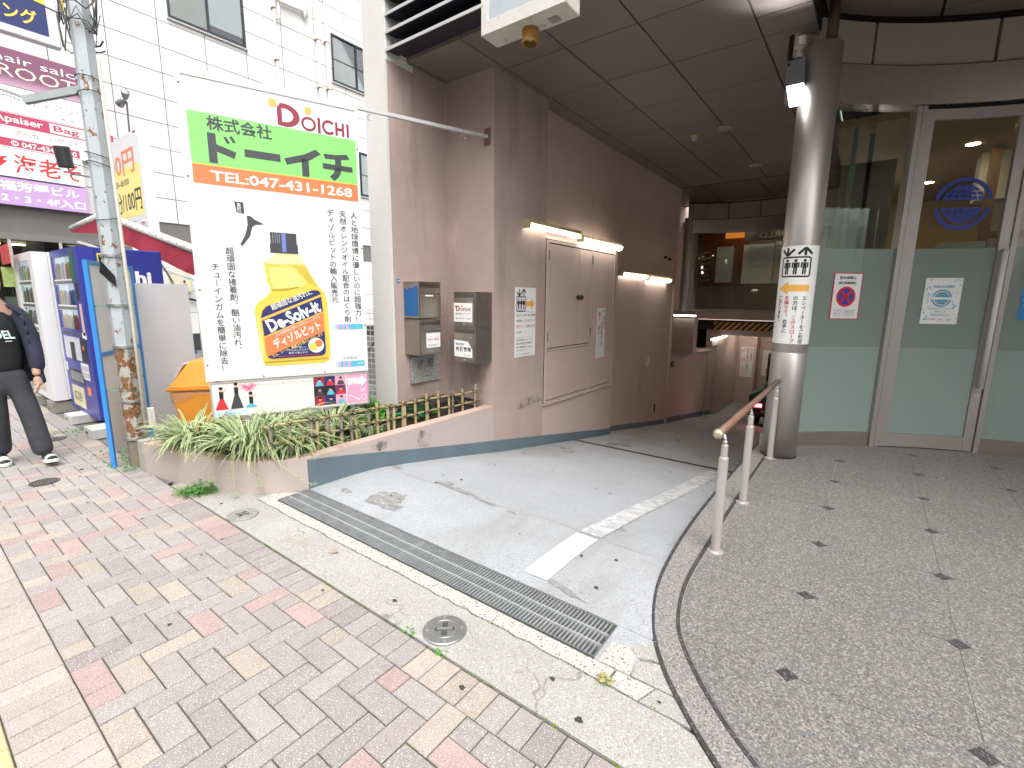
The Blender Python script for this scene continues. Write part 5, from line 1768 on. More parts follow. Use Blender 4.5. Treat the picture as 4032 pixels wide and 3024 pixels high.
f.text(mat('cut_grey', (0.11, 0.105, 0.095), 0.8), '窓', 0.08, 0.165, 0.165, 0.255, 0.01, slant=0.2)
f.text(MATS['cut_grey'], '焼', 0.225, 0.160, 0.330, 0.265, 0.01, slant=0.2)
f.line(MATS['cut_grey'], (0.16, 0.065), (0.30, 0.072), 0.005)
f.build(pq)
b = MB()
b.lathe((-3.989, 3.355, 1.632), [(0.024, 0), (0.024, 0.003), (0, 0.003)], 20, axis=(1, 0, 0))
st_ = thing('round_sticker', 'small round blue sticker on the pink wall beside the mailboxes', 'sticker', (-3.989, 3.355, 1.632))
obj('disc', b, flat('sticker_blue', (0.07, 0.16, 0.42)), st_)
f = Face((-3.986, 3.333, 1.61), (0, 1, 0), (0, 0, 1))
f.rect(WHITE, 0.006, 0.018, 0.038, 0.026)
f.build(st_, 'white_band')

def lift_icon(f, x0, y0, w, h, layer=2):
    """boxed three-person lift pictogram"""
    r = 0.10 * w
    k = 0.055 * w
    for (a, b_, c, d) in ((x0 + r, y0, x0 + w - r, y0 + k), (x0 + r, y0 + h - k, x0 + w - r, y0 + h), (x0, y0 + r, x0 + k, y0 + h - r), (x0 + w - k, y0 + r, x0 + w, y0 + h - r)):
        f.rect(INK, a, b_, c, d, layer)
    for cx, cy, a in ((x0 + r, y0 + r, 180), (x0 + w - r, y0 + r, 270), (x0 + w - r, y0 + h - r, 0), (x0 + r, y0 + h - r, 90)):
        f.ring(INK, cx, cy, r, k, layer, 6, radians(a), radians(a + 90))
    for q in range(3):
        cx = x0 + w * (0.22 + 0.28 * q)
        u = w * 0.062
        f.disc(INK, cx, y0 + h * 0.80, u * 0.85, u * 0.85, layer, 14)
        f.rect(INK, cx - u * 1.0, y0 + h * 0.44, cx + u * 1.0, y0 + h * 0.71, layer)
        for sx in (-1, 1):
            f.rect(INK, cx + sx * u * 1.55 - u * 0.36, y0 + h * 0.46, cx + sx * u * 1.55 + u * 0.36, y0 + h * 0.71, layer)
            f.rect(INK, cx + sx * u * 0.55 - u * 0.42, y0 + h * 0.14, cx + sx * u * 0.55 + u * 0.42, y0 + h * 0.44, layer)
        f.rect(INK, cx - u * 1.8, y0 + h * 0.665, cx + u * 1.8, y0 + h * 0.71, layer + 1)
def arrow(f, m, x0, y0, x1, y1, w, hw, hl, layer=2):
    dx, dy = x1 - x0, y1 - y0
    L_ = hypot(dx, dy)
    dx, dy = dx / L_, dy / L_
    nx, ny = -dy, dx
    mx, my = x1 - dx * hl, y1 - dy * hl
    f.poly(m, [(x0 - nx * w, y0 - ny * w), (mx - nx * w, my - ny * w), (mx - nx * hw, my - ny * hw), (x1, y1), (mx + nx * hw, my + ny * hw), (mx + nx * w, my + ny * w), (x0 + nx * w, y0 + ny * w)], layer)
def vee_arrow(f, cx, y0, y1, w, up, layer=2):
    f.line(INK, (cx, y0), (cx, y1), w * 0.16, layer)
    t_, s_ = (y1, -1) if up else (y0, 1)
    for sx in (-1, 1):
        f.line(INK, (cx, t_), (cx + sx * w * 0.42, t_ + s_ * w * 0.42), w * 0.16, layer)

es = thing('lift_sign', 'white lift direction sign with yellow arrow pointing down the ramp, on the pilaster', 'sign', (-3.3, 4.48, 0.78))
b = MB()
b.box((-3.2995, 4.478, 0.778), (-3.293, 4.898, 1.592))
obj('plate', b, SIGNW, es)
f = Face((-3.293, 4.478, 0.778), (0, 1, 0), (0, 0, 1))
f.line(flat('print_line', (0.45, 0.45, 0.45)), (0.01, 0.530), (0.41, 0.530), 0.003)
f.line(MATS['print_line'], (0.01, 0.235), (0.41, 0.235), 0.003)
vee_arrow(f, 0.075, 0.715, 0.795, 0.10, False)
vee_arrow(f, 0.165, 0.715, 0.795, 0.10, True)
lift_icon(f, 0.018, 0.535, 0.19, 0.175)
arrow(f, AMBER, 0.215, 0.625, 0.395, 0.625, 0.028, 0.062, 0.08)
f.text(INK, 'エレベーターをご利用', 0.015, 0.475, 0.405, 0.505, 0.012)
f.text(INK, 'の方は、', 0.015, 0.412, 0.150, 0.442, 0.012)
f.text(RED, 'このスロープ', 0.165, 0.412, 0.405, 0.442, 0.012)
f.text(RED, 'を降りて、', 0.015, 0.345, 0.190, 0.378, 0.012)
f.text(INK, '右手にござ', 0.21, 0.345, 0.405, 0.378, 0.012)
f.text(INK, 'います。', 0.015, 0.278, 0.140, 0.308, 0.012)
for k, s_ in enumerate(('5階  株式会社  ドーイチ', '4階  株式会社  新健勝苑', '3階  有限会社  emika', '各階へ御用のある方は、', 'エレベーターをご利用ください。')):
    f.text(INK, s_, 0.015, 0.190 - k * 0.043, 0.345 if k != 3 else 0.26, 0.214 - k * 0.043, 0.004)
f.build(es)
nt_ = thing('idling_notice', 'narrow white notice with red characters on the right cabinet panel', 'notice', (-3.286, 6.55, 0.58))
b = MB()
b.box((-3.2858, 6.548, 0.585), (-3.281, 6.822, 1.338))
obj('plate', b, SIGNW, nt_)
def idling(f):
    f.vtext(INK, '当ビル駐車場内の', 0.205, 0.43, 0.262, 0.735, 0.008)
    f.vtext(INK, 'エ・ス・喫煙を禁止します', 0.125, 0.155, 0.190, 0.735, 0.008, red=(0, 6), redm=RED)
    for z in (0.66, 0.455):
        f.ring(RED, 0.058, z, 0.040, 0.009, 2)
        f.line(RED, (0.030, z + 0.028), (0.086, z - 0.028), 0.009, 3)
        f.rect(INK, 0.046, z - 0.02, 0.070, z + 0.02, 1)
        f.text(INKG, '禁止', 0.03, z - 0.075, 0.088, z - 0.052)
    f.vtext(INKG, '㈱ドーイチ', 0.045, 0.03, 0.072, 0.24)
f = Face((-3.281, 6.548, 0.585), (0, 1, 0), (0, 0, 1))
idling(f)
f.build(nt_)
nt2 = thing('idling_notice', 'white notice with red characters on the pillar deep in the lower garage', 'notice', (-3.3, 17.29, -0.9))
b = MB()
b.box((-3.32, 17.28, -1.02), (-2.94, 17.2995, -0.02))
obj('plate', b, SIGNW, nt2)
f = Face((-3.32, 17.28, -1.02), (1.38, 0, 0), (0, 0, 1))
f.vtext(INK, '当ビル駐車場内の', 0.285, 0.52, 0.36, 0.96, 0.008)
f.vtext(INK, '喫煙を禁止します', 0.17, 0.25, 0.26, 0.96, 0.008, red=(0, 5), redm=RED)
for z in (0.88, 0.58):
    f.ring(RED, 0.08, z, 0.05, 0.012, 2)
f.build(nt2)
for lab, x, z0, z1, w in (('tall printed notice with a yellow square on the far garage wall', -2.75, -1.0, -0.15, 0.42),):
    t = thing('garage_notice', lab, 'notice', (x, 17.88, z0))
    b = MB()
    b.box((x, 17.86, z0), (x + w, 17.884, z1))
    obj('plate', b, SIGNW, t)
    f = Face((x, 17.86, z0), (1, 0, 0), (0, 0, 1))
    f.vtext(INK, '駐車場内は徐行', w * 0.6, 0.3, w * 0.85, z1 - z0 - 0.05, 0.01)
    f.rect(AMBER, w * 0.3, 0.05, w * 0.7, 0.25)
    f.rect(INK, w * 0.42, 0.08, w * 0.58, 0.22, 2)
    f.build(t)

# ================================================================== COLUMN, FLOODLIGHT, HANDRAIL
CX0, CY0, CR = -0.565, 5.085, 0.147
colm = thing('round_column', 'brushed stainless steel round column at the edge of the granite terrace', 'column', (CX0, CY0, 0))
b = MB()
b.lathe((CX0, CY0, 0.0), [(CR, 0.008), (CR, 0.995), (CR - 0.002, 0.998), (CR, 1.001), (CR, 3.555), (CR - 0.012, 3.56)], 64)
obj('shaft', b, STAINLESS, colm, smooth=True)
for p in colm.children[0].data.polygons:
    p.use_smooth = abs(p.normal.z) < 0.5
b = MB()
b.lathe((CX0, CY0, 0.0), [(CR + 0.008, 0.0), (CR + 0.008, 0.007), (CR, 0.0075)], 40)
obj('base_seal', b, DARK, colm)
b = MB()
b.tube([(CX0 + 0.05, CY0 + 0.02, 3.55), (CX0 + 0.05, CY0 + 0.02, 4.02)], 0.042, 14)
obj('core_pipe', b, mat('bronze_pipe', (0.13, 0.085, 0.055), 0.45, 0.6), colm, smooth=True)
def colbend(u, v, d):
    a = radians(-93) + (u - 0.21) / CR
    return Vector((CX0 + (CR + 0.0015 + d) * cos(a), CY0 + (CR + 0.0015 + d) * sin(a), 1.08 + v))
cs = thing('lift_notice', 'white lift notice with yellow arrow wrapped round the steel column', 'notice', (CX0, CY0 - CR, 1.08))
f = Face((0, 0, 0), (1, 0, 0), (0, 0, 1), colbend)
W_ = 0.42
f.rect(WHITE, 0, 0, W_, 0.86)
vee_arrow(f, 0.135, 0.775, 0.842, 0.13, False)
vee_arrow(f, 0.275, 0.775, 0.842, 0.13, True)
lift_icon(f, 0.085, 0.590, 0.245, 0.178)
arrow(f, AMBER, 0.335, 0.495, 0.085, 0.495, 0.028, 0.058, 0.085)
f.vtext(INK, 'エレベーターをご利用', 0.285, 0.005, 0.325, 0.43, 0.008)
f.vtext(INK, 'の方は、このスロープ', 0.215, 0.005, 0.258, 0.43, 0.008, red=(4, 10), redm=RED)
f.vtext(INK, 'を降りて、右手に', 0.150, 0.095, 0.192, 0.43, 0.008, red=(0, 4), redm=RED)
f.vtext(INK, 'ございます。', 0.085, 0.175, 0.127, 0.43, 0.008)
f.build(cs, 'sheet')
fl = thing('floodlight', 'lit grey floodlight hanging beside the top of the steel column', 'floodlight', (-0.73, 4.93, 3.55))
b = MB()
b.lathe((-0.715, 4.95, 3.56), [(0.05, -0.01), (0.052, 0.0), (0.052, 0.055), (0.0, 0.056)], 24)
obj('mount', b, ALU, fl, smooth=False)
b = MB()
b.tube([(-0.715, 4.95, 3.555), (-0.72, 4.94, 3.50)], 0.015, 8)
b.tube([(-0.72, 4.94, 3.50), (-0.72, 4.94, 3.46)], 0.032, 12)
obj('knuckle', b, ALU, fl)
b = MB()
b.hexa([(-0.79, 4.90, 3.25), (-0.655, 4.90, 3.25), (-0.655, 5.0, 3.25), (-0.79, 5.0, 3.25), (-0.775, 4.91, 3.45), (-0.665, 4.91, 3.45), (-0.665, 4.99, 3.45), (-0.775, 4.99, 3.45)])
obj('housing', b, mat('floodlight_grey', (0.16, 0.16, 0.18), 0.5, 0.3), fl, bevel=0.006)
b = MB()
b.hexa([(-0.755, 4.925, 3.10), (-0.69, 4.925, 3.10), (-0.69, 4.975, 3.10), (-0.755, 4.975, 3.10), (-0.785, 4.905, 3.248), (-0.66, 4.905, 3.248), (-0.66, 4.995, 3.248), (-0.785, 4.995, 3.248)])
obj('lens', b, mat('floodlight_lens', (1, 1, 1), 0.4, var=0, emit=((1.0, 0.98, 0.92), 3.5)), fl, bevel=0.004)
la = bpy.data.lights.new('floodlight_beam', 'SPOT')
la.energy = 7
la.spot_size = radians(120)
la.spot_blend = 0.7
la.shadow_soft_size = 0.06
lo = bpy.data.objects.new('floodlight_beam', la)
COL.objects.link(lo)
lo.location = (-0.80, 4.62, 3.40)
lo.rotation_euler = (Vector((-0.80, 4.62, 3.40)) - Vector((-0.75, 4.35, 3.75))).to_track_quat('Z', 'Y').to_euler()

hr = thing('handrail', 'brown topped handrail on three pale posts along the granite kerb', 'handrail', (-0.59, 3.6, 0))
POSTM = mat('post_champagne', (0.56, 0.51, 0.48), 0.35, 0.5, var=0.05)
for x, y in ((-0.574, 2.793), (-0.595, 3.647), (-0.609, 4.90)):
    b = MB()
    b.lathe((x, y, 0.004), [(0.046, 0), (0.046, 0.004), (0.034, 0.008), (0.0262, 0.010), (0.0262, 0.575), (0.0240, 0.580)], 24)
    p = obj('post', b, POSTM, hr, smooth=False)
    b = MB()
    b.lathe((x, y, 0.584), [(0.0185, 0), (0.0185, 0.070), (0.016, 0.074)], 20)
    obj('upper_tube', b, POSTM, p, smooth=False)
    b = MB()
    b.tube([(x, y, 0.658), (x, y, 0.69), (x - 0.012, y + 0.015, 0.705)], [0.008, 0.008, 0.01], 10)
    b.lathe((x, y, 0.672), [(0, -0.012), (0.012, -0.006), (0.014, 0), (0.012, 0.006), (0, 0.012)], 12)
    obj('bracket', b, ALU, p)
b = MB()
b.tube([(-0.600, 2.745, 0.728), (-0.606, 3.65, 0.728), (-0.615, 4.93, 0.728)], 0.0215, 18)
rl = obj('rail', b, mat('rail_brown', (0.20, 0.105, 0.075), 0.4, var=0.18, vs=6), hr, smooth=True)
b = MB()
b.lathe((-0.5999, 2.737, 0.728), [(0.0, -0.030), (0.015, -0.027), (0.026, -0.016), (0.030, 0.0), (0.026, 0.014), (0.0215, 0.020)], 20, axis=(0, 1, 0))
obj('ball_end', b, mat('brass_ball', (0.62, 0.53, 0.36), 0.3, 0.7), rl, smooth=True)

# printed sheets on the glass
def sheet_thing(name, label, cat, a_left, z0, dr):
    t = thing(name, label, cat, tuple(ap(a_left, z0, dr)))
    return t, arcface(a_left, z0, dr)
t, f = sheet_thing('no_parking_sign', 'white no parking sheet with red border on the frosted glass', 'sign', 131.8, 1.292, -0.004)
f.rect(RED, 0, 0, 0.292, 0.445)
f.rect(WHITE, 0.010, 0.008, 0.282, 0.437, 2)
f.text(INKG, '駐停車禁止', 0.060, 0.385, 0.225, 0.415, 0.01, 3)
f.text(INK, 'NO PARKING', 0.055, 0.338, 0.228, 0.364, 0.02, 3)
f.disc(RED, 0.143, 0.218, 0.098, layer=3)
f.disc(BLUE, 0.143, 0.218, 0.076, layer=4)
f.line(RED, (0.088, 0.163), (0.198, 0.273), 0.026, 5)
f.line(RED, (0.088, 0.273), (0.198, 0.163), 0.026, 5)
for k in range(4):
    f.text(INKG, ['近隣の迷惑となりますので駐停車は', 'ご遠慮ください。無断駐車は警察へ', '通報します。ご協力お願いします', 'Please do not park here'][k], 0.035, 0.084 - k * 0.019, 0.250, 0.096 - k * 0.019, 0.0, 3)
f.build(t, 'sheet')
t, f = sheet_thing('welcome_poster', 'white entrance poster with blue leaves and globe emblem on the door', 'poster', 117.85, 1.258, -0.020)
f.rect(WHITE, 0, 0, 0.310, 0.437)
LB = flat('print_leaf_blue', (0.30, 0.55, 0.78))
LB2 = flat('print_teal_blue', (0.10, 0.35, 0.52))
for k in range(46):
    left = k % 2
    u, v_ = (random.uniform(0.01, 0.07), random.uniform(0.02, 0.42)) if left else (random.uniform(0.23, 0.30), random.uniform(0.02, 0.42))
    a = random.uniform(0.3, 2.8)
    L_ = random.uniform(0.015, 0.035)
    f.poly(random.choice([LB, LB, LB2]), [(u, v_), (u + L_ * 0.5 * cos(a) - 0.2 * L_ * sin(a), v_ + L_ * 0.5 * sin(a) + 0.2 * L_ * cos(a)), (u + L_ * cos(a), v_ + L_ * sin(a)), (u + L_ * 0.5 * cos(a) + 0.2 * L_ * sin(a), v_ + L_ * 0.5 * sin(a) - 0.2 * L_ * cos(a))][::-1], 2 + k % 2)
f.text(LB2, 'WELCOME!', 0.065, 0.345, 0.245, 0.367, 0.01, 4)
globe(f, 0.155, 0.245, 0.082, LB2, layer=4)
f.text(LB2, '地球中央アカデミー', 0.055, 0.140, 0.255, 0.157, 0, 4)
f.text(LB2, '南会入口', 0.11, 0.112, 0.20, 0.128, 0, 4)
f.text(LB2, 'ENTRANCE', 0.085, 0.080, 0.225, 0.097, 0.005, 4)
f.text(INKG, '受付は3階へお越しください', 0.03, 0.038, 0.28, 0.052, 0, 4)
f.build(t, 'sheet')
t, f = sheet_thing('blue_poster', 'blue flower poster at the right edge on the next pane', 'poster', 105.3, 1.31, -0.004)
f.rect(flat('print_azure', (0.04, 0.25, 0.60)), 0, 0, 0.25, 0.30)
for k in range(30):
    f.disc(random.choice([PINK, LILAC, WHITE, CYAN]), random.uniform(0.02, 0.23), random.uniform(0.02, 0.28), random.uniform(0.006, 0.02), layer=2 + k % 3, n=8)
f.build(t, 'sheet')
# ================================================================== WHITE BUILDING (side wall across the car park)
BX, KS = -14.7, 1.176
def wz(z):
    return H_EYE + (z - H_EYE) * KS
wbld = thing('white_building', 'white building with square facade panels, dark windows and shop front behind the signs', 'building', (BX, 6, 0))
PANM = mat('white_facade_panel', (0.66, 0.655, 0.64), 0.7, var=0.05, vs=1.1, bump=0.35, bs=26, obvar=0.03, stains=[((0.60, 0.58, 0.55), 0.7, 0.60, 0.80, (1.5, 1.5, 0.25))])
b = MB()
b.box((BX - 6, -2.5, 2.74), (BX - 0.03, 16, 14))
obj('wall', b, mat('facade_joint', (0.16, 0.155, 0.15), 0.8), wbld)
ROW0 = wz(4.545)
rows = [ROW0 + 0.5975 * k for k in range(-3, 12)]
colsy = [4.37 * KS + 1.0535 * k for k in range(-4, 8)]
WIN = [(4.59 * KS, 6.16 * KS, wz(7.20), wz(8.72)), (8.45 * KS, 10.02 * KS, wz(7.27), wz(8.47)), (8.45 * KS, 10.02 * KS, wz(4.43), wz(5.65)), (0.6, 2.45, wz(7.2), wz(8.72))]
for z0, z1 in zip(rows, rows[1:]):
    for y0, y1 in zip(colsy, colsy[1:]):
        parts = [(y0 + 0.010, y1 - 0.010, z0 + 0.009, z1 - 0.009)]
        for (wa, wb_, wc, wd) in WIN:
            np_ = []
            for (a, c, d, e) in parts:
                if c <= wa or a >= wb_ or e <= wc or d >= wd:
                    np_.append((a, c, d, e))
                    continue
                if a < wa - 0.02:
                    np_.append((a, wa, d, e))
                if c > wb_ + 0.02:
                    np_.append((wb_, c, d, e))
                if d < wc - 0.02:
                    np_.append((max(a, wa), min(c, wb_), d, wc))
                if e > wd + 0.02:
                    np_.append((max(a, wa), min(c, wb_), wd, e))
            parts = np_
        for (a, c, d, e) in parts:
            b = MB()
            b.box((BX - 0.028, a, d), (BX + random.uniform(-0.002, 0.002), c, e))
            obj('panel', b, PANM, wbld)
WFR = mat('dark_window_frame', (0.035, 0.04, 0.05), 0.4, 0.3)
BLIND = mat('window_blind', (0.58, 0.57, 0.53), 0.6, var=0.06)
BLINDL = mat('window_blind_light', (0.75, 0.78, 0.78), 0.6, var=0.04)
WGL = glassmat('window_glass', (0.93, 0.95, 0.95), 0.9)
for n_, (a, c, d, e) in enumerate(WIN):
    w = MB()
    t_ = 0.05
    for q in ((a, c, d, d + t_ * 1.5), (a, c, e - t_, e), (a, a + t_, d + t_ * 1.5, e - t_), (c - t_, c, d + t_ * 1.5, e - t_)):
        w.box((BX - 0.05, q[0], q[2]), (BX + 0.03, q[1], q[3]))
    m_ = (a + c) / 2
    w.box((BX - 0.05, m_ - t_ / 2, d + t_ * 1.5), (BX + 0.022, m_ + t_ / 2, e - t_))
    wf = obj('window', w, WFR, wbld)
    b = MB()
    b.box((BX - 0.0285, a + t_, d + t_ * 1.5), (BX - 0.022, m_ - t_ / 2, e - t_))
    obj('blind', b, BLIND, wf)
    b = MB()
    b.box((BX - 0.0285, m_ + t_ / 2, d + t_ * (1.5 if n_ else 5)), (BX - 0.021, c - t_, e - t_))
    obj('blind', b, BLINDL, wf)
    for p0, p1 in ((a + t_, m_ - t_ / 2), (m_ + t_ / 2, c - t_)):
        b = MB()
        b.box((BX - 0.017, p0, d + t_ * 1.5), (BX - 0.0125, p1, e - t_))
        obj('pane', b, WGL, wf)
    if n_:
        b = MB()
        b.box((BX - 0.012, a + t_, (d + e) / 2 - 0.012), (BX - 0.004, c - t_, (d + e) / 2 + 0.012))
        obj('glazing_bar', b, WFR, wf)
    b = MB()
    b.box((BX, a - 0.03, d - 0.04), (BX + 0.06, c + 0.03, d - 0.003))
    obj('sill', b, mat('sill_grey', (0.40, 0.39, 0.38), 0.6), wf)
RUSTP = mat('white_pipe', (0.74, 0.73, 0.70), 0.4, var=0.08, vs=4, stains=[((0.36, 0.20, 0.10), 3, 0.68, 0.73, None)])
for y, r, z0, z1 in ((8.03 * KS, 0.055, 0, 14), (8.29 * KS, 0.055, 0, 14), (6.87 * KS, 0.030, 0, 14)):
    b = MB()
    b.tube([(BX + 0.08, y, z0), (BX + 0.08, y, z1)], r, 12)
    pp = obj('drain_pipe', b, RUSTP, wbld, smooth=True)
    for k in range(6):
        b = MB()
        zc = wz(3.2 + 1.15 * k + (y * 7 % 0.7))
        b.box((BX + 0.001, y - r - 0.025, zc), (BX + 0.14, y + r + 0.012, zc + 0.03))
        obj('clamp', b, mat('rusty_clamp', (0.42, 0.30, 0.22), 0.7, var=0.4, vs=9), pp)
b = MB()
b.tube(smooth_curve3([(BX + 0.10, 7.70 * KS, 14), (BX + 0.10, 7.70 * KS, wz(8.75)), (BX + 0.10, 7.62 * KS, wz(8.63)), (BX + 0.10, 7.05 * KS, wz(8.58)), (BX + 0.10, 6.95 * KS, wz(8.62))], 4), 0.06, 12)
obj('vent_pipe', b, RUSTP, wbld, smooth=True)
b = MB()
b.tube([(BX + 0.09, 6.99 * KS, wz(8.5)), (BX + 0.09, 6.99 * KS, wz(8.2)), (BX + 0.09, 6.88 * KS, wz(8.12))], 0.028, 8)
obj('vent_pipe', b, RUSTP, wbld, smooth=True)
# shop front under the panels
b = MB()
b.box((BX - 0.05, -2.5, 2.60), (BX + 0.02, 3.62, 2.74))
obj('shop_head', b, mat('shop_head_grey', (0.20, 0.19, 0.18), 0.5, 0.3), wbld)
b = MB()
b.box((BX - 3.0, -2.5, 0.0), (BX - 2.9, 9, 2.7))
b.box((BX - 3.0, -2.5, 2.62), (BX - 0.05, 9, 2.70))
obj('shop_back', b, mat('shop_dim', (0.13, 0.115, 0.095), 0.7, var=0.5, vs=1.4), wbld)
b = MB()
b.box((BX - 0.03, -2.5, 0.1), (BX - 0.02, 3.6, 2.60))
obj('shop_glass', b, glassmat('shop_glass', (0.75, 0.80, 0.78), 1.0), wbld)
for y in (1.95, 2.75, 0.9, 3.55):
    b = MB()
    b.box((BX - 0.05, y, 0.0), (BX + 0.01, y + 0.05, 2.60))
    obj('shop_mullion', b, ALU, wbld)
for y0, y1, z0, z1, m in ((1.9, 2.3, 0.7, 1.4, mat('shelf_white', (0.6, 0.6, 0.58), 0.5)), (2.35, 2.8, 0.5, 1.25, mat('poster_red', (0.40, 0.06, 0.05), 0.5, var=0.3, vs=6)), (1.5, 1.9, 0.6, 1.9, mat('dark_wood', (0.08, 0.05, 0.03), 0.5)),
                          (2.3, 2.55, 1.5, 2.3, mat('shelf_white', (0.6, 0.6, 0.58), 0.5))):
    b = MB()
    b.box((BX - 1.2, y0, z0), (BX - 1.1, y1, z1))
    obj('shop_display', b, m, wbld)
for y in (1.7, 2.1, 3.1):
    b = MB()
    b.box((BX - 1.0, y, 2.55), (BX - 0.9, y + 0.25, 2.58))
    obj('shop_lamp', b, mat('shop_lamp', (1, 0.8, 0.5), 0.5, var=0, emit=((1.0, 0.80, 0.55), 5)), wbld)
b = MB()
b.box((BX - 0.04, 3.7, 0.0), (BX + 0.0, 14, 0.45))
obj('plinth', b, mat('plinth_dark', (0.05, 0.05, 0.055), 0.7), wbld)
for k in range(4):
    for y0, y1 in zip(colsy, colsy[1:]):
        if y0 > 3.6:
            b = MB()
            b.box((BX - 0.028, y0 + 0.007, 0.456 + 0.572 * k), (BX - 0.001, y1 - 0.007, 0.456 + 0.572 * (k + 1) - 0.012))
            obj('panel', b, PANM, wbld)
b = MB()
b.box((BX - 0.3, 3.65, 0), (BX - 0.032, 14, 2.74))
obj('wall', b, MATS['facade_joint'], wbld)

def facade_sign(name, label, y0, y1, z0, z1, m, border=None, d=0.10):
    t = thing(name, label, 'sign', (BX, y0, z0))
    b = MB()
    b.box((BX + 0.03, y0, z0), (BX + 0.03 + d, y1, z1))
    obj('board', b, m, t)
    f = Face((BX + 0.03 + d, y0, z0), (0, 1, 0), (0, 0, 1))
    return t, f
YL, YR = 1.2, 2.83 * KS
t, f = facade_sign('hair_salon_sign', 'plum hair salon sign with pale lettering, topmost of the stacked facade signs', YL, 3.72, wz(5.02), wz(5.62), flat('sign_plum', (0.22, 0.085, 0.15)))
hh = wz(5.62) - wz(5.02)
for k in range(6):
    f.rect(mat('sign_plum_%d' % k if False else 'sign_plum_fade%s' % 'abcdef'[k], (0.22 + 0.06 * k, 0.085 + 0.05 * k, 0.15 + 0.055 * k), 0.4, var=0.03), 0, hh * (0.30 - 0.05 * k - 0.05), 3.72 - YL, hh * (0.30 - 0.05 * k))
f.text(WHITE, 'hair salon', 0.95, hh * 0.64, 2.42, hh * 0.84, 0.0, 2)
f.text(flat('print_gold_pale', (0.72, 0.66, 0.55)), 'ROOT', 1.0, hh * 0.24, 2.20, hh * 0.56, 0.0, 2)
f.build(t)
t, f = facade_sign('tiara_sign', 'white sign with thin grey characters and a tiara drawing, under the hair salon sign', YL, 3.72, wz(4.58), wz(5.01), SIGNW)
GT = flat('print_mid_grey', (0.35, 0.35, 0.36))
f.text(GT, 'ティアラリ', 1.40, 0.20, 2.25, 0.34)
f.text(GT, '美 容', 1.85, 0.06, 2.10, 0.11)
for k in range(9):
    x = 0.85 + k * 0.055
    f.line(GT, (x, 0.25), (x + 0.02, 0.32 + 0.08 * sin(pi * k / 8)), 0.012)
    f.disc(GT, x + 0.02, 0.33 + 0.08 * sin(pi * k / 8), 0.016, n=8)
f.ring(GT, 1.09, 0.02, 0.30, 0.014, a0=radians(50), a1=radians(130))
f.build(t)
CRIM = flat('sign_crimson', (0.50, 0.06, 0.13))
t, f = facade_sign('bag_shop_sign', 'crimson and white bag shop sign with phone number, third of the stacked facade signs', YL, 3.95, wz(3.99), wz(4.57), SIGNW)
hh = wz(4.57) - wz(3.99)
f.rect(CRIM, 0, hh * 0.62, 3.95 - YL, hh * 0.98)
f.rect(CRIM, 0, 0.02, 2.1, hh * 0.26)
f.rect(SIGNW, 1.66, hh * 0.66, 2.62, hh * 0.94, 2)
f.text(WHITE, 'Apaiser', 0.82, hh * 0.66, 1.56, hh * 0.93, 0.02, 3)
f.text(CRIM, 'Bag', 1.72, hh * 0.67, 2.14, hh * 0.90, 0.02, 3)
f.rect(CRIM, 0.7, hh * 0.56, 1.0, hh * 0.575, 2)
f.text(GT, 'アヘセ・バゲット', 1.10, hh * 0.36, 2.12, hh * 0.54, 0.01, 2)
f.text(WHITE, '© 047-434-8030', 1.02, hh * 0.05, 2.05, hh * 0.22, 0.02, 2)
f.build(t)
t, f = facade_sign('restaurant_sign', 'white restaurant sign with big red characters, above the lilac sign', YL, YR, wz(3.50), wz(3.98), SIGNW)
f.text(RED, '海老そ', 1.02, 0.08, 2.08, 0.46, 0.012)
f.poly(RED, [(0.70, 0.18), (0.78, 0.14), (0.93, 0.30), (0.86, 0.31), (0.95, 0.40), (0.82, 0.36), (0.74, 0.38), (0.78, 0.28), (0.66, 0.30)])
f.build(t)
t, f = facade_sign('entrance_sign', 'lilac entrance sign with white characters, lowest of the stacked facade signs', YL, YR, wz(3.02), wz(3.47), LILAC)
f.text(WHITE, '福芳舞ビル', 0.75, 0.28, 2.0, 0.48, 0.03)
f.text(WHITE, '2・3・4F入口', 0.75, 0.05, 2.08, 0.23, 0.03)
f.build(t)

# parking sign box high at the left edge
t = thing('parking_sign', 'yellow and blue parking sign box at the upper left edge', 'sign', (-11, 1.8, 5.5))
b = MB()
b.box((-11.15, 0.6, 5.38), (-11.0, 2.46, 7.2))
obj('box', b, mat('sign_box_grey', (0.55, 0.55, 0.56), 0.4, 0.3, var=0.06), t, bevel=0.02)
f = Face((-11.0, 0.6, 5.50), (0, 1, 0), (0, 0, 1))
f.rect(NAVY, 0.03, 0.0, 1.72, 0.46)
f.rect(YELLOW, 0.03, 0.46, 1.72, 1.6)
f.text(YELLOW, 'パーキング', 0.62, 0.09, 1.60, 0.31, 0.02, 2)
f.text(NAVY, '時間', 0.85, 0.52, 1.58, 0.90, 0.02, 2)
f.build(t)

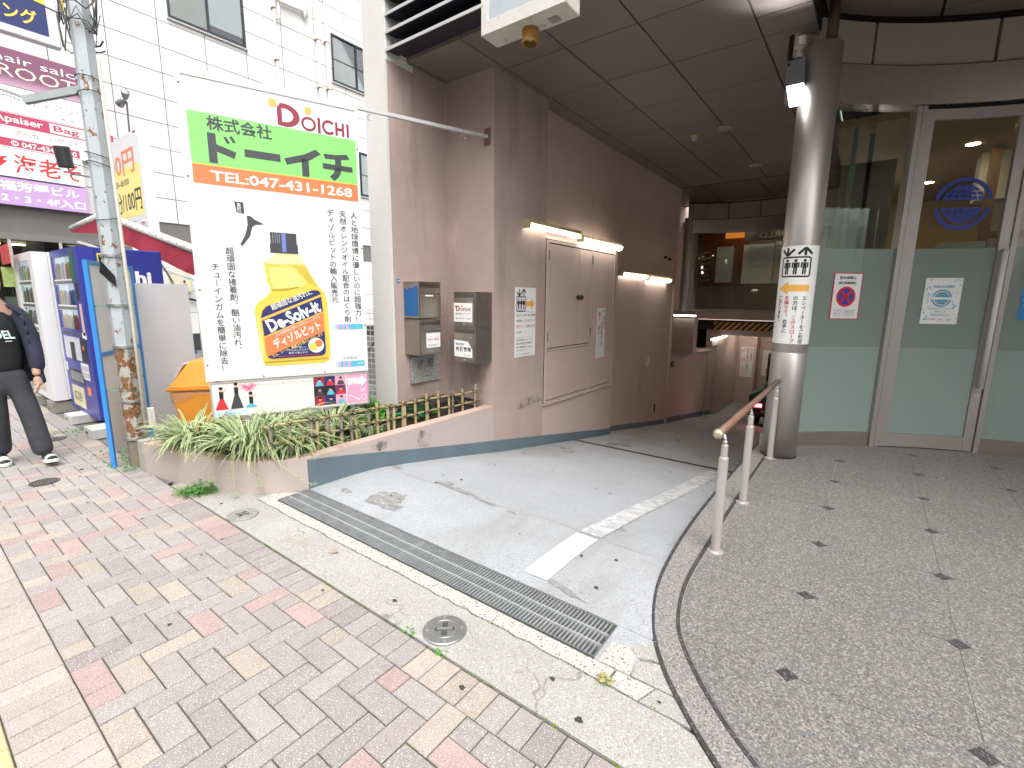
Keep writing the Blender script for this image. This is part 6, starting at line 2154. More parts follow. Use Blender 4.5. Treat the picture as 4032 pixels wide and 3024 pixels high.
# price sign on two posts
ps_ = thing('price_sign', 'white and yellow parking price sign standing behind the rusty post', 'sign', (-10.4, 2.9, 0))
b = MB()
b.box((-11.55, 2.905, 2.35), (-9.52, 3.05, 3.95))
b.hexa([(-11.55, 2.905, 3.951), (-9.52, 2.905, 3.951), (-9.52, 3.05, 3.951), (-11.55, 3.05, 3.951), (-11.55, 2.905, 4.05), (-9.9, 2.905, 4.05), (-9.9, 3.05, 4.05), (-11.55, 3.05, 4.05)])
obj('panel', b, mat('price_sign_white', (0.70, 0.71, 0.73), 0.4, var=0.04), ps_)
for x in (-11.3, -9.8):
    b = MB()
    b.tube([(x, 2.98, 0), (x, 2.98, 2.35)], 0.04, 10)
    obj('post', b, GALV, ps_)
f = Face((-11.55, 2.905, 2.35), (1, 0, 0), (0, 0, 1))
f.rect(flat('print_light_yellow', (0.85, 0.72, 0.25)), 0.05, 0.42, 1.92, 1.22)
f.text(flat('print_red_orange', (0.85, 0.22, 0.10)), '700円', 0.10, 1.10, 1.70, 1.48, 0.012, 2)
f.text(INKG, '22:00~8:00', 0.30, 0.94, 1.35, 1.04, 0.01, 2)
f.text(INK, '60分/100円', 0.22, 0.50, 1.86, 0.86, 0.012, 2)
f.text(CRIM, '円', 1.72, 0.12, 1.88, 0.30, 0.0, 2)
for k in range(3):
    f.line(GT, (0.4, 0.34 - k * 0.06), (1.5, 0.34 - k * 0.06), 0.014)
f.build(ps_)
tw = thing('twin_spotlight', 'pair of grey spotlights on a bent arm above the price sign', 'spotlight', (-9.95, 2.92, 4.0))
b = MB()
b.tube([(-9.72, 2.92, 4.04), (-9.95, 2.92, 3.99), (-9.93, 2.92, 4.2), (-9.90, 2.92, 4.50)], 0.014, 8)
obj('arm', b, mat('arm_brown', (0.16, 0.12, 0.11), 0.5), tw)
for s_ in (-1, 1):
    b = MB()
    b.lathe((-9.9 + s_ * 0.02, 2.90, 4.54), [(0.02, 0), (0.04, 0.02), (0.055, 0.10), (0.06, 0.16), (0.0, 0.15)], 14, axis=(s_ * 0.9, -0.2, 0.35 * s_))
    obj('lamp_head', b, mat('spot_grey', (0.30, 0.31, 0.33), 0.4, 0.4, var=0.3, vs=12), tw, smooth=True)

# red awning with rolled covers on a post
aw = thing('red_awning', 'red awning with white wrapped roller, held by a red post', 'awning', (-7.0, 2.6, 0))
REDF = mat('awning_red', (0.30, 0.018, 0.04), 0.7, var=0.12, vs=3)
ROLL = mat('awning_roll_white', (0.66, 0.65, 0.61), 0.6, var=0.2, vs=8, stains=[((0.30, 0.25, 0.18), 7, 0.60, 0.72, None)])
TL0, TR0 = Vector((-10.6, 2.6, 2.80)), Vector((-6.82, 2.6, 2.00))
b = MB()
b.tube([TL0, TR0], 0.055, 12)
b.tube([TL0 + Vector((-1.6, -0.1, -0.12)), TL0], 0.055, 12)
rr = obj('roller', b, ROLL, aw, smooth=True)
b = MB()
for k in range(16):
    c = TL0 + (TR0 - TL0) * (k + 0.5) / 16
    b.tube([c + Vector((-0.02, 0, 0.058)), c + Vector((0.0, -0.058, 0.01)), c + Vector((0.02, 0, -0.058)), c + Vector((0.0, 0.058, 0))], 0.007, 5)
obj('binding', b, mat('binding_grey', (0.22, 0.20, 0.18), 0.8), rr)
b = MB()
for k in range(10):
    a, c = TL0 + (TR0 - TL0) * k / 10, TL0 + (TR0 - TL0) * (k + 1) / 10
    dx0, dx1 = 0.02 * sin(k * 2.0), 0.02 * sin(k * 2.0 + 2.0)
    b.hexa([a + Vector((0, -0.05 + dx0, -0.32)), c + Vector((0, -0.05 + dx1, -0.32)), c + Vector((0, -0.04 + dx1, -0.32)), a + Vector((0, -0.04 + dx0, -0.32)), a + Vector((0, -0.02, -0.04)), c + Vector((0, -0.02, -0.04)), c + Vector((0, -0.01, -0.04)), a + Vector((0, -0.01, -0.04))])
b.hexa([TL0 + Vector((-1.5, -0.13, -0.20)), TL0 + Vector((0, -0.05, -0.32)), TL0 + Vector((0, -0.04, -0.32)), TL0 + Vector((-1.5, -0.12, -0.20)), TL0 + Vector((-1.55, -0.12, -0.16)), TL0 + Vector((0, -0.02, -0.04)), TL0 + Vector((0, -0.01, -0.04)), TL0 + Vector((-1.55, -0.11, -0.16))])
obj('valance', b, REDF, aw)
b = MB()
b.bar(TL0 + Vector((-1.5, -0.06, -0.36)), TR0 + Vector((0, -0.05, -0.36)), 0.04, 0.035)
obj('lower_bar', b, ROLL, aw)
b = MB()
b.tube([(-6.80, 2.6, 0), (-6.80, 2.6, 2.05)], 0.045, 12)
po = obj('post', b, REDF, aw, smooth=True)
b = MB()
b.tube([(-6.93, 2.56, 0), (-6.90, 2.56, 1.72)], 0.035, 10)
obj('post', b, ROLL, aw, smooth=True)
b = MB()
b.tube(smooth_curve3([(-8.9, 2.5, 2.10), (-7.9, 2.45, 1.95), (-7.3, 2.45, 1.5), (-7.4, 2.45, 1.2)]), 0.014, 6)
obj('cable', b, mat('brown_cable', (0.06, 0.045, 0.035), 0.6), aw, smooth=True)
b = MB()
b.box((-10.2, 2.42, 2.05), (-9.75, 2.56, 2.28))
obj('motor_box', b, mat('motor_brown', (0.14, 0.07, 0.045), 0.6), aw, bevel=0.02)

# small things on and by the white wall
eb = thing('meter_box', 'cream electric meter box on the white wall beside the awning post', 'meter box', (BX, 5.0, 1.55))
b = MB()
b.box((BX + 0.001, 4.78, 1.56), (BX + 0.16, 5.24, 2.12))
bx = obj('body', b, mat('cream_metal', (0.62, 0.56, 0.40), 0.5), eb, bevel=0.01)
b = MB()
b.box((BX + 0.161, 4.81, 1.60), (BX + 0.168, 5.21, 2.08))
obj('door', b, MATS['cream_metal'], eb)
b = MB()
b.box((BX + 0.169, 5.05, 1.80), (BX + 0.185, 5.09, 1.86))
obj('latch', b, BLKPL, eb)
b = MB()
b.tube(smooth_curve3([(BX + 0.08, 5.0, 1.56), (BX + 0.1, 5.1, 1.42), (BX + 0.1, 5.35, 1.34), (BX + 0.08, 5.6, 1.30)]), 0.03, 6)
obj('conduit', b, BLKPL, eb)
co = thing('parking_cone', 'yellow cone with blue base behind the grey boards', 'cone', (-14.1, 4.75, 0))
b = MB()
b.box((-14.32, 4.53, 0.0), (-13.88, 4.97, 0.05))
b.lathe((-14.1, 4.75, 0.05), [(0.20, 0), (0.185, 0.04)], 20)
obj('base', b, mat('cone_blue', (0.02, 0.08, 0.42), 0.5), co)
b = MB()
b.lathe((-14.1, 4.75, 0.09), [(0.165, 0), (0.150, 0.02), (0.045, 0.72), (0.0, 0.73)], 20)
obj('cone', b, mat('cone_yellow', (0.72, 0.58, 0.06), 0.5), co, smooth=False)

# ------------------------------------------------------------------ vending machines
def drinks(mb, mats_n, x0, x1, y, z, h, n):
    w = (x1 - x0) / n
    for k in range(n):
        hh = h * random.uniform(0.72, 0.98)
        r = w * 0.36
        xc, mi = x0 + w * (k + 0.5), random.randrange(mats_n)
        mb.hexa([(xc - r, y - 0.009, z), (xc + r, y - 0.009, z), (xc + r, y + 0.009, z), (xc - r, y + 0.009, z)] + [(xc - r, y - 0.009, z + hh * 0.7), (xc + r, y - 0.009, z + hh * 0.7), (xc + r, y + 0.009, z + hh * 0.7), (xc - r, y + 0.009, z + hh * 0.7)], mi)
        q = r * 0.45
        mb.hexa([(xc - r, y - 0.008, z + hh * 0.7), (xc + r, y - 0.008, z + hh * 0.7), (xc + r, y + 0.008, z + hh * 0.7), (xc - r, y + 0.008, z + hh * 0.7)] + [(xc - q, y - 0.005, z + hh), (xc + q, y - 0.005, z + hh), (xc + q, y + 0.005, z + hh), (xc - q, y + 0.005, z + hh)], mi)
DRK = [mat('drink_' + n, c, 0.35, var=0.25, vs=40) for n, c in (('red', (0.5, 0.05, 0.04)), ('white', (0.65, 0.65, 0.65)), ('blue', (0.06, 0.18, 0.5)), ('brown', (0.16, 0.08, 0.04)), ('gold', (0.55, 0.38, 0.10)), ('green', (0.10, 0.35, 0.12)))]
def vending(label, x0, x1, y0, y1, z0, z1, col, side, shelves, win):
    t = thing('vending_machine', label, 'vending machine', ((x0 + x1) / 2, y0, 0), 'drink vending machines')
    b = MB()
    b.box((x0, y0 + 0.14, z0), (x1, y1, z1))
    obj('cabinet', b, side, t, bevel=0.012)
    wx0, wx1, wz0, wz1 = win
    d = MB()                                              # front door built round the display window
    for q in ((x0, x1, z0, wz0), (x0, x1, wz1, z1), (x0, wx0, wz0, wz1), (wx1, x1, wz0, wz1)):
        d.box((q[0], y0, q[2]), (q[1], y0 + 0.138, q[3]))
    dr = obj('door', d, col, t)
    b = MB()
    b.box((wx0, y0 + 0.030, wz0), (wx1, y0 + 0.1375, wz1))
    obj('display_back', b, mat('display_back', (0.5, 0.53, 0.56), 0.5, var=0.15, emit=((0.85, 0.93, 1.0), 0.30)), t)
    for zs in shelves:
        b = MB()
        b.box((wx0, y0 + 0.012, zs - 0.02), (wx1, y0 + 0.029, zs))
        b.box((wx0, y0 + 0.002, zs - 0.055), (wx1, y0 + 0.0115, zs + 0.005))
        obj('shelf', b, mat('shelf_bar', (0.72, 0.72, 0.70), 0.4), t)
        b = MB()
        n = 12
        for k in range(n):
            x = wx0 + (wx1 - wx0) * (k + 0.3) / n
            b.box((x, y0 - 0.003, zs - 0.045), (x + (wx1 - wx0) / n * 0.5, y0 + 0.0015, zs - 0.012))
        obj('buttons', b, mat('button_dark', (0.10, 0.11, 0.12), 0.4), t, kind='stuff')
        mb = MB()
        drinks(mb, 6, wx0 + 0.02, wx1 - 0.02, y0 + 0.02, zs, 0.20, 13)
        obj('drinks', mb, DRK, t, kind='stuff')
    b = MB()
    b.box((wx0, y0 + 0.004, wz0 + 0.002), (wx1, y0 + 0.007, wz1))
    obj('window_pane', b, glassmat('vm_glass', (0.92, 0.95, 0.96), 0.35), t)
    return t, dr
VB = mat('vm_blue', (0.035, 0.045, 0.30), 0.35, var=0.06)
VBS = mat('vm_blue_side', (0.025, 0.035, 0.24), 0.4, var=0.06)
VW = mat('vm_white', (0.74, 0.74, 0.74), 0.35, var=0.03)
X1, X0v = -6.605, -7.80
t, dr = vending('blue vending machine with three shelves of drinks, nearest the rusty post', X0v, X1, 1.36, 2.10, 0.10, 1.95, VB, VBS, (1.62, 1.335, 1.05), (-7.74, -6.90, 1.07, 1.87))
f = Face((X0v, 1.36, 0), (1, 0, 0), (0, 0, 1))
w_ = X1 - X0v
f.rect(mat('vm_panel_pale', (0.60, 0.60, 0.66), 0.4), 0.10, 0.72, 0.80, 0.98)
f.rect(BLKPL, 0.36, 0.70, 0.56, 0.92, 2)
f.rect(BLKPL, 0.84, 0.72, 1.06, 0.99, 2)
f.disc(ORANGE, 0.92, 0.88, 0.03, layer=3)
f.rect(WHITE, 0.70, 0.52, 1.02, 0.70)
for k in range(6):
    f.rect(flat('print_pale_grey', (0.5, 0.5, 0.52)), 0.72 + (k % 3) * 0.1, 0.54 + (k // 3) * 0.075, 0.80 + (k % 3) * 0.1, 0.60 + (k // 3) * 0.075, 2)
f.rect(BLKPL, 0.14, 0.44, 0.78, 0.60)
f.rect(mat('flap_grey', (0.20, 0.20, 0.21), 0.3, var=0.3, vs=8), 0.18, 0.46, 0.74, 0.57, 2)
f.rect(mat('poster_cream', (0.68, 0.60, 0.38), 0.5, var=0.25, vs=18), 0.14, 0.15, 0.68, 0.40)
f.text(INKG, '広告', 0.22, 0.22, 0.56, 0.34, 0.0, 2)
f.rect(ORANGE, 0.84, 0.34, 0.98, 0.44)
f.rect(WHITE, 0.02, 0.56, 0.09, 0.66)
f.rect(flat('print_dark_green', (0.02, 0.10, 0.08)), 0.86, 1.60, 1.04, 1.94)
f.rect(INK, 0.95, 1.40, 1.08, 1.58)
f.rect(flat('print_stripe', (0.62, 0.45, 0.45)), 1.0, 1.02, 1.10, 1.36)
f.rect(WHITE, 0.95, 0.98, 1.12, 1.05)
f.build(t)
f = Face((X1, 1.50, 0), (0, 1, 0), (0, 0, 1))
f.rect(YELLOW, 0.02, 1.72, 0.24, 1.89)
f.text(INK, 'Pit', 0.03, 1.80, 0.18, 1.875, 0.02, 2)
arrow(f, RED, 0.20, 1.76, 0.06, 1.76, 0.014, 0.032, 0.05)
f.text(WHITE, 'hi', 0.33, 1.58, 0.48, 1.72, 0.04, 2)
f.build(t)
t, dr = vending('white vending machine with three shelves of drinks, left of the blue one', -9.05, -7.93, 1.22, 1.95, 0.16, 1.95, VW, VW, (1.62, 1.35, 1.07), (-8.85, -8.12, 1.09, 1.86))
f = Face((-9.05, 1.22, 0), (1, 0, 0), (0, 0, 1))
f.rect(BLKPL, 0.45, 0.82, 0.68, 1.00)
f.rect(BLKPL, 0.72, 0.80, 0.92, 1.0)
f.disc(ORANGE, 0.80, 0.90, 0.025, layer=2)
f.rect(BLKPL, 0.35, 0.52, 0.85, 0.68)
f.rect(MATS['flap_grey'], 0.39, 0.54, 0.81, 0.65, 2)
f.rect(mat('poster_pale', (0.62, 0.50, 0.44), 0.5, var=0.3, vs=16), 0.35, 0.24, 0.78, 0.46)
f.build(t)
for y0, z0, z1, c in ((1.12, 1.83, 2.06, mat('pop_red', (0.52, 0.06, 0.05), 0.5, var=0.2, vs=9)), (1.10, 1.55, 1.80, mat('pop_green', (0.35, 0.45, 0.15), 0.5, var=0.4, vs=10))):
    b = MB()
    b.box((-9.08, y0, z0), (-9.06, 1.215, z1) if z0 < 1.8 else (-8.55, y0 + 0.012, z1))
    single('shop_card', b, c, 'red and white advertising card on top of the white vending machine' if z0 > 1.8 else 'green and yellow advertising card on the left edge of the white vending machine', 'card')
BLK = mat('concrete_block', (0.52, 0.515, 0.49), 0.9, var=0.15, vs=9, bump=0.7, bs=110)
BLKD = mat('concrete_block_mossy', (0.26, 0.25, 0.21), 0.9, var=0.2, vs=9, bump=0.7, bs=110)
for lab, x, y, m in (('pale concrete block under the right corner of the blue vending machine', -6.49, 1.19, BLK), ('pale concrete block under the left corner of the blue vending machine', -7.40, 1.205, BLK),
                     ('dark stained concrete block between the two vending machines', -8.25, 1.20, BLKD), ('grey concrete block under the white vending machine', -9.0, 1.18, BLKD)):
    t = thing('concrete_block', lab, 'concrete block', (x, y, 0), 'blocks under the vending machines')
    b = MB()
    b.box((x, y, 0), (x + 0.30, y + 0.40, 0.098 if x > -7.9 else 0.14))
    bb = obj('block', b, m, t, bevel=0.006)
    b = MB()
    b.box((x + 0.06, y - 0.0015, 0.03), (x + 0.15, y + 0.002, 0.06))
    obj('hole', b, mat('block_hole', (0.12, 0.115, 0.11), 0.9), t)

# ------------------------------------------------------------------ rusty post, blue frame, boards, bin
RPOST = mat('rusty_post', (0.44, 0.485, 0.51), 0.5, 0.1, var=0.10, vs=5, bump=0.2, bs=60,
            stains=[((0.22, 0.10, 0.04), 17, 0.60, 0.62, (1, 1, 0.55)), ((0.10, 0.045, 0.02), 24, 0.66, 0.69, None)])
RPOST2 = mat('rusty_post_foot', (0.38, 0.37, 0.34), 0.6, 0.1, var=0.2, vs=6, bump=0.4, bs=50,
             stains=[((0.20, 0.095, 0.04), 19, 0.475, 0.51, (1, 1, 0.6)), ((0.12, 0.055, 0.025), 20, 0.58, 0.62, None)])
up_ = thing('rusty_post', 'tall rusty blue grey steel post wound with cables at its top', 'post', (-4.955, 1.235, 0))
PC = Vector((-4.955, 1.235, 0))
def hexpost(mb, z0, z1, r):
    mb.lathe(PC, [(r, z0), (r, z1)], 6, axis=(0, 0, 1))
b = MB()
hexpost(b, 1.02, 6.5, 0.068)
obj('shaft', b, RPOST, up_)
b = MB()
hexpost(b, 0.235, 1.019, 0.069)
obj('foot', b, RPOST2, up_)
b = MB()
hexpost(b, -0.02, 0.234, 0.067)
obj('base', b, mat('post_base_brown', (0.20, 0.165, 0.13), 0.7, var=0.3, vs=8), up_)
for z in (0.235, 0.56, 1.02, 1.36, 1.75):
    b = MB()
    b.lathe(PC, [(0.070, z), (0.075, z + 0.003), (0.075, z + 0.022), (0.070, z + 0.025)], 24)
    obj('band', b, GALV, up_)
b = MB()
b.hexa([tuple(PC + Vector(v_)) for v_ in ((0.03, -0.10, 1.63), (0.085, -0.02, 1.52), (0.088, -0.018, 1.52), (0.034, -0.098, 1.63), (0.06, -0.09, 1.72), (0.092, -0.02, 1.60), (0.095, -0.018, 1.60), (0.063, -0.088, 1.72))])
obj('black_tape', b, BLKPL, up_)
b = MB()
b.tube([PC + Vector((0.055, 0.06, 0.1)), PC + Vector((0.06, 0.065, 1.2)), PC + Vector((0.058, 0.062, 3.2))], 0.013, 8)
obj('conduit', b, mat('conduit_beige', (0.50, 0.48, 0.42), 0.5, var=0.1, vs=40), up_, smooth=True)
b = MB()
b.box(tuple(PC + Vector((0.03, 0.085, 0.33))), tuple(PC + Vector((0.085, 0.135, 0.50))))
obj('socket_box', b, mat('socket_beige', (0.55, 0.53, 0.47), 0.5), up_, bevel=0.006)
for z in (2.45, 2.52, 2.95, 3.05, 2.05):
    b = MB()
    b.tube([PC + Vector((0.078 * cos(a), 0.078 * sin(a), z + 0.02 * sin(a * 1.0 + z * 9))) for a in [k * 0.45 for k in range(15)]], 0.0035, 5, caps=False)
    obj('wire_tie', b, BLKPL, up_)
b = MB()
for q in range(12):
    z = random.uniform(3.1, 3.7)
    ph = random.uniform(0, 6.28)
    r = random.uniform(0.08, 0.13)
    b.tube([PC + Vector((r * cos(ph + k * 0.5), r * sin(ph + k * 0.5), z + 0.035 * k * random.uniform(-0.6, 1.0))) for k in range(9)], random.uniform(0.003, 0.007), 5)
obj('cable_bundle', b, mat('cable_grey', (0.10, 0.10, 0.10), 0.6, var=0.6, vs=30), up_, kind='stuff')
b = MB()
b.tube(smooth_curve3([PC + Vector((0, 0, 3.45)), PC + Vector((-0.25, -0.25, 3.6)), PC + Vector((-0.55, -0.5, 3.9)), PC + Vector((-1.2, -1.2, 4.8))]), 0.006, 5)
b.tube(smooth_curve3([PC + Vector((0.05, 0.05, 3.4)), PC + Vector((0.10, 0.10, 3.7)), PC + Vector((0.05, 0.1, 4.0))]), 0.006, 5)
obj('loose_cable', b, MATS['cable_grey'], up_)
b = MB()
b.box(tuple(PC + Vector((-0.09, -0.09, 3.50))), tuple(PC + Vector((-0.02, -0.08, 3.60))))
obj('yellow_tag', b, YELLOW, up_)
b = MB()
b.bar(PC + Vector((-0.05, -0.02, 3.0)), PC + Vector((-0.22, -0.34, 2.86)), 0.045, 0.05)
obj('steel_arm', b, mat('arm_grey', (0.33, 0.36, 0.36), 0.5, 0.3, var=0.2, vs=10), up_)
b = MB()
b.bar(PC + Vector((-0.22, -0.34, 2.88)), PC + Vector((-1.3, -0.62, 3.25)), 0.016, 0.016)
obj('thin_arm', b, GALV, up_)
sp_ = thing('post_spotlight', 'black cylindrical spotlight on a thin arm beside the rusty post', 'spotlight', (-5.20, 1.10, 2.5))
b = MB()
b.lathe((-5.22, 1.09, 2.44), [(0.045, 0), (0.05, 0.01), (0.052, 0.15), (0.046, 0.155), (0.0, 0.145)], 20, axis=(0.12, -0.12, 1))
obj('lamp_head', b, mat('spot_black', (0.06, 0.06, 0.065), 0.35, 0.3), sp_, smooth=False)
b = MB()
b.tube([(-5.22, 1.10, 2.44), (-5.215, 1.11, 2.40), (-5.0, 1.20, 2.36)], 0.007, 6)
b.tube([(-5.20, 1.12, 2.48), (-5.0, 1.20, 2.42)], 0.004, 5)
obj('arm', b, GALV, sp_)

fp = thing('blue_frame_board', 'grey backed notice board in a bright blue frame tied to the rusty post', 'notice board', (-5.42, 1.33, 0))
LB_ = mat('frame_blue', (0.04, 0.24, 0.60), 0.4, var=0.05)
A_, B_ = Vector((-5.045, 1.085, 0)), Vector((-5.80, 1.575, 0))
dAB = (B_ - A_).normalized()
nAB = Vector((dAB.y, -dAB.x, 0))
def fbar(name, p, q, w=0.035, d=0.03, m=LB_):
    b = MB()
    b.bar(p, q, w, d)
    return obj(name, b, m, fp)
Zv = Vector((0, 0, 1))
for p in (A_, B_):
    b = MB()
    b.obox(p - dAB * 0.018 - nAB * 0.015, dAB * 0.036, nAB * 0.03, Zv * 1.73)
    obj('leg', b, LB_, fp)
for z in (1.712, 0.965):
    b = MB()
    b.obox(A_ + dAB * 0.0185 - nAB * 0.012 + Zv * (z - 0.017), dAB * ((B_ - A_).length - 0.037), nAB * 0.024, Zv * 0.034)
    obj('crossbar', b, LB_, fp)
for z0, z1 in ((0.118, 0.947), (0.983, 1.694)):
    b = MB()
    b.obox(A_ + dAB * 0.019 - nAB * 0.004 + Zv * z0, dAB * ((B_ - A_).length - 0.038), nAB * 0.006, Zv * (z1 - z0))
    obj('board', b, mat('board_grey', (0.72, 0.72, 0.69), 0.6, var=0.05), fp)
for z in (1.36, 0.66):
    b = MB()
    pts = [A_ + dAB * 0.02 + nAB * 0.022 + Zv * z, A_ + dAB * 0.02 - nAB * 0.02 + Zv * (z + 0.01), PC + Vector((-0.05, -0.06, z)), PC + Vector((0.06, -0.05, z + 0.005)), PC + Vector((0.06, 0.05, z)), B_ * 0.4 + A_ * 0.6 + Zv * z, B_ - dAB * 0.02 + nAB * 0.02 + Zv * (z + 0.01)]
    b.tube(pts, 0.003, 5)
    obj('green_tie', b, mat('tie_green', (0.04, 0.30, 0.20), 0.5), fp)
gb = thing('grey_board', 'plain pale grey board standing between the blue frame and the orange bin', 'board', (-5.83, 1.75, 0))
b = MB()
b.hexa([(-5.86, 1.60, 0.02), (-5.80, 2.05, 0.02), (-5.82, 2.055, 0.02), (-5.88, 1.605, 0.02), (-5.86, 1.60, 1.575), (-5.80, 2.05, 1.575), (-5.82, 2.055, 1.575), (-5.88, 1.605, 1.575)])
obj('sheet', b, mat('sheet_pale_grey', (0.58, 0.575, 0.59), 0.5, var=0.04), gb)
b = MB()
b.box((-5.95, 1.60, -0.005), (-5.72, 2.1, 0.022))
obj('foot', b, mat('foot_grey', (0.3, 0.3, 0.3), 0.7), gb)

# orange swing-top bin
bn = thing('orange_bin', 'orange swing top waste bin with clear liner behind the planter', 'bin', (-5.45, 1.95, 0))
ORB = mat('bin_orange', (0.85, 0.34, 0.045), 0.4, var=0.05)
bu = Vector((0.62, 0.78, 0)).normalized()                    # along the bin's long side
bw = Vector((bu.y, -bu.x, 0))
BC = Vector((-5.30, 1.98, 0))
def brect(hw, hd, z):
    return [tuple(BC + bu * a * hw + bw * c * hd + Zv * z) for a, c in ((-1, -1), (1, -1), (1, 1), (-1, 1))]
def frustum(w0, d0, z0, w1, d1, z1):
    m_ = MB()
    p = brect(w0, d0, z0) + brect(w1, d1, z1)
    m_.hexa(p)
    return m_
obj('body', frustum(0.20, 0.16, 0.0, 0.285, 0.22, 0.535), ORB, bn, bevel=0.02)
b = frustum(0.30, 0.235, 0.548, 0.31, 0.245, 0.575)
obj('lid_rim', b, ORB, bn, bevel=0.008)
b = MB()
p0, p1 = brect(0.295, 0.23, 0.5755), brect(0.115, 0.14, 0.83)
b.hexa(p0 + p1)
obj('lid', b, ORB, bn, bevel=0.015)
b = MB()
b.hexa([tuple(Vector(v_) + bu * -0.012 + Zv * 0.004) for v_ in (brect(0.24, 0.12, 0.66)[0], brect(0.16, 0.12, 0.79)[0], brect(0.16, 0.12, 0.79)[3], brect(0.24, 0.12, 0.66)[3])] +
       [tuple(Vector(v_) + bu * -0.03 + Zv * 0.012) for v_ in (brect(0.24, 0.12, 0.66)[0], brect(0.16, 0.12, 0.79)[0], brect(0.16, 0.12, 0.79)[3], brect(0.24, 0.12, 0.66)[3])])
obj('swing_flap', b, mat('flap_clear_grey', (0.55, 0.56, 0.58), 0.3), bn)
b = MB()
for k in range(26):
    a = 2 * pi * k / 26
    a2 = 2 * pi * (k + 1) / 26
    def pt(an, r, z):
        c_, s_ = cos(an), sin(an)
        q = max(abs(c_) / 0.285, abs(s_) / 0.22)
        return BC + (bu * c_ + bw * s_) / q * r + Zv * z
    z0a, z0b = 0.47 - 0.05 * sin(a * 3), 0.47 - 0.05 * sin(a2 * 3)
    b.face([pt(a, 1.03 + 0.03 * sin(a * 5), z0a), pt(a2, 1.03 + 0.03 * sin(a2 * 5), z0b), pt(a2, 1.05, 0.546), pt(a, 1.05, 0.546)])
obj('liner', b, glassmat('clear_liner', (0.93, 0.93, 0.93), 0.8, 0.18, (0.8, 0.8, 0.8), 0.2), bn)

# white mesh fence by the pillar
fe = thing('mesh_fence', 'white wire mesh fence between the signboard and the pillar', 'fence', (-5.2, 3.6, 0))
b = MB()
for k in range(14):
    b.tube([(-5.3 + k * 0.075, 3.62, 0.2), (-5.3 + k * 0.075, 3.62, 1.30)], 0.004, 4)
for k in range(16):
    b.tube([(-5.35, 3.626, 0.25 + k * 0.068), (-4.3, 3.626, 0.25 + k * 0.068)], 0.004, 4)
    if k > 13:
        b.tube([(-5.35, 3.66, 0.25 + k * 0.068), (-4.3, 3.66, 0.25 + k * 0.068)], 0.004, 4)
obj('wire_mesh', b, WPAINT, fe)
for x in (-5.33, -4.42):
    b = MB()
    b.tube([(x, 3.64, 0), (x, 3.64, 1.33)], 0.022, 10)
    obj('post', b, WPAINT, fe)
b = MB()
b.box((-5.4, 3.55, -0.02), (-4.32, 3.72, 0.20))
obj('block_base', b, mat('fence_block', (0.33, 0.33, 0.25), 0.9, var=0.25, vs=5), fe)
b = MB()
b.box((-6.2, 4.3, 0.2), (-5.0, 4.35, 0.9))
b.tube([(-6.0, 4.2, 0.4), (-5.4, 4.2, 1.0), (-5.2, 4.2, 0.5)], 0.02, 8)
single('parked_bike_parts', b, mat('bike_grey', (0.30, 0.30, 0.29), 0.5, var=0.5, vs=4), 'grey parts of a scooter behind the white mesh fence', 'bike')  # simple shape for the bike parts behind the mesh

# ------------------------------------------------------------------ metal covers, litter
CAPMT = mat('cast_steel', (0.40, 0.41, 0.41), 0.40, 0.8, var=0.2, vs=18, bump=0.2, bs=120)
CAPDK = mat('cast_steel_dark', (0.12, 0.125, 0.125), 0.5, 0.6)
for lab, x, y, m in (('round steel valve cover with cross emblem, nearer one beside the pavers', -1.357, 1.342, CAPMT), ('round dull valve cover with cross emblem near the planter foot', -3.245, 1.328, mat('cast_steel_dusty', (0.36, 0.36, 0.33), 0.6, 0.4, var=0.2, vs=20, bump=0.3, bs=120))):
    t = thing('valve_cover', lab, 'valve cover', (x, y, 0), 'round valve covers in the concrete strip')
    b = MB()
    b.lathe((x, y, -0.004), [(0.0965, 0), (0.0965, 0.009), (0.093, 0.012), (0.060, 0.012), (0.0585, 0.0100), (0.0565, 0.0100), (0.0550, 0.012), (0, 0.012)], 40)
    obj('disc', b, m, t)
    f = Face((x, y, 0.0075), (1, 0, 0), (0, 1, 0))
    a = radians(40)
    cr = []
    for k in range(4):
        q = a + k * pi / 2
        cr += [(0.016 * cos(q - 0.75) , 0.016 * sin(q - 0.75)), (0.042 * cos(q - 0.34), 0.042 * sin(q - 0.34)), (0.045 * cos(q), 0.045 * sin(q)), (0.042 * cos(q + 0.34), 0.042 * sin(q + 0.34))]
    f.poly(CAPDK, cr, 1)
    f.build(t, 'cross_recess')
    b = MB()
    q = a
    b.bar((x - 0.034 * cos(q), y - 0.034 * sin(q), 0.0115), (x + 0.034 * cos(q), y + 0.034 * sin(q), 0.0115), 0.007, 0.005)
    obj('cross_bar', b, ALU, t)
    for k in range(4):
        q = radians(45 + 90 * k)
        b = MB()
        b.lathe((x + 0.077 * cos(q), y + 0.077 * sin(q), 0.008), [(0.006, 0), (0.006, 0.002), (0.003, 0.0022), (0.003, 0.001), (0, 0.001)], 10)
        obj('bolt', b, ALU, t)
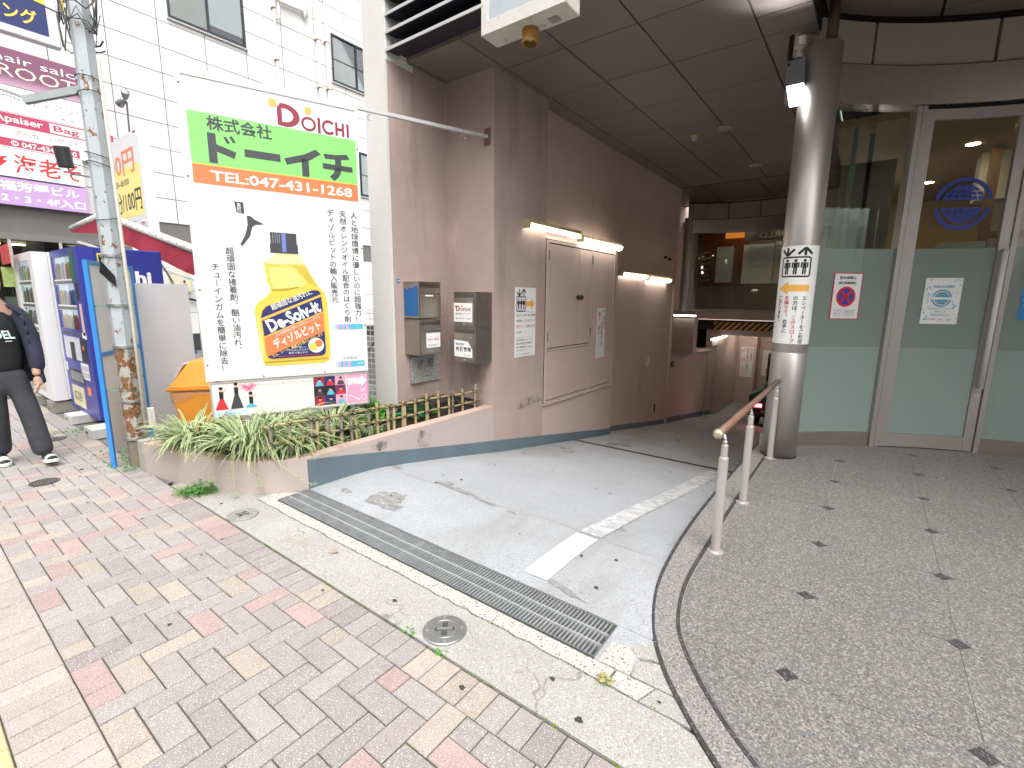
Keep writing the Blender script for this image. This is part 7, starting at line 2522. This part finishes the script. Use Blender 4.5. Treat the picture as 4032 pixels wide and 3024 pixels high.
for lab, x, y in (('small round dark manhole cover in the pavers before the blue frame', -5.055, 0.65), ('small manhole cover in the pavers behind the walking person', -6.53, 0.97)):
    t = thing('manhole_cover', lab, 'manhole cover', (x, y, 0), 'small manhole covers in the pavement')
    b = MB()
    b.lathe((x, y, -0.006), [(0.092, 0), (0.092, 0.009), (0.078, 0.009), (0.077, 0.006), (0.074, 0.006), (0.073, 0.0085), (0, 0.0085)], 36)
    obj('lid', b, mat('iron_brown', (0.10, 0.085, 0.08), 0.6, 0.4, var=0.3, vs=20), t)
    f = Face((x, y, 0.0015), (1, 0, 0), (0, 1, 0))
    for k in range(3):
        f.ring(mat('iron_rub', (0.27, 0.24, 0.23), 0.5, 0.4), 0, 0, 0.062 - k * 0.018, 0.006, 2, 20)
    f.build(t, 'raised_rings')
b = MB()
b.face([(-2.36, 1.405, 0.001), (-2.345, 1.43, 0.010), (-2.315, 1.445, 0.004), (-2.30, 1.435, 0.012), (-2.325, 1.41, 0.003)])
single('dry_leaf', b, mat('leaf_brown', (0.42, 0.27, 0.17), 0.7), 'dry brown leaf lying on the concrete strip', 'leaf')
GUM = mat('old_gum', (0.055, 0.052, 0.05), 0.8, var=0.3, vs=30)
mb = MB()
def gum(x, y, r, z=0.0006):
    n = 9
    ph = random.uniform(0, 6)
    mb.face([(x + r * (1 + 0.3 * sin(2 * k + ph)) * cos(2 * pi * k / n), y + 0.8 * r * (1 + 0.25 * sin(3 * k + ph)) * sin(2 * pi * k / n), z) for k in range(n)])
for x, y, r in ((-1.70, 1.345, 0.014), (-0.83, 1.40, 0.012), (-0.46, 1.545, 0.007), (-0.66, 1.30, 0.016), (-1.08, 1.155, 0.014), (-2.05, 1.18, 0.010), (-3.0, 1.10, 0.010), (-2.9, 0.95, 0.008), (-3.55, 1.32, 0.012), (-4.3, 0.75, 0.012), (-2.36, 0.62, 0.012), (-3.7, 0.9, 0.010), (-5.2, 0.9, 0.02), (-5.0, 0.85, 0.014)):
    gum(x, y, r, 0.0012)
for i in range(20):
    x, y = random.uniform(-3.1, -0.85), random.uniform(2.0, 5.3)
    gum(x, y, random.uniform(0.005, 0.014), rz(y) + 0.0058 + 0.002)
for i in range(14):
    x, y = random.uniform(-0.4, 1.2), random.uniform(1.7, 5)
    gum(x, y, random.uniform(0.003, 0.006), 0.0066)
og = obj('gum_spots', mb, GUM)
tag(og, 'flattened dark gum spots on the pavement and ramp', 'gum spots', kind='stuff')

# ------------------------------------------------------------------ parked kei truck in the lower garage
kt = thing('parked_truck', 'small dark truck with green tarpaulin and lit tail lamp down the ramp', 'truck', (-1.6, 13.2, rz(13.2)))
zt = rz(13.2)
TX0, TX1, TY = -2.20, -0.75, 12.95
def kb(name, a, c, m, bev=0.01, parent=kt):
    b = MB()
    b.box(a, c)
    return obj(name, b, m, parent, bevel=bev)
TD = mat('truck_dark', (0.02, 0.02, 0.024), 0.4)
kb('bed', (TX0, TY, zt + 0.42), (TX1, TY + 2.0, zt + 0.78), TD, 0.02)
kb('tailgate', (TX0 + 0.03, TY - 0.03, zt + 0.45), (TX1 - 0.03, TY - 0.002, zt + 0.76), mat('truck_gate', (0.05, 0.05, 0.055), 0.35), 0.01)
kb('bumper', (TX0 + 0.02, TY - 0.06, zt + 0.28), (TX1 - 0.02, TY + 0.02, zt + 0.40), TD, 0.015)
kb('cab', (TX0 + 0.02, TY + 2.05, zt + 0.35), (TX1 - 0.02, TY + 3.2, zt + 1.7), TD, 0.08)
b = MB()
nx, ny = 10, 6
for i in range(nx):
    for j in range(ny):
        def tp(u, v_):
            x = TX0 + 0.0 + (TX1 - TX0) * u
            y = TY + 1.95 * v_
            return (x, y, zt + 0.79 + 0.30 * min(1, 6 * u * (1 - u)) * min(1, 5 * v_ * (1 - v_) + 0.55) + 0.02 * sin(i * 2.3 + u * 9) * sin(v_ * 11))
        b.face([tp(i / nx, j / ny), tp((i + 1) / nx, j / ny), tp((i + 1) / nx, (j + 1) / ny), tp(i / nx, (j + 1) / ny)])
for i in range(nx):
    u0, u1 = i / nx, (i + 1) / nx
    b.face([(TX0 + (TX1 - TX0) * u0, TY - 0.035, zt + 0.62 + 0.03 * sin(u0 * 14)), (TX0 + (TX1 - TX0) * u1, TY - 0.035, zt + 0.62 + 0.03 * sin(u1 * 14)), tp(u1, 0) if False else (TX0 + (TX1 - TX0) * u1, TY - 0.02, zt + 0.79 + 0.30 * min(1, 6 * u1 * (1 - u1)) * 0.55), (TX0 + (TX1 - TX0) * u0, TY - 0.02, zt + 0.79 + 0.30 * min(1, 6 * u0 * (1 - u0)) * 0.55)])
obj('tarpaulin', b, mat('tarp_green', (0.012, 0.09, 0.05), 0.55, var=0.25, vs=5), kt)
kb('tail_lamp', (TX0 + 0.10, TY - 0.045, zt + 0.52), (TX0 + 0.30, TY - 0.031, zt + 0.60), mat('tail_lamp_lit', (0.6, 0.02, 0.02), 0.3, var=0, emit=((1.0, 0.04, 0.05), 14)), 0.004)
kb('tail_lamp', (TX1 - 0.30, TY - 0.045, zt + 0.52), (TX1 - 0.10, TY - 0.031, zt + 0.60), MATS['tail_lamp_lit'], 0.004)
kb('number_plate', (TX0 + 0.55, TY - 0.075, zt + 0.29), (TX0 + 0.90, TY - 0.062, zt + 0.39), WPAINT, 0.003)
for x in (TX0 + 0.06, TX1 - 0.20):
    for y in (TY + 0.45, TY + 2.6):
        b = MB()
        b.lathe((x, y, rz(y) + 0.26), [(0.16, 0), (0.25, 0.01), (0.26, 0.03), (0.26, 0.11), (0.25, 0.13), (0.16, 0.14)], 24, axis=(1, 0, 0))
        wh = obj('wheel', b, mat('tyre', (0.02, 0.02, 0.02), 0.8), kt)
        b = MB()
        b.lathe((x, y, rz(y) + 0.26), [(0.155, 0.005), (0.155, 0.135)], 20, axis=(1, 0, 0))
        obj('rim', b, GALV, wh)

# ------------------------------------------------------------------ walking person at the left edge
pe = thing('person', 'person in navy shirt jacket, black printed shirt and dark trousers walking at the left edge', 'person', (-5.80, 0.61, 0))
def skin_mesh(name, verts, edges, radii, m, parent=pe, sub=2, root=0):
    off = wloc(parent)
    me = bpy.data.meshes.new(name)
    me.from_pydata([(v_[0] - off[0], v_[1] - off[1], v_[2] - off[2]) for v_ in verts], edges, [])
    o = bpy.data.objects.new(name, me)
    COL.objects.link(o)
    sk = o.modifiers.new('skin', 'SKIN')
    for i, r in enumerate(radii):
        d = me.skin_vertices[0].data[i]
        d.radius = r if isinstance(r, tuple) else (r, r)
        d.use_root = (i == root)
    sm = o.modifiers.new('sub', 'SUBSURF')
    sm.levels = sm.render_levels = sub
    dg = bpy.context.evaluated_depsgraph_get()
    m2 = bpy.data.meshes.new_from_object(o.evaluated_get(dg))
    bpy.data.objects.remove(o)
    m2.materials.clear()
    m2.materials.append(m)
    m2.polygons.foreach_set('use_smooth', [True] * len(m2.polygons))
    o = bpy.data.objects.new(name, m2)
    COL.objects.link(o)
    o.parent = parent
    LOC[o.name] = off
    return o
X_, Y_ = -5.80, 0.61
SKINM = mat('skin', (0.50, 0.31, 0.235), 0.5, var=0.06, vs=12)
# body: pelvis up to head, arms and legs (mid stride, left leg forward)
bv = [(X_, Y_, 0.86), (X_, Y_, 1.05), (X_ + 0.01, Y_, 1.24), (X_ + 0.01, Y_, 1.34), (X_ + 0.02, Y_, 1.43), (X_ + 0.04, Y_, 1.52), (X_ + 0.045, Y_, 1.60),
      (X_ + 0.01, Y_ + 0.14, 1.30), (X_ + 0.02, Y_ + 0.185, 1.06), (X_ + 0.08, Y_ + 0.19, 0.83), (X_ + 0.10, Y_ + 0.185, 0.76),
      (X_ + 0.01, Y_ - 0.14, 1.30), (X_ - 0.03, Y_ - 0.185, 1.06), (X_ - 0.02, Y_ - 0.19, 0.82), (X_ - 0.01, Y_ - 0.185, 0.75),
      (X_ + 0.01, Y_ + 0.07, 0.74), (X_ + 0.095, Y_ + 0.112, 0.42), (X_ + 0.14, Y_ + 0.150, 0.09),
      (X_, Y_ - 0.07, 0.74), (X_ + 0.0, Y_ - 0.08, 0.42), (X_ - 0.14, Y_ - 0.08, 0.10)]
be = [(0, 1), (1, 2), (2, 3), (3, 4), (4, 5), (5, 6), (3, 7), (7, 8), (8, 9), (9, 10), (3, 11), (11, 12), (12, 13), (13, 14), (0, 15), (15, 16), (16, 17), (0, 18), (18, 19), (19, 20)]
br = [(0.07, 0.09), (0.065, 0.085), (0.065, 0.085), (0.05, 0.06), 0.045, (0.085, 0.075), (0.075, 0.065), 0.042, 0.038, 0.032, 0.028, 0.042, 0.038, 0.032, 0.028, 0.045, 0.04, 0.032, 0.045, 0.04, 0.032]
skin_mesh('body', bv, be, br, SKINM)
def ell(name, c, r, m, parent=pe, n=18):
    b = MB()
    pr = [(max(0.001, sin(pi * k / 12)), -cos(pi * k / 12)) for k in range(13)]
    b.lathe((0, 0, 0), pr, n)
    b.v = [(c[0] + v_[0] * r[0], c[1] + v_[1] * r[1], c[2] + v_[2] * r[2]) for v_ in b.v]
    return obj(name, b, m, parent, smooth=True)
HC = (X_ + 0.05, Y_ - 0.022, 1.555)
ell('head', HC, (0.095, 0.078, 0.112), SKINM)
HAIR = mat('hair_black', (0.012, 0.011, 0.011), 0.5, var=0.4, vs=40)
ell('hair', (HC[0] - 0.022, HC[1], HC[2] + 0.030), (0.100, 0.090, 0.100), HAIR)
for s_ in (-1, 1):
    ell('ear', (HC[0] - 0.01, HC[1] + s_ * 0.079, HC[2] - 0.01), (0.018, 0.009, 0.03), SKINM, n=10)
    ell('eye', (HC[0] + 0.084, HC[1] + s_ * 0.031, HC[2] + 0.004), (0.010, 0.013, 0.008), mat('eye_dark', (0.03, 0.025, 0.02), 0.2), n=10)
ell('nose', (HC[0] + 0.096, HC[1], HC[2] - 0.022), (0.016, 0.013, 0.024), SKINM, n=10)
ell('mouth', (HC[0] + 0.083, HC[1], HC[2] - 0.060), (0.010, 0.024, 0.007), mat('lips', (0.36, 0.14, 0.12), 0.5), n=10)
# hand with separate curled fingers
for s_, wr in ((1, bv[10]), (-1, bv[14])):
    hv = [tuple(wr)]
    P0 = Vector(wr)
    pl_ = [P0 + Vector((0.010, 0, -0.05)), P0 + Vector((0.018, 0, -0.085))]
    hv += [tuple(p) for p in pl_]
    skin_mesh('palm', hv, [(0, 1), (1, 2)], [0.024, (0.034, 0.016), (0.036, 0.015)], SKINM, sub=1)
    for q in range(4):
        o_ = (q - 1.5) * 0.019
        L_ = (0.062, 0.072, 0.068, 0.054)[q]
        p1 = pl_[1] + Vector((o_, 0, 0.01))
        skin_mesh('finger', [tuple(p1), tuple(p1 + Vector((0.006, -s_ * 0.006, -L_ * 0.5))), tuple(p1 + Vector((0.004, -s_ * 0.024, -L_ * 0.85))), tuple(p1 + Vector((0.0, -s_ * 0.036, -L_ * 1.0)))], [(0, 1), (1, 2), (2, 3)], [0.0095, 0.009, 0.008, 0.007], SKINM, sub=1)
    p1 = pl_[0] + Vector((0.028, 0, 0.0))
    skin_mesh('thumb', [tuple(p1), tuple(p1 + Vector((0.022, -s_ * 0.012, -0.028))), tuple(p1 + Vector((0.022, -s_ * 0.024, -0.055)))], [(0, 1), (1, 2)], [0.012, 0.0105, 0.009], SKINM, sub=1)
BLKT = mat('shirt_black', (0.014, 0.016, 0.018), 0.8, var=0.2, vs=9, bump=0.3, bs=40)
NAVYJ = mat('jacket_navy', (0.028, 0.030, 0.055), 0.75, var=0.3, vs=7, bump=0.5, bs=22)
TROU = mat('trousers_charcoal', (0.045, 0.047, 0.055), 0.8, var=0.35, vs=6, bump=0.8, bs=16)
sh = skin_mesh('t_shirt', [(X_, Y_, 0.76), (X_, Y_, 0.98), (X_ + 0.015, Y_, 1.20), (X_ + 0.01, Y_, 1.36)], [(0, 1), (1, 2), (2, 3)], [(0.110, 0.145), (0.110, 0.145), (0.112, 0.148), (0.06, 0.075)], BLKT)
f = Face((X_ + 0.135, Y_ - 0.14, 1.075), (0, 1, 0), (0, 0, 1))
f.text(mat('shirt_print', (0.62, 0.78, 0.74), 0.6), 'MODEL', 0.0, 0.015, 0.225, 0.085, 0.03, slant=-0.2)
f.line(MATS['shirt_print'], (0.17, -0.005), (0.21, -0.003), 0.006)
f.build(sh)
def jacket_half(s_):
    v_ = [(X_ - 0.02, Y_ + s_ * 0.06, 1.35), (X_ + 0.0, Y_ + s_ * 0.145, 1.30), (X_ + 0.02, Y_ + s_ * 0.195, 1.10), (X_ + 0.06, Y_ + s_ * 0.205, 0.93), (X_ + 0.07, Y_ + s_ * 0.200, 0.80)]
    skin_mesh('jacket_sleeve', v_, [(0, 1), (1, 2), (2, 3), (3, 4)], [0.05, 0.072, 0.066, 0.060, 0.056], NAVYJ)
for s_ in (-1, 1):
    jacket_half(s_)
b = MB()
rowsj = []
for k in range(9):
    z = 1.365 - k * 0.084
    sp2 = 0.17 + 0.012 * k
    ring = []
    for q in range(15):
        a = radians(58 + (302 - 58) * q / 14)                # open at the front (+X)
        rr2 = 1.0 + 0.03 * sin(q * 2.2 + k)
        hw = (0.08 + 0.085 * min(1, k / 1.2)) + 0.0095 * k
        ring.append((X_ + (0.150 + 0.004 * k) * cos(a) * rr2 + 0.0, Y_ + hw * sin(a) * rr2 * 1.02, z))
    rowsj.append(ring)
for r0, r1 in zip(rowsj, rowsj[1:]):
    for q in range(14):
        b.face([r0[q], r0[q + 1], r1[q + 1], r1[q]])
jo = obj('jacket', b, NAVYJ, pe, smooth=True)
so = jo.modifiers.new('thick', 'SOLIDIFY')
so.thickness = 0.012
b = MB()
b.tube([(X_ - 0.07, Y_ - 0.075, 1.385), (X_ - 0.09, Y_, 1.40), (X_ - 0.07, Y_ + 0.075, 1.385), (X_ + 0.05, Y_ + 0.105, 1.335)], [0.022, 0.026, 0.026, 0.018], 8)
obj('collar', b, NAVYJ, pe, smooth=True)
skin_mesh('trousers', [(X_, Y_, 0.86), (X_, Y_, 0.74), (X_ + 0.02, Y_ + 0.075, 0.68), (X_ + 0.10, Y_ + 0.115, 0.40), (X_ + 0.14, Y_ + 0.150, 0.06), (X_, Y_ - 0.075, 0.68), (X_ + 0.0, Y_ - 0.08, 0.42), (X_ - 0.14, Y_ - 0.08, 0.07)],
          [(0, 1), (1, 2), (2, 3), (3, 4), (1, 5), (5, 6), (6, 7)], [(0.095, 0.125), (0.10, 0.13), 0.085, 0.078, 0.076, 0.085, 0.078, 0.076], TROU)
SHW = mat('shoe_white', (0.66, 0.66, 0.65), 0.5)
SHB = mat('shoe_black', (0.02, 0.02, 0.02), 0.5)
for s_, (sx, sy, sz), pitch in ((1, (X_ + 0.20, Y_ + 0.165, 0.055), 0.20), (-1, (X_ - 0.11, Y_ - 0.085, 0.055), -0.08)):
    b = MB()
    pr = [(-0.135, 0.034), (-0.11, 0.042), (0.0, 0.040), (0.08, 0.050), (0.135, 0.042), (0.158, 0.018)]
    lo_, hi_ = [], []
    for x, w in pr:
        lo_.append((x, w))
    outl = [(x, w) for x, w in pr] + [(x, -w) for x, w in reversed(pr)]
    def place(x, y, z):
        return (sx + x * cos(pitch) - z * sin(pitch), sy + y, sz + x * sin(pitch) + z * cos(pitch))
    n = len(outl)
    b.v = [place(x, y, -0.04) for x, y in outl] + [place(x, y, -0.012) for x, y in outl]
    b.f = [tuple(reversed(range(n))), tuple(range(n, 2 * n))] + [(i, (i + 1) % n, n + (i + 1) % n, n + i) for i in range(n)]
    b.m = [0] * len(b.f)
    sole = obj('shoe_sole', b, SHW, pe, bevel=0.004)
    b = MB()
    prof = [(-0.125, 0.032, 0.065), (-0.06, 0.036, 0.070), (0.0, 0.036, 0.055), (0.07, 0.043, 0.030), (0.13, 0.034, 0.015), (0.148, 0.012, 0.0)]
    rings = []
    for x, w, h in prof:
        rings.append([place(x, w * cos(a), -0.011 + (h + 0.012) * sin(a)) for a in [pi * q / 8 for q in range(9)]])
    for i, (r0, r1) in enumerate(zip(rings, rings[1:])):
        for q in range(8):
            b.face([r0[q], r1[q], r1[q + 1], r0[q + 1]], 1 if (i == 1 and q in (2, 3, 4, 5)) or (i == 3) else 0)
    b.face(rings[0])
    obj('shoe_upper', b, [SHB, SHW], pe, smooth=True)
# ================================================================== ACROSS THE ROAD (seen only as reflections in the glass)
for lab, x0, x1, h, c in (('grey office building across the road', -16, -4, 13, (0.36, 0.35, 0.34)), ('beige apartment block across the road', -3.6, 8, 16, (0.42, 0.37, 0.31)), ('brown tiled building across the road', 8.4, 20, 11, (0.24, 0.17, 0.14))):
    t = thing('opposite_building', lab, 'building', ((x0 + x1) / 2, -14.5, 0), 'buildings across the road')
    b = MB()
    b.box((x0, -24, -0.05), (x1, -15, h))
    obj('wall', b, mat('opposite_wall_' + lab.split()[0], c, 0.8, var=0.08), t)
    b = MB()
    for k in range(int(h // 3)):
        for q in range(int((x1 - x0) // 2)):
            b.box((x0 + 0.5 + q * 2, -15.0, 1.0 + 3 * k), (x0 + 1.9 + q * 2, -14.96, 2.6 + 3 * k))
    obj('window', b, mat('opposite_glass', (0.05, 0.06, 0.07), 0.1), t, kind='stuff')
